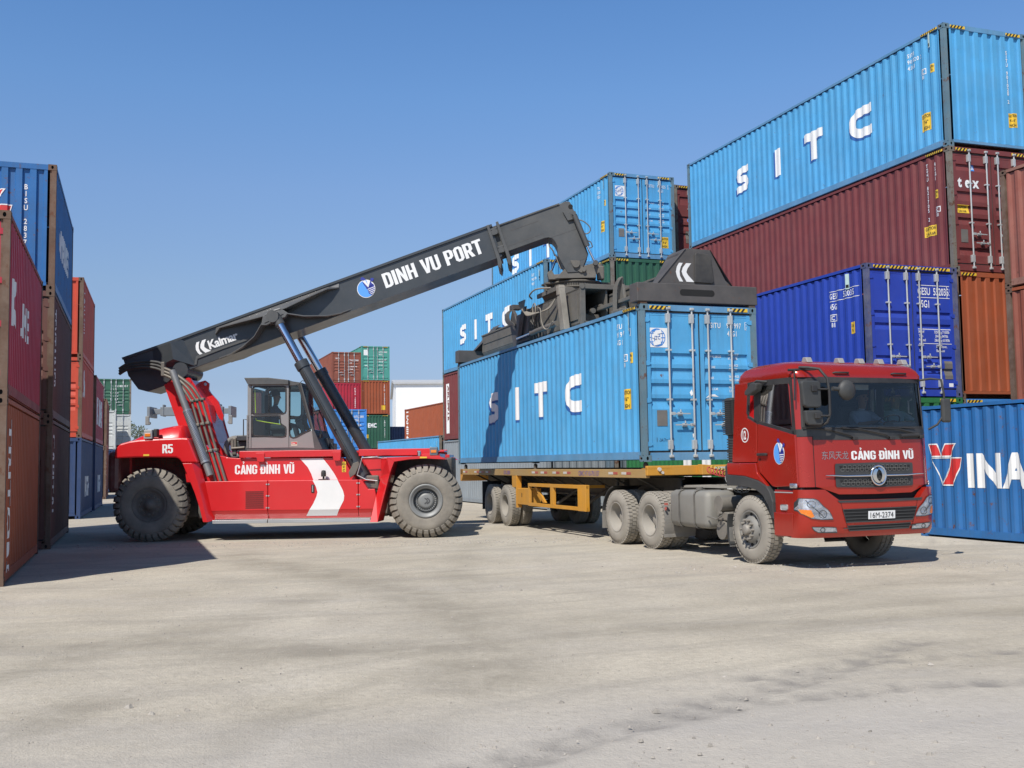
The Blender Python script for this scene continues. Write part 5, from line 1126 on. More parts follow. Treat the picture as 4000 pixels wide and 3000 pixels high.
m = MB(); m.tube(sm([(9.52, -0.42, 7.20), (9.66, -0.44, 7.15), (9.80, -0.44, 7.02), (9.80, -0.43, 6.90), (9.70, -0.42, 6.86), (9.62, -0.42, 6.95)]), 0.014); m.tube([(9.70, -0.42, 6.72), (9.82, -0.44, 6.66), (9.86, -0.43, 6.55), (9.80, -0.42, 6.52)], 0.014)
m.tube([(8.84, -0.2, 6.78), (8.86, -0.25, 6.62), (8.95, -0.25, 6.50), (8.98, -0.2, 6.40)], 0.016); m.build("hydraulic_hoses", PIPE, SM)
# rotator bracket
m = MB()
for y in (-0.34, 0.26):
    m.prism([(8.98, 5.84), (9.25, 6.10), (9.27, 6.24), (9.36, 6.25), (9.62, 6.13), (9.72, 6.14), (9.96, 6.20), (9.99, 6.08), (9.92, 5.84)], 'y', y, y + 0.08, 0.008)
m.prism([(9.05, 5.84), (9.30, 6.02), (9.88, 6.02), (9.94, 5.84)], 'y', -0.26, 0.26, 0.01)
m.cyl((9.47, -0.42, 6.16), (9.47, 0.42, 6.16), 0.085, n=20); m.prism([(9.34, 6.25), (9.56, 6.24), (9.58, 6.12), (9.70, 6.05), (9.68, 5.97), (9.58, 5.96), (9.42, 6.06)], 'y', -0.375, -0.34, 0.006)
m.cyl((9.65, -0.41, 6.02), (9.65, -0.36, 6.02), 0.045)
m.prism([(8.80, 6.02), (8.90, 6.10), (8.96, 5.98), (9.10, 5.98), (9.10, 5.86), (8.84, 5.86)], 'y', -0.1, 0.3, 0.01)
m.box(9.97, 10.14, -0.12, 0.12, 5.84, 6.16, 0.03); m.cyl((10.05, 0, 6.16), (10.05, 0, 6.22), 0.07)
m.build("rotator_bracket", MDUST, SM)

# exhaust stack, hydraulic pipes
ex0, ex1 = Vector((0.36, -1.16, 3.66)), Vector((1.31, -1.52, 1.36))
m = MB(); dd = (ex1 - ex0).normalized(); m.cyl(ex0 + Vector((-0.05, 0, 0.10)), ex0 + dd * 0.9, 0.078, n=24, cap=False); m.cyl(ex0 + dd * 2.15, ex0 + dd * 2.48, 0.075, n=20); m.cyl(ex0 + Vector((-0.05, 0, 0.10)), ex0 + dd * 0.5, 0.070, n=24); E_ = m.build("exhaust_stack", EXH, SM)
m = MB(); m.cyl(ex0 + dd * 0.88, ex0 + dd * 2.17, 0.098, n=28)
pp_ = ex0 + dd * 0.9
m.build("heat_shield", paint("perforated_guard_metal", (0.33, 0.35, 0.38), 0.35, 0.5, 0.15, 0.1), E_)
m = MB(); a0 = dd.orthogonal().normalized(); b0 = dd.cross(a0)
for i in range(44):
    for k in range(16):
        t = 2 * math.pi * (k + 0.5 * (i % 2)) / 16; c_ = ex0 + dd * (0.93 + i * 0.0275); n_ = a0 * math.cos(t) + b0 * math.sin(t)
        if n_.y > 0.2: continue
        u_ = dd * 0.0075; v_ = n_.cross(dd) * 0.010; p_ = c_ + n_ * 0.0993
        m.add([p_ - u_ - v_, p_ + u_ - v_, p_ + u_ + v_, p_ - u_ + v_], [(0, 1, 2, 3)])
m.build("perforations", DARK, E_)
m = MB(); m.cyl(ex0 + Vector((-0.052, 0, 0.104)), ex0 + Vector((-0.058, 0, 0.112)), 0.070, n=24); m.build("pipe_mouth", DARK, E_)
m = MB()
for k in range(3):
    dx = 0.115 * k; y = -1.22
    m.tube([(0.93 + dx * 1.0 - 0.16, y, 3.08), (1.30 + dx - 0.10, -1.41, 1.84 + 0.0), (1.49 + dx - 0.10, -1.44, 1.27)], 0.030, 10)
for z, x in ((3.06, 0.90), (2.52, 1.05), (1.92, 1.26)):
    for k in range(3): m.box(x + 0.115 * k - 0.15, x + 0.115 * k - 0.06, -1.29 - (3.06 - z) * 0.14, -1.17 - (3.06 - z) * 0.14, z - 0.025 + 0.02 * k, z + 0.03 + 0.02 * k, 0.01)
m.build("hydraulic_pipes", PIPE, SM)
m = MB()
for k in range(3):
    dx = 0.115 * k; dz = 0.075 * (2 - k)
    m.tube(sm([(-1.12, -0.60, 3.76 + dz * 0.8), (-0.9, -0.66, 3.86 + dz * 0.8), (-0.5, -0.74, 3.90 + dz * 0.8), (-0.15, -0.82, 3.84 + dz), (0.06, -0.92, 3.74 + dz)]), 0.036, 10)
m.build("boom_hoses", HOSE, SM)
m = MB()
for k in range(3):
    dx = 0.115 * k; dz = 0.075 * k
    m.tube(sm([(0.02, -0.95, 3.70 + dz), (0.22, -1.03, 3.62 + dz), (0.42, -1.12, 3.50 + dz), (0.60 + dx * .7, -1.18, 3.30 + dz * .6), (0.77 + dx, -1.22, 3.06)]), 0.036, 10)
m.box(-0.01, 0.07, -1.0, -0.86, 3.66, 3.98, 0.01)
m.build("pipe_bends", PIPE, SM)

# cab
def prof_cab(s): return [(1.92, 2.0), (1.92, 3.44), (2.86, 3.48), (3.13, 3.46), (3.42, 2.40), (3.62, 1.95), (3.46, 1.95)]
CAB = empty("cab", (0, 0, 0), parent=SM)
m = MB()
for s in (-1, 1):
    y0, y1 = sorted((s * 0.80, s * 0.76))
    # side frame: posts, sill and the lower solid part around the glass
    m.box(1.92, 2.01, y0, y1, 2.0, 3.44); m.box(2.81, 2.87, y0, y1, 2.0, 3.46); m.box(2.01, 2.81, y0, y1, 2.0, 2.24); m.box(2.01, 2.81, y0, y1, 2.735, 2.765); m.box(2.01, 2.81, y0, y1, 3.40, 3.45)
    m.prism([(2.01, 2.24), (2.81, 2.24), (2.81, 2.23), (2.01, 2.275)], 'y', y0, y1) if False else None
    m.prism([(2.68, 2.735), (2.81, 2.735), (2.81, 2.47), (2.74, 2.52), (2.68, 2.56)], 'y', y0, y1)
    m.prism([(2.87, 2.0), (2.87, 2.24), (3.0, 2.205), (3.40, 2.38), (3.46, 1.98)], 'y', y0, y1)
m.box(1.90, 1.96, -0.80, 0.80, 2.0, 2.75); m.box(1.94, 3.5, -0.78, 0.78, 1.98, 2.03)
m.build("cab_shell", MCAB, CAB)
m = MB()
for s in (-1, 1):
    y0, y1 = sorted((s * 0.805, s * 0.75)); m.prism([(3.10, 3.46), (3.15, 3.46), (3.44, 2.38), (3.39, 2.38)], 'y', y0, y1); m.prism([(3.39, 2.39), (3.44, 2.38), (3.63, 1.95), (3.45, 1.95)], 'y', y0, y1); m.prism([(2.87, 3.46), (3.12, 3.46), (3.13, 3.42), (2.87, 3.42)], 'y', y0, y1)
m.prism([(3.42, 2.40), (3.62, 1.95), (3.46, 1.95), (3.38, 2.38)], 'y', -0.75, 0.75)
m.box(1.9, 3.60, -0.80, 0.80, 1.93, 1.98)
m.build("cab_trim", MCABD, CAB)
m = MB(); m.prism([(1.85, 3.60), (2.40, 3.595), (2.87, 3.535), (2.87, 3.43), (1.94, 3.44)], 'y', -0.86, 0.86, 0.012); m.prism([(2.86, 3.52), (3.14, 3.475), (3.14, 3.455), (2.86, 3.46)], 'y', -0.78, 0.78); m.build("cab_roof", MCABD, CAB)
# seals and glass
for s in (-1, 1):
    Sx = Surf(lambda u, v, h, s=s: (u, s * (0.80 + h), v))
    w1 = [(2.06, 2.77), (2.04, 2.80), (2.03, 2.84), (2.03, 3.34), (2.05, 3.38), (2.09, 3.395), (2.75, 3.39), (2.79, 3.37), (2.80, 3.33), (2.80, 2.84), (2.78, 2.79), (2.74, 2.77)]
    w2 = [(2.06, 2.28), (2.035, 2.32), (2.03, 2.36), (2.03, 2.68), (2.05, 2.71), (2.09, 2.725), (2.62, 2.725), (2.66, 2.71), (2.67, 2.66), (2.675, 2.56), (2.71, 2.52), (2.77, 2.48), (2.80, 2.43), (2.80, 2.30), (2.77, 2.25), (2.70, 2.24)]
    w3 = [(2.88, 2.32), (2.885, 3.40), (3.10, 3.43), (3.37, 2.44), (3.34, 2.39), (3.05, 2.235), (2.97, 2.215), (2.91, 2.24)]
    m = MB()
    for w_ in (w1, w2, w3): Sx.put(m, stroke2d(w_ + [w_[0], w_[1]], 0.032), 0.006); Sx.put(m, stroke2d(w_ + [w_[0], w_[1]], 0.030), -0.03)
    Sx.put(m, rect2d(2.405, 2.78, 2.415, 3.39), 0.004); m.build("window_seal", RUBB, CAB)
    for nm, w_ in (("door_window", w1), ("lower_door_window", w2), ("corner_window", w3)):
        m = MB(); Sx.put(m, poly2d(w_), -0.012); m.build(nm, GLS, CAB)
m = MB(); m.add([(3.14, -0.76, 3.45), (3.14, 0.76, 3.45), (3.43, 0.76, 2.40), (3.43, -0.76, 2.40)], [(0, 1, 2, 3)]); m.build("windscreen", GLS, CAB)
m = MB(); m.add([(1.93, -0.72, 3.40), (1.93, 0.72, 3.40), (1.93, 0.72, 2.75), (1.93, -0.72, 2.75)], [(0, 1, 2, 3)]); m.build("rear_window", GLS, CAB)
m = MB(); m.box(2.862, 2.872, -0.806, -0.79, 2.0, 3.44); m.box(2.0, 2.008, -0.806, -0.79, 2.0, 3.44); m.build("door_gap", RUBB, CAB)
m = MB(); m.tube([(2.07, -0.74, 3.32), (2.09, -0.74, 2.80)], 0.012); m.tube([(2.09, -0.74, 2.68), (2.11, -0.74, 2.63), (2.30, -0.74, 2.59), (2.66, -0.74, 2.53)], 0.012); m.build("grab_rail", HIVIS, CAB)
m = MB(); m.box(2.16, 2.22, -0.26, 0.26, 2.55, 3.25, 0.04); m.box(2.18, 2.70, -0.28, 0.28, 2.42, 2.56, 0.04); m.box(2.3, 2.6, -0.2, 0.2, 2.03, 2.42, 0.02); m.build("seat", INTER, CAB)
m = MB(); m.cyl((3.28, 0, 2.1), (3.02, 0, 2.68), 0.05); m.lathe([(0.19, 0), (0.20, 0.012), (0.19, 0.024), (0.18, 0.012)], 24, Matrix.Translation((3.0, 0, 2.70)) @ Matrix.Rotation(R(-28), 4, 'Y'), close=True); m.box(2.99, 3.30, -0.3, 0.3, 2.03, 2.35, 0.03); m.box(2.93, 3.02, 0.25, 0.45, 2.55, 2.8, 0.02); m.build("steering_column", INTER, CAB)
m = MB(); S_ = Surf(lambda u, v, h: (u, -0.80 - h, v)); S_.put(m, rect2d(2.92, 2.035, 3.06, 2.13), 0.004); q = m.build("maker_sticker", paint("cream_sticker", (0.6, 0.57, 0.45), 0.5), CAB)
m = MB(); S_.put(m, rect2d(2.93, 2.075, 3.05, 2.12), 0.007); m.build("sticker_field", RED, q); m = MB(); S_.put(m, place2d(text2d("Kalmar", 0.02, 0.04, 0.9), 2.945, 2.085), 0.010); m.build("sticker_lettering", WHITE, q)
m = MB(); m.tube([(1.80, -0.70, 2.30), (1.80, -0.70, 2.66), (1.90, -0.70, 2.65)], 0.013); m.build("grab_handle", RUBB, CAB)
m = MB(); m.tube([(3.32, -0.5, 2.98), (3.45, -0.5, 2.75), (3.55, -0.5, 2.30)], 0.012); m.box(3.53, 3.56, -0.62, -0.38, 2.22, 2.30); m.tube([(3.30, 0.4, 2.90), (3.42, 0.3, 2.7), (3.50, 0.2, 2.35)], 0.012); m.build("wipers", RUBB, CAB)
m = MB(); m.tube([(3.0, -0.3, 3.50), (3.06, -0.3, 3.56), (3.14, -0.3, 3.53), (3.22, -0.3, 3.57)], 0.008); m.cyl((3.22, -0.35, 3.50), (3.30, -0.35, 3.46), 0.07); m.build("roof_lamp", RUBB, CAB)
# cable reel, boxes on the deck
m = MB(); m.lathe([(0.16, 0), (0.26, 0), (0.27, 0.05), (0.26, 0.10), (0.16, 0.10)], 28, Matrix.Translation((1.56, -0.45, 2.03)) @ Matrix.Rotation(R(90), 4, 'X'), close=True)
m.build("cable_reel", paint("grey_reel", (0.13, 0.13, 0.13), 0.6, 0, 0.15, 0.4), SM)
m = MB(); m.box(1.50, 1.60, -0.58, -0.5, 1.85, 2.25, 0.02); m.cyl((1.5, -0.6, 2.0), (1.8, -0.6, 2.02), 0.03); m.box(1.48, 1.54, -0.6, -0.5, 1.95, 2.2); m.build("reel_spokes", PIPE, SM)
m = MB(); m.box(1.64, 1.90, -0.7, 0.5, 2.17, 2.30, 0.02); m.box(1.62, 1.9, -0.6, 0.5, 1.9, 2.17, 0.02); m.build("rear_deck_box", MGRY, SM)
m = MB(); m.prism([(3.35, 1.93), (3.35, 2.22), (3.62, 2.22), (3.62, 2.02), (3.52, 1.93)], 'y', 0.0, 0.6, 0.01); m.box(3.62, 3.72, 0.1, 0.5, 1.93, 2.1, 0.01); m.build("battery_box", MGRY, SM)

# marks on the boom (plane tilted with the boom)
BA = math.atan(0.3465)
def on_boom(u, v, h): return (u, -0.432 - h, v)
SB = Surf(on_boom)
q = MB(); SB.put(q, place2d(block("DINH VU PORT", 0.350, 2.42), 5.05, 5.665, BA), 0.004); q.build("lettering", WHITE, BO)
def chevrons(u, v, k, rot=0.0):
    """two curved arrow shapes pointing left"""
    a = [(0.20, 0.0), (0.42, 0.0), (0.24, 0.30), (0.22, 0.55), (0.30, 0.80), (0.42, 1.0), (0.20, 1.0), (0.07, 0.80), (0.0, 0.52), (0.06, 0.26)]
    b = [(0.62, 0.0), (1.08, 0.0), (0.72, 0.36), (0.62, 0.52), (0.70, 0.72), (0.92, 1.0), (0.62, 1.0), (0.42, 0.76), (0.34, 0.54), (0.40, 0.36)]
    return place2d(join2d(poly2d(a), poly2d(b)), u, v, rot, k, k)
q = MB(); SB.put(q, chevrons(0.66, 4.145, 0.33, BA), 0.004); VF = text2d("Kalmar", 0.20, 0.030, 0.92, 0.92); SB.put(q, place2d(VF, 0.93, 4.315, BA, 0.72 / width2d(VF), 1), 0.004); q.build("lettering", WHITE, BO)
def port_emblem(parent, S_, cx, cy, r, rot, hh=0.003):
    T = lambda VF: place2d(VF, cx, cy, rot)
    ring = arc(0, 0, r, r, 0, 360, 40)
    m = MB(); S_.put(m, T(poly2d(arc(0, 0, r * 1.04, r * 1.04, 0, 360, 40)[:-1])), hh); e1 = m.build("emblem_ring", WHITE, parent)
    m = MB(); S_.put(m, T(poly2d(arc(0, 0, r * 0.97, r * 0.97, 70, 290, 30))), hh + 0.003); m.build("emblem_sea", LBLU, e1)
    m = MB(); S_.put(m, T(poly2d(arc(0, 0, r * 0.97, r * 0.97, -70, 15, 14) + [(r * 0.0, r * 0.08), (r * 0.12, -r * 0.15), (r * 0.12, -r * 0.6)])), hh + 0.006); m.build("emblem_field", DNAVY, e1)
    m = MB()
    for i in range(4): y = -r * (0.10 + 0.20 * i); S_.put(m, T(poly2d([(r * (0.14 + 0.05 * i), y), (r * math.sqrt(max(0.02, 0.94 - (y / r) ** 2)), y + r * 0.03), (r * math.sqrt(max(0.02, 0.94 - (y / r) ** 2)), y - r * 0.05), (r * (0.14 + 0.05 * i), y - r * 0.08)])), hh + 0.009)
    S_.put(m, T(poly2d([(-r * 0.12, r * 0.95), (r * 0.28, r * 0.05), (r * 0.70, r * 0.62), (r * 0.60, r * 0.78), (r * 0.32, r * 0.42), (r * 0.22, r * 0.97)])), hh + 0.009)
    m.build("emblem_white", WHITE, e1)
    m = MB(); S_.put(m, T(join2d(poly2d([(-r * 0.30, r * 1.20), (-r * 0.10, r * 1.42), (r * 0.10, r * 1.36), (r * 0.32, r * 1.02), (r * 0.16, r * 0.96), (-r * 0.10, r * 1.05)]), poly2d([(r * 0.68, r * 0.62), (r * 0.90, r * 0.98), (r * 1.06, r * 0.92), (r * 1.20, r * 0.86), (r * 1.10, r * 0.60), (r * 0.86, r * 0.56)]),
        poly2d([(-r * 0.12, r * 0.93), (r * 0.28, r * 0.10), (r * 0.10, r * 0.0), (-r * 0.05, r * 0.35), (-r * 0.15, r * 0.80)]), poly2d([(r * 0.30, r * 0.08), (r * 0.72, r * 0.62), (r * 0.93, r * 0.15), (r * 0.6, r * 0.02)]))), hh + 0.006); m.build("emblem_bird", DNAVY, e1)
port_emblem(BO, SB, 4.585, 5.665, 0.205, BA, 0.003)
q = MB(); SB.put(q, join2d(stroke2d([(0.60, 3.96), (0.63, 4.13), (1.25, 4.345), (1.86, 4.55)], 0.05)), 0.02); q.build("cable_conduit", MHEAD, BO)

# ------------- spreader (part group in the frame of the box it holds)
SPR = empty("spreader", (0, 0, 0), parent=SM)
MW = Matrix.Translation((2.367, 19.26, 0)) @ Matrix.Rotation(R(18.9), 4, 'Z')
bpy.context.view_layer.update()
SPR.matrix_local = (Matrix.Translation((-7.93, 24.96, 0)) @ Matrix.Rotation(R(-1.5), 4, 'Z')).inverted() @ MW
ZT = 1.56 + 2.896
def sp(m, name, mat=MSPR): return m.build(name, mat, SPR)
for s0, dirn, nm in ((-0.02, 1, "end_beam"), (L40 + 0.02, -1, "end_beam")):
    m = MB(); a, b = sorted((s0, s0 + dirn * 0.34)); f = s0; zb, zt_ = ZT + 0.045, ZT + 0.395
    # solid beam; a painted dark oval stands for the opening's shade
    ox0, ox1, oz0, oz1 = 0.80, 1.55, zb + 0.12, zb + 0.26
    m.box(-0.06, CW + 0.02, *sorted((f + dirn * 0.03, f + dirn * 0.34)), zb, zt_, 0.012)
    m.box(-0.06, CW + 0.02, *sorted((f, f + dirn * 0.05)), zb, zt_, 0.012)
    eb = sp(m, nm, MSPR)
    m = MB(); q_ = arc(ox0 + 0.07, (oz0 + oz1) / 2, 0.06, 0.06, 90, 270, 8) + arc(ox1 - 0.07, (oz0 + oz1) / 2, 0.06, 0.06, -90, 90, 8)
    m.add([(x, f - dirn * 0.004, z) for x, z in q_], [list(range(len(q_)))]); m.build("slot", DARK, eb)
    m = MB()
    for x in (0.08, CW - 0.08): m.cyl((x, s0 + dirn * 0.09, ZT - 0.02), (x, s0 + dirn * 0.09, zb), 0.05); m.box(x - 0.07, x + 0.07, *sorted((s0 + dirn * 0.02, s0 + dirn * 0.16)), ZT + 0.002, zb, 0.01)
    m.build("twistlock", RUST, eb)
    # tower bracing the beam end
    zb2 = zt_; t = 0.05
    m = MB(); m.prism([(0.42, zb2), (1.00, zb2 + 0.66), (1.10, zb2 + 0.72), (1.58, zb2 + 0.71), (1.90, zb2 + 0.14), (2.06, zb2)], 'y', *sorted((f + dirn * 0.20, f + dirn * 0.26)), 0.008)
    for P in (((0.42, zb2), (1.06, zb2 + 0.72)), ((2.06, zb2), (1.58, zb2 + 0.71))):
        (xa, za), (xb, zb_) = P; d_ = 0.03
        m.add([(xa, f + dirn * 0.18, za), (xb, f + dirn * 0.18, zb_), (xb, f + dirn * 0.9, zb_ - 0.0), (xa, f + dirn * 0.42, za), (xa + d_, f + dirn * 0.18, za - 0.01), (xb + d_, f + dirn * 0.18, zb_ - 0.02)], [(0, 1, 2, 3)])
    m.box(0.95, 1.62, *sorted((f + dirn * 0.26, f + dirn * 0.75)), zb2, zb2 + 0.64, 0.01)
    tw = sp(m, "tower", MSPR)
    if dirn > 0:
        m = MB(); m.prism([(1.22, zb2 + 0.07), (1.24, zb2 + 0.60), (1.27, zb2 + 0.635), (1.52, zb2 + 0.62), (1.58, zb2 + 0.58), (1.64, zb2 + 0.10), (1.60, zb2 + 0.06)], 'y', f + 0.165, f + 0.20, 0.012); m.build("hatch_cover", paint("black_hatch", (0.025, 0.025, 0.025), 0.5, 0, 0.1, 0.15), tw)
        m = MB(); Surf(lambda u, v, h: (u, f + 0.20 - h, v)).put(m, chevrons(0.845, zb2 + 0.08, 0.355), 0.004); m.build("emblem", WHITE, tw)
# telescopic arms
m = MB(); m.box(0.62, 1.06, 7.3, 11.75, ZT + 0.30, ZT + 0.80, 0.015); m.box(0.60, 1.08, 7.3, 11.75, ZT + 0.78, ZT + 0.82, 0.004); m.box(0.605, 1.075, 7.3, 11.6, ZT + 0.54, ZT + 0.56); m.prism([(0.62, ZT + 0.30), (1.06, ZT + 0.30), (0.98, ZT + 0.10), (0.70, ZT + 0.10)], 'y', 7.3, 11.7, 0.02); sp(m, "telescopic_arm", MDUST)
m = MB(); m.box(1.20, 1.64, 0.5, 5.0, ZT + 0.32, ZT + 0.80, 0.015); m.box(1.18, 1.66, 0.5, 5.0, ZT + 0.79, ZT + 0.83, 0.004); m.box(0.95, 1.05, 0.3, 4.4, ZT + 0.48, ZT + 0.56, 0.01); sp(m, "telescopic_arm", MDUST)
# main box: hollow, open end with flanged frame
m = MB(); y0, y1 = 3.95, 7.75; z0, z1 = ZT + 0.16, ZT + 0.98; xa, xb = 0.52, 1.92
for a, b, c_, d_ in ((xa, xa + 0.04, z0, z1), (xb - 0.04, xb, z0, z1), (xa, xb, z0, z0 + 0.04), (xa, xb, z1 - 0.04, z1)): m.box(a, b, y0, y1, c_, d_)
for yy in (y0 - 0.06, y1):
    for a, b, c_, d_ in ((xa - 0.07, xa + 0.05, z0 - 0.05, z1 + 0.06), (xb - 0.05, xb + 0.07, z0 - 0.05, z1 + 0.06), (xa, xb, z0 - 0.05, z0 + 0.05), (xa, xb, z1 - 0.05, z1 + 0.06)): m.box(a, b, yy, yy + 0.06, c_, d_, 0.008)
m.box(1.08, 1.12, y0, y1, z0, z1); m.box(xa - 0.025, xa, 4.2, 4.9, z0 + 0.12, z1 - 0.15, 0.004); m.cyl((xa - 0.03, y0 - 0.08, z1 + 0.0), (xa - 0.03, y0 - 0.06, z1 + 0.0), 0.06)
m.box(xa, xb, 6.0, 6.05, z0, z1)
sp(m, "main_box", MDUST)
m = MB(); m.box(0.62, 1.05, 4.2, 4.6, z0 + 0.06, z0 + 0.26, 0.03); m.cyl((0.8, 4.0, z0 + 0.3), (0.8, 5.0, z0 + 0.3), 0.06); m.cyl((1.0, 4.0, z0 + 0.42), (1.0, 5.0, z0 + 0.45), 0.04); sp(m, "valve_block", PIPE)
# slewing ring and plates, centre over the box
RX, RY = 1.20, 5.95; zr = 5.67
m = MB()
m.lathe([(0.0, zr + 0.19), (0.62, zr + 0.19), (0.64, zr + 0.15), (0.60, zr + 0.14), (0.0, zr + 0.14)], 48, Matrix.Translation((RX, RY, 0)))
m.lathe([(0.0, zr), (0.66, zr), (0.70, zr + 0.01), (0.70, zr + 0.035), (0.58, zr + 0.05)], 48, Matrix.Translation((RX, RY, 0)))
m.lathe([(0.585, zr + 0.03), (0.585, zr + 0.15)], 96, Matrix.Translation((RX, RY, 0)))
for k in range(96):
    a = 2 * math.pi * k / 96; c_, s_ = math.cos(a), math.sin(a); rr = 0.60; tt = 0.010
    m.add([(RX + 0.58 * c_ - tt * s_, RY + 0.58 * s_ + tt * c_, zr + 0.04), (RX + 0.61 * c_ - tt * s_, RY + 0.61 * s_ + tt * c_, zr + 0.04), (RX + 0.61 * c_ + tt * s_, RY + 0.61 * s_ - tt * c_, zr + 0.04), (RX + 0.58 * c_ + tt * s_, RY + 0.58 * s_ - tt * c_, zr + 0.04)] +
          [(RX + 0.58 * c_ - tt * s_, RY + 0.58 * s_ + tt * c_, zr + 0.14), (RX + 0.61 * c_ - tt * s_, RY + 0.61 * s_ + tt * c_, zr + 0.14), (RX + 0.61 * c_ + tt * s_, RY + 0.61 * s_ - tt * c_, zr + 0.14), (RX + 0.58 * c_ + tt * s_, RY + 0.58 * s_ - tt * c_, zr + 0.14)], [(0, 1, 5, 4), (1, 2, 6, 5), (2, 3, 7, 6)])
m.box(RX - 0.80, RX - 0.45, RY - 0.12, RY + 0.25, zr + 0.13, zr + 0.18, 0.01); m.cyl((RX - 0.76, RY, zr - 0.02), (RX - 0.76, RY, zr + 0.14), 0.045); m.box(RX + 0.3, RX + 0.78, RY - 0.3, RY + 0.3, zr + 0.16, zr + 0.20, 0.01)
sp(m, "slewing_ring", paint("greasy_ring_steel", (0.07, 0.062, 0.05), 0.6, 0.3, 0.25, 0.45))
m = MB(); m.prism([(RX - 0.70, zr - 0.0), (RX + 0.70, zr - 0.0), (RX + 0.85, zr - 0.22), (RX - 0.55, zr - 0.22)], 'y', RY - 0.60, RY + 0.62, 0.01); m.box(RX - 0.62, RX + 0.80, RY - 1.0, RY + 0.9, ZT + 0.94, ZT + 1.0, 0.01); m.box(RX - 0.75, RX - 0.70, RY - 0.7, RY + 0.7, zr - 0.10, zr + 0.0); sp(m, "ring_support", MDUST)
# side-shift frame: post, cylinder, sump plate
m = MB(); m.prism([(4.40, ZT + 0.08), (4.66, ZT + 0.08), (4.88, zr - 0.08), (4.68, zr - 0.08)], 'x', 0.26, 0.40, 0.01); m.box(0.24, 0.42, 4.66, 4.82, zr - 0.32, zr - 0.12, 0.02); sp(m, "side_post", paint("tan_dusty_steel", (0.17, 0.155, 0.13), 0.75, 0, 0.2, 0.6)) 
m = MB(); m.cyl((0.22, 4.75, ZT + 0.26), (0.22, 6.45, ZT + 0.24), 0.062, n=16); c_ = sp(m, "side_cylinder", PIPE); m = MB(); m.cyl((0.22, 6.45, ZT + 0.24), (0.22, 7.5, ZT + 0.22), 0.03); m.build("rod", CHROME, c_)
m = MB(); m.prism([(8.65, ZT + 0.75), (8.45, ZT + 1.10), (8.25, ZT + 0.95), (8.0, ZT + 0.55), (7.7, ZT + 0.35), (7.6, ZT + 0.10), (8.35, ZT + 0.08)], 'x', 0.42, 0.50, 0.01)
m.box(0.45, 1.95, 7.75, 8.1, ZT + 0.10, ZT + 0.92, 0.02); m.box(0.3, 0.55, 6.9, 7.8, ZT + 0.12, ZT + 0.85, 0.03); m.box(0.44, 0.7, 8.45, 8.72, ZT + 1.12, ZT + 1.24, 0.01); sp(m, "hose_bracket", MSPR)
rnd = random.Random(3)
m = MB()
for k in range(9):
    o_ = (k - 4) * 0.035
    m.tube(sm([(0.5, 8.58 + o_, ZT + 1.14), (0.36, 8.62 + o_, ZT + 1.02), (0.30, 8.45 + o_, ZT + 0.80), (0.30, 8.1 + o_, ZT + 0.66), (0.32, 7.8 + o_ * 0.5, ZT + 0.52 + o_)]), 0.016, 6)
for k in range(6):
    o_ = (k - 3) * 0.05
    m.tube(sm([(0.30, 7.15 + o_, ZT + 0.98), (0.24, 7.2 + o_, ZT + 0.7), (0.26, 7.4 + o_, ZT + 0.35), (0.3, 7.6 + o_, ZT + 0.2)]), 0.018, 6)
for k in range(8):
    x = 0.20 + 0.03 * (k % 3); y = 5.9 + 0.07 * k
    m.tube(sm([(x, y, ZT + 0.85), (x - 0.03, y + rnd.uniform(-.1, .1), ZT + 0.6), (x, y + rnd.uniform(-.12, .12), ZT + 0.35), (x + 0.04, y, ZT + 0.10)]), 0.020, 6)
sp(m, "black_hoses", HOSE)
m = MB()
for k in range(9):
    o_ = k * 0.045
    m.tube(sm([(0.15, 7.05 - o_, ZT + 1.08), (0.02, 6.75 - o_, ZT + 1.0 - o_ * 0.4), (-0.02, 6.4 - o_ * 0.8, ZT + 0.80 - o_ * 0.5), (0.10, 6.0 - o_ * 0.7, ZT + 0.66 - o_ * 0.1), (0.3, 5.6 - o_ * 0.5, ZT + 0.70), (0.4, 5.3, ZT + 0.9)]), 0.017, 6)
for k in range(3):
    m.tube(sm([(0.10, 5.9 + 0.12 * math.cos(t) * (1 - .15 * k), ZT + 0.74 + 0.14 * math.sin(t)) for t in [i * 0.5 for i in range(14)]]), 0.012, 6)
m.tube(sm([(0.12, 5.7, ZT + 0.74), (0.05, 5.35, ZT + 0.66), (0.05, 5.3, ZT + 0.4), (0.08, 5.2, ZT + 0.2), (0.1, 5.0, ZT + 0.16), (0.12, 4.85, ZT + 0.26), (0.12, 4.75, ZT + 0.3)]), 0.015, 6)
m.tube(sm([(0.3, 6.6, ZT + 1.1), (0.1, 6.2, ZT + 1.12), (0.12, 5.8, ZT + 1.2), (0.3, 5.3, ZT + 1.16)]), 0.02, 6)
sp(m, "dusty_hoses", paint("dusty_hose", (0.20, 0.18, 0.145), 0.8, 0, 0.2, 0.5))
m = MB()
for k in range(4): m.tube(sm([(1.02, 2.9 + k * 0.05, ZT + 0.9), (0.98, 2.85 + k * 0.05, ZT + 1.02), (0.9, 2.95 + k * 0.05, ZT + 0.8), (0.9, 3.0 + k * 0.05, ZT + 0.3)]), 0.018, 6)
m.box(0.86, 1.2, 2.75, 3.2, ZT + 0.2, ZT + 0.34, 0.02); m.prism([(2.7, ZT + 0.1), (3.3, ZT + 0.1), (3.1, ZT + 0.9), (2.9, ZT + 0.9)], 'x', 1.0, 1.06, 0.01); sp(m, "end_hoses", MDUST)
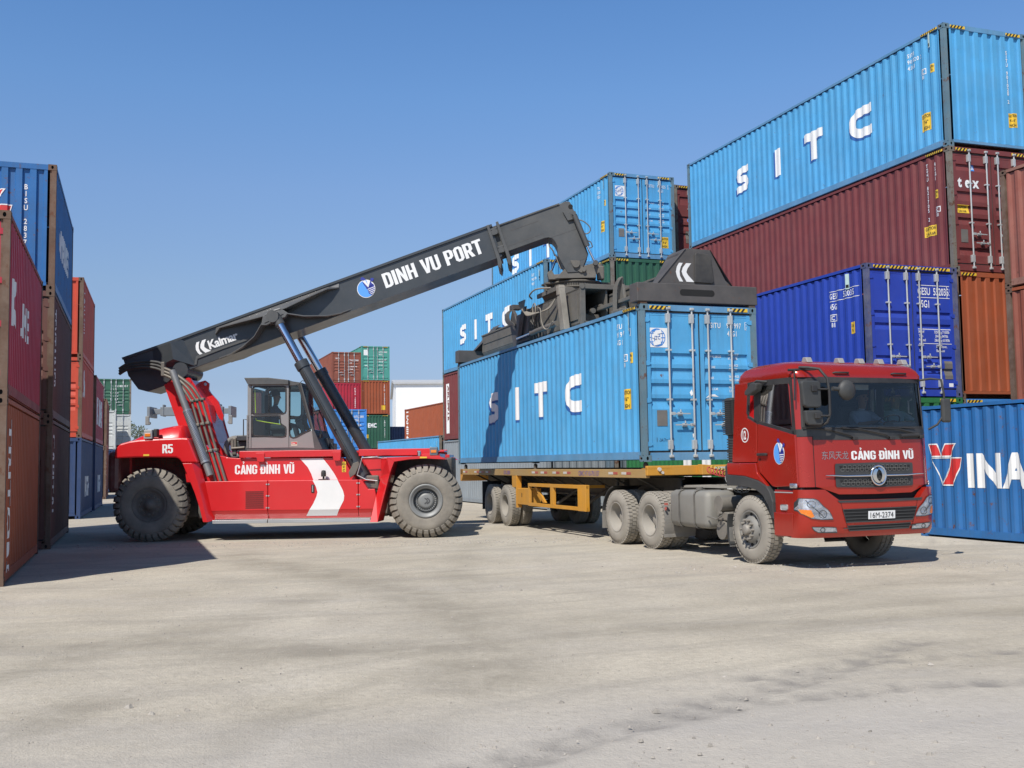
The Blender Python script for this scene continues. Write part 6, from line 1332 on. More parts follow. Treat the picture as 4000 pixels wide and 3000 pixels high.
# final placing of the machine's parts: x, z stretched to keep their image pixels
def adj(x, y, z):
    return (0.33269 + 0.95211 * x + 0.07972 * y + 0.00097 * x * y + 0.0035 * x * x, y,
            0.0349 - 0.00563 * x + 0.97789 * z + 0.00353 * x * z)
def adj_tree(o):
    for c in o.children:
        if c.name.split('.')[0] in ('wheel', 'spreader'): continue
        if c.type == 'MESH':
            for v in c.data.vertices: v.co = adj(*v.co)
        adj_tree(c)
adj_tree(SM)
SM.location = (-8.09, 24.40, 0); SM.rotation_euler = (0, 0, R(3.5))
SPR.matrix_local = (Matrix.Translation((-8.09, 24.40, 0)) @ Matrix.Rotation(R(3.5), 4, 'Z')).inverted() @ MW
for c in SM.children:
    if c.name.split('.')[0] == 'wheel' and abs(c.matrix_local.translation.x) < 1: c.matrix_local = Matrix.Translation((0.20, 0, 0)) @ c.matrix_local
# ------------------------------------------------------------------ truck wheels
TR = paint("beige_dusty_tyre", (0.27, 0.245, 0.205), 0.95, 0, 0.2, 0.6, (0.36, 0.325, 0.27), scale=2.5, bump=0.25)
TRIM = paint("beige_dusty_rim", (0.30, 0.275, 0.235), 0.8, 0, 0.15, 0.5, (0.36, 0.33, 0.28))
def truck_wheel_parts(style):
    """axis along z, outer face at +z = w"""
    r, w_ = 0.515, 0.27; m = MB(); rr = 0.285
    m.lathe([(rr, w_ - 0.01), (rr + 0.015, w_ + 0.004), (r * 0.66, w_ + 0.010), (r * 0.80, w_ + 0.008), (r * 0.90, w_ - 0.012), (r * 0.955, w_ - 0.035), (r * 0.968, w_ - 0.06), (r * 0.972, w_ / 2), (r * 0.968, 0.06), (r * 0.955, 0.035), (r * 0.9, 0.012), (r * 0.8, 0), (rr, 0.01)], 56, close=True)
    n = 44
    for k in range(n):
        for j, (z0, z1) in enumerate(((0.025, 0.085), (0.10, 0.17), (0.185, 0.245))):
            a = 2 * math.pi * (k + 0.5 * (j % 2)) / n; da = 0.40 * 2 * math.pi / n
            vs = []
            for q in (r * 0.955, r):
                for t, z in ((a - da, z0), (a + da, z0 + 0.006), (a + da * 0.9, z1), (a - da * 0.9, z1)): vs.append((q * math.cos(t), q * math.sin(t), z))
            m.add(vs, [(4, 5, 6, 7), (0, 1, 5, 4), (1, 2, 6, 5), (2, 3, 7, 6), (3, 0, 4, 7)])
        a = 2 * math.pi * k / n; da = 0.33 * 2 * math.pi / n; vs = []
        for q, z in ((r * 0.90, w_ - 0.010), (r * 0.965, w_ - 0.030), (r * 1.0, w_ - 0.05)):
            for t in (a - da, a + da): vs += [(q * math.cos(t), q * math.sin(t), z + 0.004), ((q - 0.02) * math.cos(t), (q - 0.02) * math.sin(t), z - 0.012)]
        m.add(vs, [(0, 2, 6, 4), (4, 6, 10, 8), (0, 4, 5, 1), (4, 8, 9, 5), (2, 3, 7, 6), (6, 7, 11, 10)])
    out = [("tyre", m, TR)]
    q = MB()
    if style == 'steer':
        q.lathe([(rr + 0.004, w_ + 0.0), (rr - 0.015, w_ + 0.008), (rr - 0.03, w_ - 0.02), (rr - 0.055, w_ - 0.05), (0.20, w_ - 0.02), (0.175, w_ + 0.03), (0.15, w_ + 0.035), (0.0, w_ + 0.035)], 36)
        out.append(("rim", q, paint("grey_steel_rim", (0.20, 0.195, 0.18), 0.6, 0.1, 0.15, 0.5, (0.30, 0.27, 0.22))))
        h = MB(); h.lathe([(0.085, w_ + 0.03), (0.08, w_ + 0.09), (0.06, w_ + 0.11), (0.0, w_ + 0.112)], 20)
        for k in range(10):
            a = 2 * math.pi * k / 10; h.cyl((0.145 * math.cos(a), 0.145 * math.sin(a), w_ + 0.02), (0.145 * math.cos(a), 0.145 * math.sin(a), w_ + 0.09), 0.021, n=8)
        out.append(("hub", h, paint("hub_metal", (0.26, 0.24, 0.21), 0.6, 0.2, 0.2, 0.5)))
        s_ = MB()
        for k in range(10):
            a = 2 * math.pi * (k + 0.5) / 10; c_, s2 = math.cos(a), math.sin(a); s_.cyl((0.226 * c_, 0.226 * s2, w_ - 0.03), (0.226 * c_, 0.226 * s2, w_ - 0.022), 0.024, n=10)
        out.append(("rim_holes", s_, DARK))
    else:
        q.lathe([(rr + 0.004, w_ + 0.0), (rr - 0.012, w_ + 0.008), (rr - 0.025, w_ - 0.01), (rr - 0.03, w_ - 0.05), (rr - 0.055, w_ - 0.075), (rr - 0.06, 0.06), (0.17, 0.035), (0.0, 0.035)], 36)
        out.append(("rim", q, TRIM))
        h = MB(); h.lathe([(0.13, 0.03), (0.12, 0.13), (0.09, 0.15), (0.0, 0.15)], 20)
        for k in range(10):
            a = 2 * math.pi * k / 10; h.cyl((0.15 * math.cos(a), 0.15 * math.sin(a), 0.03), (0.15 * math.cos(a), 0.15 * math.sin(a), 0.075), 0.014, n=6)
        out.append(("hub", h, TRIM))
    return [(n_, a.mesh(n_, mt)) for n_, a, mt in out]
WPS = {k: truck_wheel_parts(k) for k in ('steer', 'dual')}
def truck_wheel(parent, M_, style):
    W = empty("wheel", (0, 0, 0), 0, parent=parent); W.matrix_local = M_
    for n_, me in WPS[style]: child(n_, me, W)
    return W

# ------------------------------------------------------------------ trailer (frame of the lifted box: x right, y away from the truck)
YT = paint("ochre_trailer_paint", (0.60, 0.27, 0.02), 0.5, 0, 0.10, 0.35, (0.42, 0.30, 0.14), rust=0.06, streak=0.25, dscale=0.8)
YTD = paint("dusty_ochre_trailer_rail", (0.42, 0.25, 0.075), 0.65, 0, 0.12, 0.6, (0.36, 0.28, 0.17), rust=0.10, dscale=0.7)
UND = paint("dark_underframe_grime", (0.07, 0.063, 0.052), 0.85, 0, 0.25, 0.6, (0.14, 0.125, 0.10))
TL = empty("container_trailer", (2.367, 19.26, 0), R(18.9), "dusty yellow skeletal trailer coupled behind the red truck tractor", "semi-trailer")
m = MB(); TW = 2.46
for x0, x1 in ((0.0, 0.09), (TW - 0.09, TW)): m.box(x0, x1, -0.05, 12.0, 1.265, 1.425, 0.008)
m.build("side_rail", YTD, TL)
m = MB(); m.box(0.0, TW, -0.13, -0.05, 1.31, 1.485, 0.01); m.box(0.0, 0.5, -0.13, 0.1, 1.425, 1.44)
fr = m.build("front_beam", YT, TL)
m = MB(); m.prism([(11.75, 1.425), (12.03, 1.425), (12.03, 1.10), (11.96, 1.08), (11.90, 1.10), (11.75, 1.265)], 'x', 0.0, TW, 0.008); m.build("rear_beam", YT, TL)
m = MB()
for x in (0.68, 1.62):
    m.box(x, x + 0.14, 0.0, 11.7, 1.22, 1.25); m.box(x + 0.06, x + 0.08, 0.0, 11.7, 0.86, 1.25); m.box(x, x + 0.14, 3.0, 11.7, 0.84, 0.87)
    m.prism([(0.0, 1.24), (3.0, 1.24), (3.0, 0.86), (2.2, 1.05), (0.0, 1.08)], 'x', x + 0.055, x + 0.085)
for i in range(21): y = 0.2 + i * 0.57; m.box(0.09, TW - 0.09, y, y + 0.07, 1.28, 1.37); 
for i in range(10): y = 0.6 + i * 1.15; m.cyl((0.14, y, 1.28), (0.72, y + 0.1, 1.0), 0.02, n=8)
for y in (8.02, 9.30): m.cyl((0.3, y, 0.515), (TW - 0.3, y, 0.515), 0.07); m.box(0.62, 0.75, y - 0.5, y + 0.5, 0.58, 0.70, 0.02); m.box(1.7, 1.83, y - 0.5, y + 0.5, 0.58, 0.70, 0.02)
m.box(0.62, 1.9, 7.4, 10.0, 0.86, 1.0, 0.02)
m.build("underframe", UND, TL)
m = MB(); m.box(0.09, TW - 0.09, 0.0, 11.9, 1.385, 1.41); m.build("deck", paint("dusty_deck_plate", (0.17, 0.145, 0.11), 0.85, 0, 0.25, 0.6), TL)
# frame of yellow channel hung below the rail
m = MB(); X0, X1 = -0.02, 0.05
for y0, y1, z0, z1 in ((2.66, 6.20, 1.02, 1.095), (2.66, 6.20, 0.565, 0.64), (6.14, 6.20, 0.64, 1.02), (4.56, 4.74, 0.64, 1.02)): m.box(X0, X1, y0, y1, z0, z1, 0.004)
m.box(X0 - 0.02, X1, 2.66, 3.09, 0.56, 1.10, 0.006); m.prism([(5.95, 1.0), (5.80, 1.0), (5.25, 0.66), (5.40, 0.66)], 'x', X1, X1 + 0.05)
for y in (2.9, 4.65, 6.1): m.box(0.05, 0.5, y, y + 0.06, 1.03, 1.09)
m.build("side_guard_frame", YT, TL)
m = MB(); m.box(0.0, 0.32, 6.22, 7.04, 0.575, 0.965, 0.012); m.build("tool_box", YT, TL)
m = MB(); m.box(-0.01, 0.12, 7.05, 7.12, 0.49, 1.27, 0.006); m.prism([(7.05, 1.265), (7.42, 1.265), (7.42, 1.08), (7.40, 0.98), (7.12, 0.98), (7.12, 1.05)], 'x', 0.0, 0.03, 0.004); m.build("hanging_bracket", YT, TL)
m = MB(); Sx = Surf(lambda u, v, h: (-h, -u, v)); Sx.put(m, place2d(text2d("8", 0.10, 0.02, 0.8), -6.72, 0.76), 0.004); m.build("number_lettering", BLK, TL)
m = MB()
for y in (3.6, 5.2): m.cyl((0.3, y, 0.62), (1.0, y - 0.5, 1.2), 0.035, n=10)
m.cyl((0.25, 1.9, 0.45), (0.35, 1.9, 1.25), 0.035, n=10); m.box(0.62, 0.75, 2.2, 2.33, 0.45, 1.2, 0.01); m.box(1.7, 1.83, 2.2, 2.33, 0.45, 1.2, 0.01); m.box(0.58, 0.8, 2.15, 2.38, 0.42, 0.46); m.box(1.66, 1.88, 2.15, 2.38, 0.42, 0.46)
m.build("landing_leg", UND, TL)
refl_w = paint("white_reflector", (0.62, 0.58, 0.52), 0.4, 0, 0.1, 0.3); refl_r = paint("red_reflector", (0.42, 0.06, 0.045), 0.4, 0, 0.1, 0.3)
for ya in (0.55, 1.15, 3.55, 4.20, 4.95, 5.55, 9.15, 9.75, 10.2, 11.3):
    m = MB(); m.box(-0.004, 0, ya, ya + 0.20, 1.325, 1.372); q = m.build("reflector", refl_r, TL)
    m = MB(); m.box(-0.004, 0, ya + 0.21, ya + 0.42, 1.325, 1.372); m.build("reflector", refl_w, TL)
PURP = paint("faded_purple_lettering", (0.20, 0.10, 0.24), 0.6, 0, 0.15, 0.4)
m = MB(); Sx.put(m, join2d(place2d(text2d("15R-2080", 0.095, 0.03, 1.0), -8.05, 1.295), place2d(text2d("CIMC HT.43-79.1157", 0.095, 0.025, 0.9), -3.10, 1.295)), 0.004); m.build("lettering", PURP, TL)
for i, y in enumerate((0.05, 5.9, 11.7)):
    m = MB(); m.cyl((0.10, y + 0.08, 1.42), (0.10, y + 0.08, 1.50), 0.045, n=14); m.lathe([(0.05, 1.50), (0.03, 1.55), (0.0, 1.56)], 14, Matrix.Translation((0.10, y + 0.08, 0))); m.build("twistlock", UND, TL)
m = MB(); SFB = Surf(lambda u, v, h: (u, -0.13 - h, v))
for x, z, r_ in ((0.24, 1.42, 0.036), (0.30, 1.36, 0.026)): m.cyl((x, -0.13, z), (x, -0.16, z), r_, n=16)
m.build("round_reflector", refl_w, fr)
m = MB(); m.prism([(1.02, 1.31), (1.22, 1.31), (1.26, 1.40), (1.20, 1.42), (1.24, 1.48), (1.02, 1.50)], 'y', -0.30, -0.13, 0.01); m.build("corner_hook", YT, fr)
m = MB(); m.box(1.36, 1.62, -0.18, -0.13, 1.40, 1.45, 0.006)
for x in (1.38, 1.47, 1.60): m.cyl((x, -0.24, 1.42), (x, -0.16, 1.42), 0.022, n=10)
m.build("air_couplings", ZINC, fr)
for y in (8.02, 9.30):
    for x, f in ((0.015, 1), (0.33, 1), (TW - 0.015, -1), (TW - 0.33, -1)):
        Mw = Matrix.Translation((x + 0.27 * f, y, 0.515)) @ Matrix.Rotation(R(-90 * f), 4, 'Y')
        truck_wheel(TL, Mw, 'dual')
m = MB(); m.box(0.02, 0.55, 9.95, 9.97, 0.35, 1.1); m.box(TW - 0.55, TW - 0.02, 9.95, 9.97, 0.35, 1.1); m.build("mud_flap", RUBB, TL)

# ------------------------------------------------------------------ truck tractor (x forward, y to its left, z up)
TK = empty("truck_tractor", (4.74, 16.58, 0), R(-69), "metallic red truck tractor with white lettering above its grille and number 12 on its cab", "truck")
TRED = paint("metallic_red_cab_paint", (0.42, 0.020, 0.010), 0.22, 0.35, 0.05, 0.10, (0.30, 0.11, 0.07), coat=0.7)
PLAS = paint("dark_grey_plastic", (0.036, 0.038, 0.039), 0.55, 0, 0.08, 0.25, (0.14, 0.13, 0.11))
TG = glass("windscreen_glass", (0.68, 0.74, 0.74), 0.02, 0.7)
LAMP = paint("lamp_reflector", (0.72, 0.74, 0.78), 0.10, 0.9, 0.45, 0.0, scale=9, coat=0.8, bump=1.0)
YL, YR_ = 1.10, -1.22                                                # cab sides
PLAN = [(-1.22, 1.02), (-1.215, 1.10), (-1.18, 1.185), (-1.12, 1.24), (-1.02, 1.275), (-0.7, 1.30), (-0.30, 1.315), (-0.06, 1.318), (0.20, 1.315), (0.58, 1.30), (0.90, 1.275), (1.00, 1.24), (1.06, 1.185), (1.095, 1.10), (1.10, 1.02)]
def px_(y):
    for (a, p), (b, q) in zip(PLAN, PLAN[1:]):
        if y <= b: return p + (q - p) * (max(y, a) - a) / (b - a)
    return PLAN[-1][1]
def fx(y, z):
    """front skin of the cab: upper panel leans back a little, roof more"""
    dz = 0.0
    if z > 1.2: dz = -(z - 1.2) * 0.035
    if z > 1.93: dz -= (z - 1.93) * 0.05
    if z > 2.72: dz -= (z - 2.72) * 0.4
    return px_(y) + dz
FS = Surf(lambda u, v, h: (fx(u, v) + h, u, v), [p[0] for p in PLAN])
def skin(zs, name, mat, off=0.0, ylim=None, zfn=None, th=0.03):
    m = MB(); P = [p for p in PLAN if ylim is None or ylim[0] <= p[0] <= ylim[1]]; m.smooth = True
    vs = []
    for z in zs:
        for y, x in P:
            zz = zfn(y, z) if zfn else z
            vs.append((fx(y, zz) + (off(zz) if callable(off) else off), y, zz))
    n = len(P); m.add(vs, [(i * n + k, i * n + k + 1, (i + 1) * n + k + 1, (i + 1) * n + k) for i in range(len(zs) - 1) for k in range(n - 1)])
    m.smooth = False; return m
# chassis
m = MB()
for y in (-0.42, 0.36): m.box(-5.3, 1.0, y, y + 0.08, 0.78, 1.03, 0.01)
for x in (-5.2, -4.0, -2.9, -1.9, -0.8, 0.6): m.box(x, x + 0.1, -0.36, 0.38, 0.80, 1.0)
m.cyl((0, -0.9, 0.515), (0, 0.9, 0.515), 0.07); m.box(-0.5, 0.5, -0.95, -0.75, 0.52, 0.62); m.box(-0.5, 0.5, 0.75, 0.95, 0.52, 0.62)
for x in (-3.25, -4.55): m.cyl((x, -0.9, 0.515), (x, 0.9, 0.515), 0.09); m.lathe([(0.0, -0.18), (0.2, -0.1), (0.24, 0), (0.2, 0.1), (0, 0.18)], 16, Matrix.Translation((x, 0, 0.515)) @ Matrix.Rotation(R(90), 4, 'X'))
m.box(-0.6, 1.0, -0.5, 0.5, 0.55, 1.1, 0.05); m.box(-2.6, -0.6, -0.3, 0.3, 0.6, 0.9, 0.08); m.cyl((-3.2, 0, 0.6), (-2.2, 0, 0.65), 0.06)
m.build("chassis", UND, TK)
m = MB(); m.prism([(-4.6, 1.13), (-3.6, 1.13), (-3.3, 1.08), (-3.3, 1.06), (-4.9, 1.06), (-4.9, 1.09)], 'y', -0.48, 0.48, 0.01); m.box(-4.4, -3.7, -0.5, 0.5, 1.03, 1.07); m.build("fifth_wheel", UND, TK)
m = MB(); m.box(-2.9, -0.9, -0.7, 0.65, 1.10, 1.125); 
for i in range(9): m.box(-2.85 + i * 0.22, -2.78 + i * 0.22, -0.7, 0.65, 1.125, 1.135)
m.build("catwalk", paint("dusty_alu_catwalk", (0.36, 0.34, 0.29), 0.7, 0.2, 0.15, 0.5), TK)
# wheels
for x, st in ((-0.06, 'steer'),):
    truck_wheel(TK, Matrix.Translation((x, -1.22 + 0.27, 0.515)) @ Matrix.Rotation(R(90), 4, 'X'), st)
    truck_wheel(TK, Matrix.Translation((x, 1.10 - 0.27, 0.515)) @ Matrix.Rotation(R(-90), 4, 'X'), st)
for x in (-3.24, -4.57):
    for y, f in ((-1.23 + 0.27, 1), (-0.92 + 0.27, 1), (1.16 - 0.27, -1), (0.86 - 0.27, -1)):
        truck_wheel(TK, Matrix.Translation((x, y, 0.515)) @ Matrix.Rotation(R(90 * f), 4, 'X'), 'dual')
# mudguards
def guard(name, cx, a0, a1, r0, y0, y1, mat):
    m = MB(); n = 10; vs = []
    for i in range(n + 1):
        t = R(a0 + (a1 - a0) * i / n); vs += [(cx + r0 * math.cos(t), y0, 0.515 + r0 * math.sin(t)), (cx + r0 * math.cos(t), y1, 0.515 + r0 * math.sin(t)), (cx + (r0 + 0.015) * math.cos(t), y1, 0.515 + (r0 + 0.015) * math.sin(t)), (cx + (r0 + 0.015) * math.cos(t), y0, 0.515 + (r0 + 0.015) * math.sin(t))]
    m.add(vs, [(4 * i + j, 4 * i + (j + 1) % 4, 4 * i + 4 + (j + 1) % 4, 4 * i + 4 + j) for i in range(n) for j in range(4)])
    return m.build(name, mat, TK)
GRYG = paint("dusty_grey_mudguard", (0.17, 0.165, 0.155), 0.7, 0, 0.15, 0.5)
for ya, yb in ((-1.24, -0.62), (0.55, 1.17)):
    guard("mudguard", -4.57, 98, 178, 0.58, ya, yb, PLAS); guard("mudguard", -3.24, 28, -20, 0.585, ya, yb, GRYG); guard("mudguard", -0.06, 160, 205, 0.60, ya, yb, PLAS)
    m = MB(); m.box(-5.16, -5.14, ya, yb, 0.28, 0.62); m.box(-2.70, -2.68, ya, yb, 0.24, 0.40); m.box(-0.64, -0.62, ya + 0.02, yb, 0.22, 0.52); m.build("mud_flap", GRYG, TK)
m = MB(); m.tube([(-5.25, -1.0, 0.95), (-5.28, -1.05, 0.6), (-5.25, -1.1, 0.45), (-5.15, -1.15, 0.42)], 0.02); m.build("mudguard_stay", ZINC, TK)
# fuel tank and straps, air filter and valves
TANK = paint("dusty_aluminium_tank", (0.25, 0.24, 0.215), 0.65, 0.25, 0.15, 0.6, (0.27, 0.25, 0.21))
m = MB(); m.box(-2.58, -1.32, -1.20, -0.62, 0.45, 1.07, 0.10); t_ = m.build("fuel_tank", TANK, TK)
for f in t_.data.polygons: f.use_smooth = True
m = MB()
for x in (-2.22, -1.72):
    for a, b, c_, d_ in ((-1.215, -1.205, 0.52, 1.0), (-1.12, -0.7, 1.072, 1.082), (-1.12, -0.7, 0.438, 0.448)): m.box(x, x + 0.035, a, b, c_, d_)
    m.tube([(x + 0.017, -1.12, 1.077), (x + 0.017, -1.19, 1.05), (x + 0.017, -1.21, 1.0)], 0.014); m.tube([(x + 0.017, -1.12, 0.443), (x + 0.017, -1.19, 0.47), (x + 0.017, -1.21, 0.52)], 0.014)
m.cyl((-1.95, -0.95, 1.06), (-1.95, -0.95, 1.12), 0.06); m.build("tank_strap", paint("dusty_black_strap", (0.10, 0.095, 0.085), 0.7, 0, 0.2, 0.4), t_)
m = MB(); m.cyl((-1.05, -1.15, 0.87), (-1.05, -0.75, 0.87), 0.13, n=20); m.cyl((-1.02, -1.12, 0.45), (-1.02, -0.75, 0.45), 0.15, n=20); m.box(-1.15, -0.85, -1.1, -0.9, 0.60, 0.74, 0.02)
m.tube([(-1.3, -1.2, 0.66), (-1.0, -1.22, 0.63), (-0.85, -1.2, 0.70)], 0.012); m.cyl((-0.95, -1.16, 0.72), (-0.95, -1.22, 0.72), 0.03); m.build("air_reservoir", paint("dark_tank_metal", (0.12, 0.115, 0.105), 0.6, 0.2, 0.2, 0.5), TK)
m = MB(); m.box(-2.66, -2.60, -1.24, -1.20, 0.80, 0.84); m.cyl((-2.62, -1.245, 0.74), (-2.62, -1.23, 0.74), 0.03); m.build("side_marker", refl_r, TK)

CB = empty("cab", (0, 0, 0), parent=TK)
def cb(m, name, mat, fix=True): return m.build(name, mat, CB, fix=fix)
for s, yo, yi in ((-1, YR_, YR_ + 0.04), (1, YL, YL - 0.04)):
    a, b = sorted((yo, yi))
    m = MB(); m.prism([(-0.50, 1.53), (-0.36, 2.74), (-0.01, 2.74), (-0.065, 2.30), (-0.05, 2.21), (0.195, 2.115), (0.165, 1.53)], 'y', a, b, 0.008)
    m.prism([(-0.62, 1.52), (0.165, 1.52), (0.20, 1.37), (0.33, 1.28), (0.45, 1.175), (0.23, 1.255), (-0.13, 1.32), (-0.61, 1.34)], 'y', *sorted((yo + s * 0.025, yi)), 0.012)
    m.prism([(0.60, 1.13), (1.13, 1.12), (1.06, 0.47), (0.60, 0.45), (0.61, 0.8), (0.61, 0.95)], 'y', a, b, 0.01)
    cb(m, "side_panel", TRED)
    m = MB(); m.prism([(-0.62, 1.34), (-0.13, 1.32), (0.23, 1.255), (0.45, 1.175), (0.54, 1.08), (0.60, 0.95), (0.61, 0.70), (0.55, 0.72), (0.50, 0.87), (0.35, 1.04), (0.20, 1.11), (0.0, 1.15), (-0.3, 1.17), (-0.62, 1.17)], 'y', *sorted((yo + s * 0.04, yi - s * 0.10)), 0.01); cb(m, "wheel_arch_trim", PLAS)
    m = MB(); m.prism([(0.215, 2.11), (1.135, 1.915), (1.165, 1.19), (0.62, 1.165), (0.55, 1.175), (0.36, 1.30), (0.24, 1.38), (0.185, 1.53)], 'y', a, b, 0.01)
    d_ = cb(m, "door", TRED)
    m = MB(); m.box(0.235, 0.48, *sorted((yo + s * 0.05, yo + s * 0.01)), 1.625, 1.665, 0.012); m.cyl((0.26, yo, 1.57), (0.26, yo + s * 0.01, 1.57), 0.014); m.build("handle", RUBB, d_)
    # window surround with real opening
    m = MB(); Sy = Surf(lambda u, v, h, yo=yo, s=s: (u, yo + s * h, v))
    o1 = [(0.24, 2.15), (0.27, 2.62), (0.33, 2.68), (1.02, 2.66), (1.08, 2.60), (1.11, 1.96), (0.24, 2.15)]
    outer = [(0.20, 2.11), (0.22, 2.74), (1.12, 2.72), (1.15, 1.91)]
    m.prism([(0.20, 2.10), (0.26, 2.10), (0.29, 2.62), (0.35, 2.70), (0.35, 2.75), (0.20, 2.75)], 'y', a, b); m.prism([(0.33, 2.67), (1.03, 2.655), (1.06, 2.60), (1.07, 2.74), (0.33, 2.75)], 'y', a, b); m.prism([(1.05, 2.62), (1.07, 2.74), (1.13, 1.91), (1.08, 1.93)], 'y', a, b)
    m.prism([(0.24, 2.15), (1.12, 1.965), (1.13, 1.915), (0.22, 2.11)], 'y', a, b)
    m.prism([(-0.03, 2.24), (0.20, 2.145), (0.20, 2.11), (-0.05, 2.21)], 'y', a, b); m.prism([(-0.01, 2.74), (0.21, 2.75), (0.21, 2.68), (0.0, 2.68)], 'y', a, b); m.prism([(-0.065, 2.28), (-0.03, 2.24), (0.03, 2.7), (-0.01, 2.74)], 'y', a, b); m.prism([(0.13, 2.14), (0.20, 2.12), (0.22, 2.72), (0.16, 2.72)], 'y', a, b)
    cb(m, "window_frame", RUBB)
    m = MB(); Sy.put(m, poly2d([(0.24, 2.13), (0.28, 2.70), (1.05, 2.69), (1.09, 1.95)]), -0.015); cb(m, "side_window", TG, False)
    m = MB(); Sy.put(m, poly2d([(-0.04, 2.23), (0.0, 2.71), (0.18, 2.72), (0.16, 2.13)]), -0.015); cb(m, "quarter_window", TG, False)
    m = MB()
    for i in range(5): m.tube([(0.06 + 0.012 * i, yo - s * (0.06 + 0.015 * (i % 2)), 2.66), (0.055 + 0.013 * i, yo - s * (0.07 + 0.01 * (i % 2)), 2.4), (0.06 + 0.010 * i, yo - s * 0.07, 2.22)], 0.010, 6)
    cb(m, "curtain", paint("white_curtain", (0.62, 0.62, 0.60), 0.9), False)
    m = MB(); m.box(0.62, 1.06, *sorted((yo + s * 0.012, yo - s * 0.01)), 0.50, 0.585, 0.006); q = cb(m, "side_strip", LIGHTP)
    m = MB(); m.box(0.84, 1.0, *sorted((yo + s * 0.018, yo)), 0.525, 0.56, 0.004); m.build("lens", AMBER, q)
    m = MB(); m.box(0.76, 0.92, *sorted((yo + s * 0.014, yo)), 0.84, 0.92, 0.02); q = cb(m, "side_lamp", LIGHTP)
    m = MB(); m.box(1.00, 1.17, *sorted((yo + s * 0.03, yo)), 1.155, 1.225, 0.02); q = cb(m, "turn_lamp", LAMP)
    m = MB(); m.box(0.60, 1.12, *sorted((yo + s * 0.004, yo)), 1.085, 1.10); cb(m, "sill_line", LIGHTP)
m = MB(); Sr = Surf(lambda u, v, h: (u, YR_ - h, v))
ring = arc(-0.12, 1.945, 0.095, 0.105, 0, 360, 30)
q = MB(); Sr.put(q, [stroke2d(ring, 0.016), place2d(text2d("12", 0.125, 0.035, 0.62), -0.178, 1.885)], 0.004); cb(q, "number_lettering", WHITE, False)
port_emblem(CB, Surf(lambda u, v, h: (0.75 + (u - 0.75) * 0.82, YR_ - h, v)), 0.75, 1.655, 0.155, 0.0, 0.004)
# roof
m = MB(); m.smooth = True
def ringp(z, ins, xf, xr, n=6):
    pts = []; y0, y1 = YR_ + ins, YL - ins; r_ = 0.16 + ins * 0.6
    for cx, cy, a0 in ((xf - r_, y0 + r_, -90), (xf - r_, y1 - r_, 0), (xr + r_, y1 - r_, 90), (xr + r_, y0 + r_, 180)):
        for i in range(n + 1): t = R(a0 + 90 * i / n); pts.append((cx + r_ * math.cos(t), cy + r_ * math.sin(t), z))
    return pts
rings = [ringp(2.735, 0.012, 1.19, -0.37), ringp(2.78, 0.0, 1.185, -0.37), ringp(2.86, 0.012, 1.13, -0.34), ringp(2.93, 0.045, 1.05, -0.28), ringp(2.985, 0.13, 0.90, -0.16), ringp(3.015, 0.30, 0.70, 0.02), ringp(3.025, 0.50, 0.5, 0.15)]
n = len(rings[0]); vs = [p for r_ in rings for p in r_]
m.add(vs, [(i * n + k, i * n + (k + 1) % n, (i + 1) * n + (k + 1) % n, (i + 1) * n + k) for i in range(len(rings) - 1) for k in range(n)]); m.smooth = False; m.add(rings[-1], [list(range(n))]); m.add(ringp(2.74, 0.03, 1.15, -0.36), [list(range(n))])
RO = cb(m, "roof", TRED)
for y in (-0.76, -0.19, 0.18, 0.54, 0.98):
    m = MB(); m.prism([(0.78, 2.985), (0.94, 2.975), (0.90, 3.055), (0.82, 3.06)], 'y', y - 0.05, y + 0.05, 0.012); m.build("marker_lamp", paint("smoky_lens", (0.30, 0.29, 0.27), 0.3, 0, 0.1), RO)
for y in (-0.42, 0.62):
    m = MB(); m.tube([(1.16, y - 0.13, 2.80), (1.20, y - 0.12, 2.81), (1.20, y + 0.12, 2.81), (1.16, y + 0.13, 2.80)], 0.014); m.build("grab_handle", RUBB, RO)
# front skin: panel between windscreen and bumper
m = skin([1.17, 1.35, 1.55, 1.75, 1.88], "front", TRED, 0.0)
m2 = [(y, 1.17) for y in (-0.98, -0.84, -0.60, 0.66, 0.88, 0.96)]
FS2 = []
q = m; q.smooth = True
yy = [-0.98, -0.86, -0.62, -0.3, 0.0, 0.3, 0.68, 0.86, 0.96]; zz = [1.17, 1.14, 1.06, 1.055, 1.052, 1.055, 1.06, 1.13, 1.17]
vs = [(fx(a, 1.17), a, 1.171) for a in yy] + [(fx(a, 1.17) - 0.005, a, b) for a, b in zip(yy, zz)]
q.add(vs, [(i, i + 1, len(yy) + i + 1, len(yy) + i) for i in range(len(yy) - 1)]); q.smooth = False
FP = cb(m, "front_panel", TRED, False)
m = skin([1.885, 1.99], "x", None, 0.004); cb(m, "cowl", paint("black_cowl", (0.02, 0.021, 0.023), 0.35, 0, 0.1, 0.15), False)
q = MB(); FS.put(q, rect2d(-1.0, 1.835, 0.95, 1.89), 0.006); cb(q, "cowl_slot", PLAS, False)
for y in (-1.01, 0.955):
    q = MB(); FS.put(q, rect2d(y, 1.17, y + 0.012, 1.88), 0.0025); cb(q, "panel_seam", DARK, False)
# A pillars (red, seen beside the glass)
for s, ya, yb in ((-1, -1.22, -1.12), (1, 1.0, 1.10)):
    m = skin([1.885, 2.0, 2.3, 2.6, 2.76], "x", None, 0.002, ((-1.2155, -1.12) if s < 0 else (1.0, 1.0951))); cb(m, "pillar", TRED if s < 0 else paint("pale_pillar_trim", (0.42, 0.40, 0.34), 0.6), False)
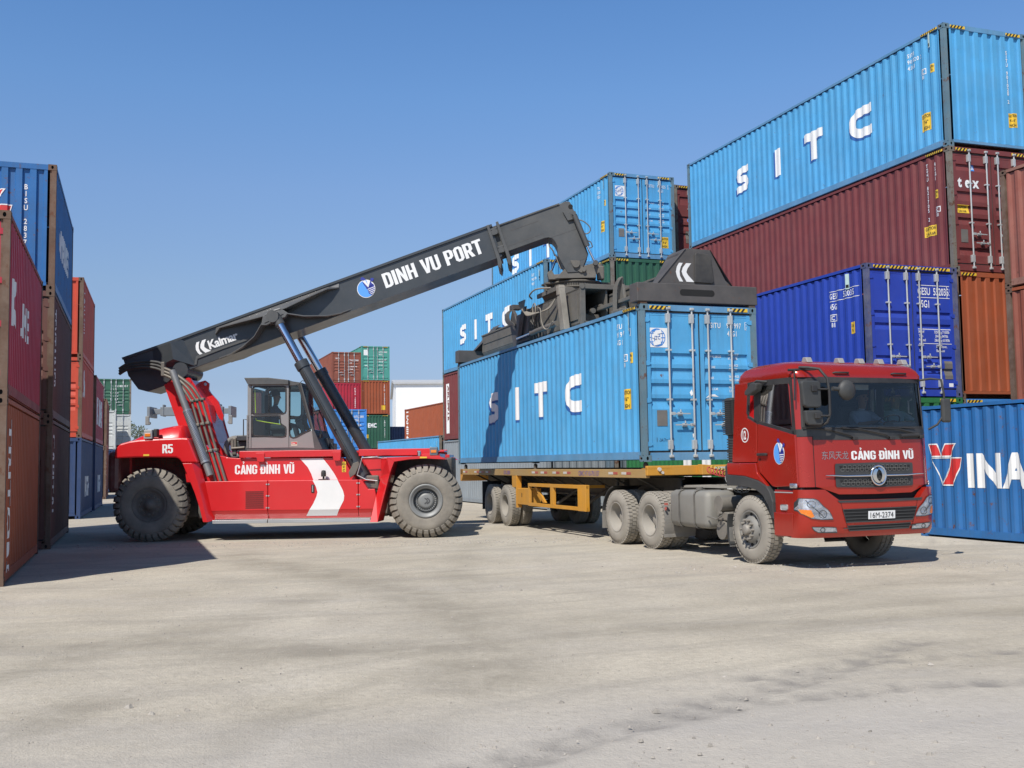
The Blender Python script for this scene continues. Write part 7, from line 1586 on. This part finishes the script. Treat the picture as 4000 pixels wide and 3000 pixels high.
# windscreen
m = MB(); ys_ = [-1.12, -1.0, -0.7, -0.3, -0.06, 0.2, 0.58, 0.9, 1.0]; vs = []
for z in (1.985, 2.35, 2.70):
    for y in ys_: vs.append((fx(y, z) - 0.006, y, z))
n = len(ys_); m.smooth = True; m.add(vs, [(i * n + k, i * n + k + 1, (i + 1) * n + k + 1, (i + 1) * n + k) for i in range(2) for k in range(n - 1)]); cb(m, "windscreen", TG, False)
q = MB(); FS.put(q, stroke2d([(-1.12, 1.98), (-1.12, 2.70), (1.0, 2.70), (1.0, 1.98), (-1.12, 1.98)], 0.05), 0.003); cb(q, "windscreen_seal", RUBB, False)
m = MB(); FS.put(m, rect2d(-1.12, 2.68, 1.0, 2.74), 0.002); cb(m, "roof_seal", RUBB, False)
# wipers
m = MB()
for pts in (((-0.33, 1.86), (-0.40, 1.90), (-0.75, 1.985), (-1.14, 2.0)), ((0.33, 1.86), (0.22, 1.91), (-0.2, 1.985), (-0.52, 2.0)), ((0.90, 1.88), (0.80, 1.92), (0.5, 1.985), (0.12, 2.0))):
    m.tube([(fx(y, z) + 0.03, y, z) for y, z in pts], 0.011, 6); y, z = pts[0]; m.box(fx(y, z), fx(y, z) + 0.05, y - 0.03, y + 0.05, z - 0.03, z + 0.02, 0.01)
    m.tube([(fx(y, z) + 0.02, y, z) for y, z in ((pts[1][0], 2.0), (pts[3][0], 2.015))], 0.008, 6)
m.tube([(fx(y, 1.90) + 0.03, y, z) for y, z in ((0.50, 1.885), (0.85, 1.90))], 0.03); cb(m, "wiper", RUBB, False)
# grille block
q = MB(); FS.put(q, poly2d([(-0.66, 1.16), (0.0, 1.145), (0.68, 1.16), (0.70, 1.19), (0.715, 1.47), (0.70, 1.495), (0.0, 1.505), (-0.66, 1.495), (-0.68, 1.47), (-0.68, 1.18)]), 0.012); gb = cb(q, "grille", PLAS, False)
for z0, z1 in ((1.385, 1.462), (1.185, 1.262)):
    q = MB(); FS.put(q, poly2d([(-0.60, z0 + 0.045), (-0.50, z0), (0.0, z0 - 0.004), (0.55, z0), (0.65, z0 + 0.045), (0.655, z1), (0.0, z1 + 0.006), (-0.61, z1)]), 0.015); q.build("grille_opening", DARK, gb)
    q = MB(); L_ = []
    for r_ in range(2):
        for i in range(15):
            cx = -0.56 + i * 0.083 + (0.0415 if r_ else 0); cz = z0 + 0.02 + r_ * 0.042
            if cx > 0.62: continue
            L_.append(stroke2d([(cx + 0.026 * math.cos(R(60 * k)) * 1.25, cz + 0.024 * math.sin(R(60 * k))) for k in range(7)], 0.006))
    FS.put(q, join2d(*L_), 0.02); q.build("honeycomb_mesh", paint("grey_mesh", (0.13, 0.13, 0.125), 0.5, 0, 0.1, 0.3), gb)
m = MB(); m.smooth = True
for sgn in (-1, 1):
    pts = [(fx(0.03 + sgn * k, 1.32) + 0.035 - 0.01 * k, 0.03 + sgn * k, 1.318 + 0.012 * (k > 0.7)) for k in (0.10, 0.3, 0.55, 0.78, 0.88)]
    m.tube(pts, [0.017, 0.017, 0.015, 0.011, 0.004], 10)
m.build("chrome_bar", CHROME, gb)
m = MB(); Mx = Matrix.Translation((fx(0.04, 1.32) + 0.045, 0.04, 1.32)) @ Matrix.Rotation(R(90), 4, 'Y') @ Matrix.Diagonal((1, 0.93, 1, 1))
m.lathe([(0.118, 0), (0.132, 0.008), (0.146, 0.008), (0.155, -0.005), (0.146, -0.02), (0.118, -0.02)], 40, Mx, close=True)
for a0 in (0, 180):
    def cres(t, r_, off): return ((r_ * math.cos(R(t + a0)) + off * math.cos(R(a0 + 180))), (r_ * math.sin(R(t + a0)) + off * math.sin(R(a0 + 180))))
    out = [cres(t, 0.112, 0.0) for t in range(-62, 95, 12)]; inn = [(p[0] * 0.62 - 0.02 * math.cos(R(a0)), p[1] * 0.80) for p in out]
    vs = []
    for (a_, b_), (c_, d_) in zip(out, inn): vs += [(fx(0.04, 1.32) + 0.052, 0.04 + a_, 1.32 + b_), (fx(0.04, 1.32) + 0.060, 0.04 + c_, 1.32 + d_)]
    m.add(vs, [(2 * i, 2 * i + 2, 2 * i + 3, 2 * i + 1) for i in range(len(out) - 1)])
m.build("emblem", CHROME, gb)
q = MB(); FS.put(q, place2d(block("CẢNG ĐÌNH VŨ", 0.125, 1.135), -0.385, 1.548), 0.004); cb(q, "lettering", WHITE, False)
q = MB(); VF = text2d("东风天龙", 0.10, 0.0, 0.9); FS.put(q, place2d(VF, -0.875, 1.565, 0, 0.44 / width2d(VF), 0.9), 0.005); cb(q, "chrome_lettering", paint("dull_chrome_letters", (0.50, 0.45, 0.43), 0.25, 0.8), False)
# dark sheet above the bumper, the gap's shade painted in
q = MB(); FS.put(q, rect2d(-1.12, 0.95, 1.0, 1.175), -0.05); cb(q, "bumper_gap_shade", DARK, False)
# bumper: side horns are higher than the middle
def bz(y, t):
    """top edge height at y, t from 0 (bottom) to 1 (top)"""
    if y < -0.88: top = 1.135
    elif y < -0.66: top = 1.135 - (y + 0.88) / 0.22 * 0.155
    elif y < 0.74: top = 0.98
    elif y < 0.90: top = 0.98 + (y - 0.74) / 0.16 * 0.155
    else: top = 1.135
    return 0.455 + (top - 0.455) * t
BY = [-1.22, -1.215, -1.18, -1.12, -1.02, -0.88, -0.77, -0.66, -0.4, -0.06, 0.2, 0.5, 0.74, 0.82, 0.90, 1.0, 1.06, 1.095, 1.10]
def bx_(y, z):
    k = max(0, (z - 0.455) / 0.68); return px_(y) + 0.03 + 0.035 * math.sin(min(1, k * 1.6) * math.pi * 0.5) - (0.05 * max(0, 0.10 - k) / 0.10) - 0.02 * max(0, k - 0.7)
def byw(y): return -0.06 + (y + 0.06) * 1.022
BS = Surf(lambda u, v, h: (bx_(u, v) + h, byw(u), v), BY, [0.5, 0.56, 0.7, 0.9])
m = MB(); m.smooth = True; ts = [0, 0.05, 0.12, 0.3, 0.5, 0.7, 0.9, 1.0]; vs = []
for t in ts:
    for y in BY: z = bz(y, t); vs.append((bx_(y, z), byw(y), z))
n = len(BY); m.add(vs, [(i * n + k, i * n + k + 1, (i + 1) * n + k + 1, (i + 1) * n + k) for i in range(len(ts) - 1) for k in range(n - 1)])
vs2 = [(bx_(y, bz(y, 1)), byw(y), bz(y, 1)) for y in BY] + [(bx_(y, bz(y, 1)) - 0.09, byw(y) * 0.97, bz(y, 1) - 0.005) for y in BY]; m.add(vs2, [(k, k + 1, n + k + 1, n + k) for k in range(n - 1)])
vs3 = [(bx_(y, 0.455), byw(y), 0.455) for y in BY] + [(bx_(y, 0.455) - 0.2, byw(y) * 0.95, 0.46) for y in BY]; m.add(vs3, [(k, n + k, n + k + 1, k + 1) for k in range(n - 1)])
m.smooth = False; BP = cb(m, "bumper", TRED, False)
for yo in (-1.245, 1.125):
    m = MB(); m.box(0.60, 1.06, *sorted((yo, yo + (0.03 if yo < 0 else -0.03))), 0.47, 0.80, 0.008); m.build("bumper_side", TRED, BP)
q = MB(); BS.put(q, poly2d([(-0.66, 0.945), (0.0, 0.94), (0.76, 0.95), (0.80, 0.985), (0.0, 0.975), (-0.70, 0.975)]), 0.010); q.build("bumper_lip", PLAS, BP)
for pts, nm in (([(-0.61, 0.845), (0.68, 0.855), (0.60, 0.675), (-0.56, 0.665)], "lower_grille"), ([(-0.54, 0.615), (0.57, 0.625), (0.53, 0.555), (-0.50, 0.545)], "lower_slot")):
    q = MB(); BS.put(q, poly2d(pts), 0.006); g_ = q.build(nm, DARK, BP)
    q = MB(); z0, z1 = pts[3][1], pts[0][1]; nn = 3 if nm == "lower_grille" else 1
    L_ = [stroke2d([(-0.60 + 0.02 * i, z1 - (z1 - z0) * (i + 1) / (nn + 1)), (0.66 - 0.03 * i, z1 + 0.008 - (z1 - z0) * (i + 1) / (nn + 1))], 0.014) for i in range(nn)] + [stroke2d(pts + [pts[0]], 0.014)]
    BS.put(q, join2d(*L_), 0.011); q.build("grille_bars", PLAS, g_)
q = MB(); BS.put(q, rect2d(-0.205, 0.70, 0.265, 0.815), 0.022); pl_ = q.build("number_plate", WHITE, BP)
q = MB(); VF = text2d("16M-2374", 0.078, 0.0, 0.8); BS.put(q, place2d(VF, -0.17, 0.717, 0, 0.40 / width2d(VF), 1), 0.026); q.build("plate_lettering", BLK, pl_)
q = MB(); BS.put(q, join2d(stroke2d([(-0.64, 0.95), (-0.60, 0.80), (-0.50, 0.53)], 0.006), stroke2d([(0.70, 0.95), (0.66, 0.80), (0.58, 0.53)], 0.006)), 0.004); q.build("bumper_seam", DARK, BP)
LGL = paint("lamp_dark_parts", (0.10, 0.11, 0.12), 0.15, 0.6, 0.1)
def headlight(sg):
    T = (lambda p: [(-1.0 * 0.0 + (x if sg < 0 else -0.12 - x), z) for x, z in p])
    pts = T([(-1.21, 1.015), (-1.06, 1.01), (-1.00, 0.985), (-0.92, 0.90), (-0.84, 0.84), (-0.80, 0.78), (-0.77, 0.715), (-0.95, 0.715), (-1.10, 0.735), (-1.20, 0.80), (-1.225, 0.86)])
    q = MB(); BS.put(q, poly2d(pts), 0.008); h_ = q.build("headlight", LAMP, BP)
    q = MB(); BS.put(q, poly2d(T([(-1.215, 0.86), (-1.10, 0.85), (-1.06, 0.76), (-1.10, 0.742), (-1.195, 0.80)])), 0.012); q.build("turn_lens", AMBER, h_)
    for cx, cz, r_ in ((-1.09, 0.93, 0.055), (-0.93, 0.79, 0.060)):
        q = MB(); BS.put(q, stroke2d(T(arc(cx, cz, r_, r_ * 0.9, 0, 360, 16)), 0.007), 0.013); q.build("lamp_bowl", LGL, h_)
    q = MB(); BS.put(q, join2d(stroke2d(pts + [pts[0]], 0.008), *[stroke2d(T([(-1.16 + 0.06 * i, 0.99 - 0.06 * i), (-1.10 + 0.06 * i, 0.90 - 0.05 * i), (-1.04 + 0.05 * i, 0.86 - 0.04 * i)]), 0.006) for i in range(4)]), 0.014); q.build("lamp_facets", LGL, h_)
    fg = T([(-1.09, 0.615), (-0.80, 0.605), (-0.72, 0.595), (-0.70, 0.53), (-1.0, 0.535), (-1.06, 0.57)]); q = MB(); BS.put(q, poly2d(fg), 0.008); f_ = q.build("fog_lamp", LAMP, BP)
    q = MB(); BS.put(q, join2d(stroke2d(fg + [fg[0]], 0.010), stroke2d(T(arc(-0.93, 0.57, 0.035, 0.03, 0, 360, 12)), 0.010)), 0.012); q.build("lamp_bowl", LGL, f_)
headlight(-1); headlight(1)
# mirrors on the camera side
m = MB(); m.prism([(-1.30, 2.64), (-1.26, 2.665), (-1.0, 2.665), (-0.97, 2.63), (-0.965, 2.32), (-0.99, 2.285), (-1.20, 2.285), (-1.26, 2.32)], 'x', 1.36, 1.44, 0.02); m.build("mirror", PLAS, CB)
m = MB(); m.prism([(-1.24, 2.245), (-0.98, 2.25), (-0.94, 2.21), (-0.935, 2.07), (-0.97, 2.035), (-1.18, 2.04), (-1.22, 2.08)], 'x', 1.36, 1.43, 0.02); m.build("mirror", PLAS, CB)
m = MB(); m.lathe([(0.0, 0.07), (0.08, 0.06), (0.135, 0.03), (0.145, 0.0), (0.135, -0.02), (0.0, -0.025)], 28, Matrix.Translation((1.52, -0.60, 2.53)) @ Matrix.Rotation(R(90), 4, 'Y')); m.cyl((1.52, -0.84, 2.55), (1.52, -0.66, 2.54), 0.03); m.build("round_mirror", PLAS, CB)
m = MB(); m.tube([(1.12, -1.10, 2.88), (1.22, -1.02, 2.87), (1.36, -0.93, 2.84), (1.44, -0.86, 2.70), (1.45, -0.84, 2.50), (1.45, -0.84, 2.20), (1.42, -0.87, 2.08), (1.34, -0.93, 2.03), (1.24, -1.1, 2.02)], 0.020); m.tube([(1.45, -0.84, 2.545), (1.44, -1.12, 2.55)], 0.014); m.tube([(1.45, -0.84, 2.17), (1.44, -1.08, 2.17)], 0.014)
m.box(1.43, 1.47, -1.14, -1.05, 2.51, 2.60, 0.01); m.box(1.43, 1.47, -1.10, -1.01, 2.13, 2.21, 0.01); m.tube([(1.10, -1.27, 2.84), (1.14, -1.0, 2.85), (1.12, -0.78, 2.84)], 0.02, 6); m.tube([(1.18, -1.22, 2.83), (1.20, -1.25, 2.4)], 0.012, 6); m.build("mirror_arm", RUBB, CB)
m = MB(); m.prism([(0.10, 2.60), (0.30, 2.72), (0.44, 2.70), (0.40, 2.60), (0.20, 2.53), (0.10, 2.54)], 'y', -1.36, -1.24, 0.02); m.tube([(0.5, -1.22, 2.72), (0.38, -1.32, 2.74), (0.28, -1.32, 2.70)], 0.016); m.build("kerb_mirror", PLAS, CB)
m = MB(); m.box(1.30, 1.37, 1.26, 1.42, 2.08, 2.44, 0.03); m.build("mirror", PLAS, CB)
m = MB(); m.tube([(1.12, 1.04, 2.72), (1.24, 1.16, 2.74), (1.33, 1.28, 2.72), (1.345, 1.31, 2.5), (1.34, 1.30, 2.2), (1.30, 1.20, 2.05), (1.22, 1.10, 1.98)], 0.017); m.build("mirror_arm", RUBB, CB)
# inside
m = MB(); m.box(0.82, 1.16, -1.10, 1.0, 1.82, 2.05, 0.06); m.box(0.9, 1.12, 0.55, 1.0, 2.0, 2.10, 0.04); m.build("dashboard", paint("grey_dashboard", (0.13, 0.14, 0.16), 0.6, 0, 0.1), CB)
m = MB(); m.box(-0.44, 1.1, YR_ + 0.05, YL - 0.05, 1.40, 1.44); m.box(0.62, 1.18, YR_ + 0.05, YL - 0.05, 1.02, 1.20); m.box(-0.44, -0.38, YR_ + 0.05, YL - 0.05, 1.40, 2.76); m.box(-0.40, 1.0, YR_ + 0.06, YL - 0.06, 2.72, 2.75)
for yo, s in ((YR_ + 0.045, 1), (YL - 0.045, -1)):
    a, b = sorted((yo, yo + s * 0.02)); m.prism([(-0.40, 1.45), (-0.38, 2.73), (-0.03, 2.73), (-0.08, 2.28), (-0.06, 2.18), (1.10, 1.90), (1.10, 1.45)], 'y', a, b)
m.prism([(-1.19, 1.98), (-1.12, 1.98), (-1.11, 2.72), (-1.17, 2.72)], 'x', 1.06, 1.09); m.prism([(1.0, 1.98), (1.07, 1.98), (1.06, 2.72), (0.99, 2.72)], 'x', 1.06, 1.09)
m.build("cab_lining", INTER, CB)
for y in (-0.65, 0.70):
    m = MB(); m.box(0.0, 0.52, y - 0.25, y + 0.25, 1.62, 1.78, 0.05); m.box(-0.12, 0.04, y - 0.25, y + 0.25, 1.7, 2.40, 0.06); m.box(-0.10, 0.0, y - 0.13, y + 0.13, 2.42, 2.6, 0.04); m.build("seat", INTER, CB)
m = MB(); m.lathe([(0.20, 0), (0.212, 0.012), (0.20, 0.024), (0.19, 0.012)], 28, Matrix.Translation((0.74, 0.76, 2.08)) @ Matrix.Rotation(R(-38), 4, 'Y'), close=True); m.tube([(0.74, 0.76, 2.08), (0.95, 0.76, 1.85)], 0.03)
for a in (90, 210, 330): m.tube([(0.74 + 0.01, 0.76, 2.09), (0.74 + 0.2 * math.cos(R(a)) * 0.78, 0.76 + 0.2 * math.sin(R(a)), 2.09 + 0.2 * math.cos(R(a)) * 0.6)], 0.012, 6)
m.build("steering_wheel", RUBB, CB)
m = MB(); m.tube([(1.05, 0.96, 2.22), (1.0, 0.94, 2.24), (1.0, 0.94, 2.42), (1.05, 0.96, 2.44)], 0.014); m.build("grab_rail", paint("pale_plastic", (0.5, 0.49, 0.45), 0.5), CB)
m = MB(); m.box(0.94, 0.96, -0.05, 0.25, 2.58, 2.66, 0.006); m.build("sun_visor", paint("pale_visor", (0.5, 0.5, 0.48), 0.6), CB)
# ribbed intake behind the cab
m = MB(); m.box(-0.70, -0.50, -1.22, -1.02, 1.95, 2.55, 0.04); m.cyl((-0.60, -1.12, 1.45), (-0.60, -1.12, 1.95), 0.085, n=16); m.box(-0.72, -0.50, -1.23, -1.0, 1.25, 1.50, 0.04)
for i in range(10): m.cyl((-0.60, -1.12, 1.52 + 0.04 * i), (-0.60, -1.12, 1.54 + 0.04 * i), 0.105, n=16)
for i in range(18): m.box(-0.715, -0.50, -1.235, -1.02, 1.97 + i * 0.031, 1.985 + i * 0.031)
m.build("air_intake", PLAS, TK)
# coiled lines to the trailer
def coil(p, q, n_, r_, name, mat, th=0.008):
    p, q = Vector(p), Vector(q); d = q - p; a = d.normalized().orthogonal().normalized(); b = d.normalized().cross(a); pts = []
    for i in range(n_ * 10 + 1):
        t = i / (n_ * 10); an = 2 * math.pi * n_ * t; pts.append(p + d * t - Vector((0, 0, 0.10 * math.sin(math.pi * t))) + (a * math.cos(an) + b * math.sin(an)) * r_)
    m = MB(); m.tube(pts, th, 5); return m.build(name, mat, TK)
coil((-2.62, -0.35, 1.40), (-0.9, -0.45, 1.45), 16, 0.05, "red_air_coil", paint("red_hose", (0.42, 0.05, 0.04), 0.5), 0.011)
coil((-2.62, -0.28, 1.43), (-0.9, -0.30, 1.48), 15, 0.05, "yellow_air_coil", paint("yellow_hose", (0.55, 0.40, 0.06), 0.5), 0.009)
coil((-1.7, -0.55, 1.30), (-1.0, -0.62, 1.12), 5, 0.07, "clear_coil", ZINC, 0.007)
m = MB(); m.tube([(-0.5, -0.3, 1.5), (-0.55, -0.3, 1.3), (-0.7, -0.3, 1.2)], 0.02); m.box(-0.52, -0.44, -0.9, 0.8, 1.2, 1.5, 0.02); m.build("cab_mount", UND, TK)

# ------------------------------------------------------------------ people
SKIN = paint("tan_skin", (0.30, 0.165, 0.10), 0.55, 0, 0.05)
HAIR = paint("black_hair", (0.012, 0.010, 0.009), 0.6, 0, 0.1)
def person(label, base, rz, shirt, hands, name="person"):
    """seated figure, hips at the origin, facing +x; hands = two target points"""
    root = empty(name, base, rz, label, "person")
    V = []; E_ = []; Rr = []
    def v(p, r_): V.append(p); Rr.append(r_); return len(V) - 1
    def e(a, b): E_.append((a, b))
    pel = v((0, 0, 0.08), (0.15, 0.13)); wa = v((-0.01, 0, 0.24), (0.14, 0.11)); ch = v((0.0, 0, 0.42), (0.17, 0.12)); nk = v((0.02, 0, 0.56), (0.07, 0.07)); nk2 = v((0.035, 0, 0.62), (0.052, 0.055)); h1 = v((0.05, 0, 0.70), (0.072, 0.085)); h2 = v((0.045, 0, 0.79), (0.080, 0.095)); h3 = v((0.04, 0, 0.85), (0.06, 0.07))
    for a, b in ((pel, wa), (wa, ch), (ch, nk), (nk, nk2), (nk2, h1), (h1, h2), (h2, h3)): e(a, b)
    hand_pts = []
    for s, H_ in zip((-1, 1), hands):
        sh = v((0.0, s * 0.18, 0.50), (0.065, 0.065)); H_ = Vector(H_); S_ = Vector((0.0, s * 0.20, 0.48)); mid = (S_ + H_) / 2 + Vector((-0.02, s * 0.07, -0.10))
        el = v(tuple(mid), (0.045, 0.045)); d = (H_ - mid).normalized(); wr = v(tuple(H_ - d * 0.05), (0.030, 0.030)); pa = v(tuple(H_ + d * 0.01), (0.038, 0.020)); e(ch, sh); e(sh, el); e(el, wr); e(wr, pa)
        side = Vector((0, 0, 1)).cross(d).normalized(); up = d.cross(side)
        for k in range(4):
            o_ = side * ((k - 1.5) * 0.018); ln = (0.034, 0.040, 0.038, 0.030)[k]
            a = v(tuple(H_ + d * 0.045 + o_), (0.009, 0.009)); b = v(tuple(H_ + d * (0.045 + ln) + o_ - up * 0.012), (0.008, 0.008)); c_ = v(tuple(H_ + d * (0.045 + ln * 0.9) + o_ - up * 0.036), (0.007, 0.007)); e(pa, a); e(a, b); e(b, c_)
        t1 = v(tuple(H_ + side * (-s * 0.035) + d * 0.01), (0.010, 0.010)); t2 = v(tuple(H_ + side * (-s * 0.045) + d * 0.04 - up * 0.01), (0.008, 0.008)); e(pa, t1); e(t1, t2)
        hp = v((0.06, s * 0.09, 0.04), (0.09, 0.085)); kn = v((0.46, s * 0.12, 0.10), (0.062, 0.062)); an_ = v((0.56, s * 0.12, -0.30), (0.04, 0.04)); to = v((0.68, s * 0.12, -0.36), (0.04, 0.03)); e(pel, hp); e(hp, kn); e(kn, an_); e(an_, to)
    me = bpy.data.meshes.new("body"); me.from_pydata(V, E_, []); o = bpy.data.objects.new("body", me); col.objects.link(o)
    sk = o.modifiers.new("s", 'SKIN'); sk.use_smooth_shade = True; o.modifiers.new("b", 'SUBSURF').levels = 1
    for i, r_ in enumerate(Rr): me.skin_vertices[0].data[i].radius = r_
    me.skin_vertices[0].data[pel].use_root = True
    bpy.context.view_layer.update()
    nm_ = bpy.data.meshes.new_from_object(o.evaluated_get(bpy.context.evaluated_depsgraph_get())); bpy.data.objects.remove(o)
    nm_.materials.clear(); nm_.materials.append(SKIN); nm_.materials.append(shirt); nm_.materials.append(paint("dark_trousers", (0.03, 0.035, 0.05), 0.8))
    for p in nm_.polygons:
        c_ = p.center
        far = max(0, abs(c_.y) - 0.2); arm = c_.x > 0.14 and c_.z > 0.17
        p.material_index = 0 if (c_.z > 0.585 or (c_.x > 0.26 and c_.z > 0.2)) else (2 if c_.z < 0.14 else 1)
        p.use_smooth = True
    b_ = bpy.data.objects.new("body", nm_); col.objects.link(b_); b_.parent = root
    m = MB(); m.smooth = True
    m.lathe([(0.0, 0.115), (0.05, 0.108), (0.085, 0.07), (0.096, 0.02), (0.092, -0.03)], 20, Matrix.Translation((0.025, 0, 0.81)) @ Matrix.Rotation(R(-14), 4, 'Y') @ Matrix.Diagonal((1.12, 0.95, 1, 1))); m.build("hair", HAIR, root)
    m = MB()
    m.prism([(0.125, 0.775), (0.155, 0.725), (0.13, 0.715)], 'y', -0.014, 0.014, 0.004)
    for s in (-1, 1): m.lathe([(0, -0.01), (0.02, 0), (0.028, 0.01), (0.02, 0.018), (0, 0.016)], 10, Matrix.Translation((0.04, s * 0.088, 0.745)) @ Matrix.Rotation(R(-90 * s), 4, 'X'))
    m.build("nose_and_ears", SKIN, root)
    m = MB()
    for s in (-1, 1): m.box(0.122, 0.130, s * 0.034 - 0.014, s * 0.034 + 0.014, 0.768, 0.778, 0.003)
    m.box(0.120, 0.128, -0.022, 0.022, 0.688, 0.694, 0.002); m.build("eyes_and_mouth", HAIR, root)
    return root
def world_of(root_loc, rz, p): return tuple(Vector(root_loc) + Matrix.Rotation(rz, 3, 'Z') @ Vector(p))
person("driver in a pale blue shirt at the wheel of the red truck", world_of((4.74, 16.58, 0), R(-69), (0.14, 0.76, 1.76)), R(-69), paint("pale_blue_shirt", (0.34, 0.42, 0.55), 0.8), [(0.55, -0.16, 0.36), (0.55, 0.16, 0.36)])
person("operator in a dark blue shirt seated in the grey cab of the lifting machine", world_of((-8.09, 24.40, 0), R(3.5), (adj(2.34, 0, 0)[0], 0, 2.43)), R(3.5), paint("dark_blue_shirt", (0.035, 0.05, 0.09), 0.8), [(0.48, -0.16, 0.28), (0.48, 0.16, 0.28)])
# ------------------------------------------------------------------ far things
# white warehouse
WW = paint("white_warehouse_cladding", (0.80, 0.80, 0.79), 0.6, 0, 0.03, 0.03); WG = paint("pale_grey_trim", (0.45, 0.46, 0.47), 0.6, 0, 0.05)
WH = empty("warehouse", (-14.3, 130.0, 0), R(8), "big plain white warehouse beyond the stacked boxes", "warehouse")
m = MB(); m.prism([(0, 0), (16, 0), (16, 10.6), (8, 12.4), (0, 11.6)], 'x', 0, 60); m.build("wall", WW, WH)
m = MB(); m.prism([(-0.3, 11.75), (8, 12.65), (16.3, 10.85), (16.3, 10.6), (8, 12.4), (-0.3, 11.5)], 'x', -0.3, 60.2); m.build("roof", WG, WH)
m = MB()
for i in range(8): m.box(-0.12, 0, 1.5, 9.5, 1.2 + i * 0.62, 1.35 + i * 0.62)
m.build("louvre", WG, WH)
m = MB(); m.box(10.0, 10.05, -0.06, 0, 0, 11.5); m.box(-0.05, -0.0, 5.5, 5.6, 5, 9); m.box(8.5, 9.2, -0.2, 0, 5.2, 6.0); m.build("downpipe", WG, WH)
AN = MB(); AN.box(4.0, 10.2, -4.0, -0.02, 0, 5.0); AN.prism([(4.0, 5.0), (10.2, 5.0), (10.2, 5.4), (7.1, 6.0), (4.0, 5.4)], 'y', -4.1, -0.02); AN.build("annexe", WW, WH)
m = MB(); m.cyl((8.5, 9, 12.0), (8.5, 9, 15.5), 0.05, n=6); m.build("mast", WG, WH)
# distant empty-container handler, only its spreader clears the stacks
HD_ = empty("container_handler", (-27.2, 90.0, 0), R(4), "distant grey container handler with its spreader held high behind the red column", "container handler")
m = MB(); m.box(-2.6, 2.6, -0.35, 0.35, 6.0, 6.75, 0.03); m.box(-3.35, 3.35, -0.2, 0.2, 6.15, 6.6, 0.03)
for s in (-1, 1): m.box(s * 3.35 - 0.12, s * 3.35 + 0.12, -1.2, 1.2, 5.85, 6.75, 0.03); m.box(s * 2.35 - 0.05, s * 2.35 + 0.05, -0.4, 0.4, 5.95, 6.95, 0.02)
m.build("spreader", paint("grey_spreader", (0.17, 0.19, 0.21), 0.5, 0, 0.1, 0.2), HD_)
for s in (-1, 1):
    m = MB(); m.box(s * 3.42 - 0.16, s * 3.42 + 0.16, -1.3, -1.1, 5.2, 5.95, 0.05); m.cyl((s * 3.32, -1.25, 5.35), (s * 3.32, -0.95, 5.35), 0.14, n=10); m.build("flipper_guide", paint("grey_worn_guide", (0.20, 0.19, 0.18), 0.6, 0, 0.2, 0.4), HD_)
m = MB(); m.box(-0.5, -0.3, 0.3, 0.7, 0.4, 7.3, 0.02); m.box(0.3, 0.5, 0.3, 0.7, 0.4, 7.3, 0.02); m.box(-0.5, 0.5, 0.35, 0.6, 6.9, 7.2); m.build("mast", MGRY, HD_)
m = MB(); m.box(-1.4, 1.4, 0.8, 5.5, 0.7, 1.9, 0.08); m.build("body", MRED, HD_)
m = MB(); m.box(-0.7, 0.7, 2.0, 3.5, 1.9, 3.5, 0.06); m.build("cab", MCABD, HD_)
for x in (-1.5, 1.5):
    for y in (1.2, 4.8): m = MB(); m.cyl((x - 0.25, y, 0.65), (x + 0.25, y, 0.65), 0.65, n=24); m.build("wheel", TYRE, HD_)
# trees beyond the yard
LEAF = [paint("grey_green_leaves", (0.10, 0.13, 0.07), 0.8, 0, 0.35), paint("dusty_green_leaves", (0.13, 0.15, 0.09), 0.8, 0, 0.3)]
BARK = paint("grey_bark", (0.14, 0.12, 0.10), 0.9, 0, 0.2)
def tree(x, y, h, w_, seed, label):
    rnd = random.Random(seed); T = empty("tree", (x, y, 0), rnd.random() * 6, label, "tree", "trees beyond the yard")
    m = MB(); m.tube([(0, 0, 0), (0.1, 0, h * 0.2), (0, 0.1, h * 0.45), (0.1, 0, h * 0.8)], [h * 0.025, h * 0.02, h * 0.013, h * 0.004], 8)
    tips = []
    for i in range(12):
        a = rnd.random() * 6.28; z0 = h * rnd.uniform(0.3, 0.6); l = w_ * rnd.uniform(0.3, 0.5); p = (l * math.cos(a), l * math.sin(a), z0 + h * rnd.uniform(0.1, 0.35)); m.tube([(0, 0, z0), (p[0] * 0.5, p[1] * 0.5, (z0 + p[2]) / 2 + 0.1), p], [h * 0.009, h * 0.006, h * 0.002], 5); tips.append(p)
    m.build("trunk", BARK, T)
    c = MB()
    clumps = [(p[0], p[1], p[2], w_ * rnd.uniform(0.12, 0.24)) for p in tips] + [(rnd.gauss(0, w_ * 0.2), rnd.gauss(0, w_ * 0.2), h * rnd.uniform(0.55, 0.95), w_ * rnd.uniform(0.10, 0.2)) for _ in range(14)]
    for cx, cy, cz, r_ in clumps:
        for k in range(110):
            u = Vector((rnd.gauss(0, 1), rnd.gauss(0, 1), rnd.gauss(0, 1))).normalized() * r_ * rnd.random() ** 0.4; q = Vector((cx, cy, cz)) + Vector((u.x, u.y, u.z * 0.75))
            a = Vector((rnd.gauss(0, 1), rnd.gauss(0, 1), rnd.gauss(0, 1))).normalized() * 0.11; b = a.cross(Vector((rnd.gauss(0, 1), rnd.gauss(0, 1), rnd.gauss(0, 1)))).normalized() * 0.07
            c.add([q - a, q + b, q + a, q - b], [(0, 1, 2, 3)])
    c.build("crown", LEAF[seed % 2], T); return T
tree(-49, 135, 7.6, 5.0, 1, "pale dusty tree just right of the farthest left boxes")
tree(-37.5, 140, 5.4, 4.0, 2, "small tree low between the red column and the grey cab")
tree(-58.5, 150, 7.0, 5.0, 4, "tree mostly hidden behind the farthest left boxes")
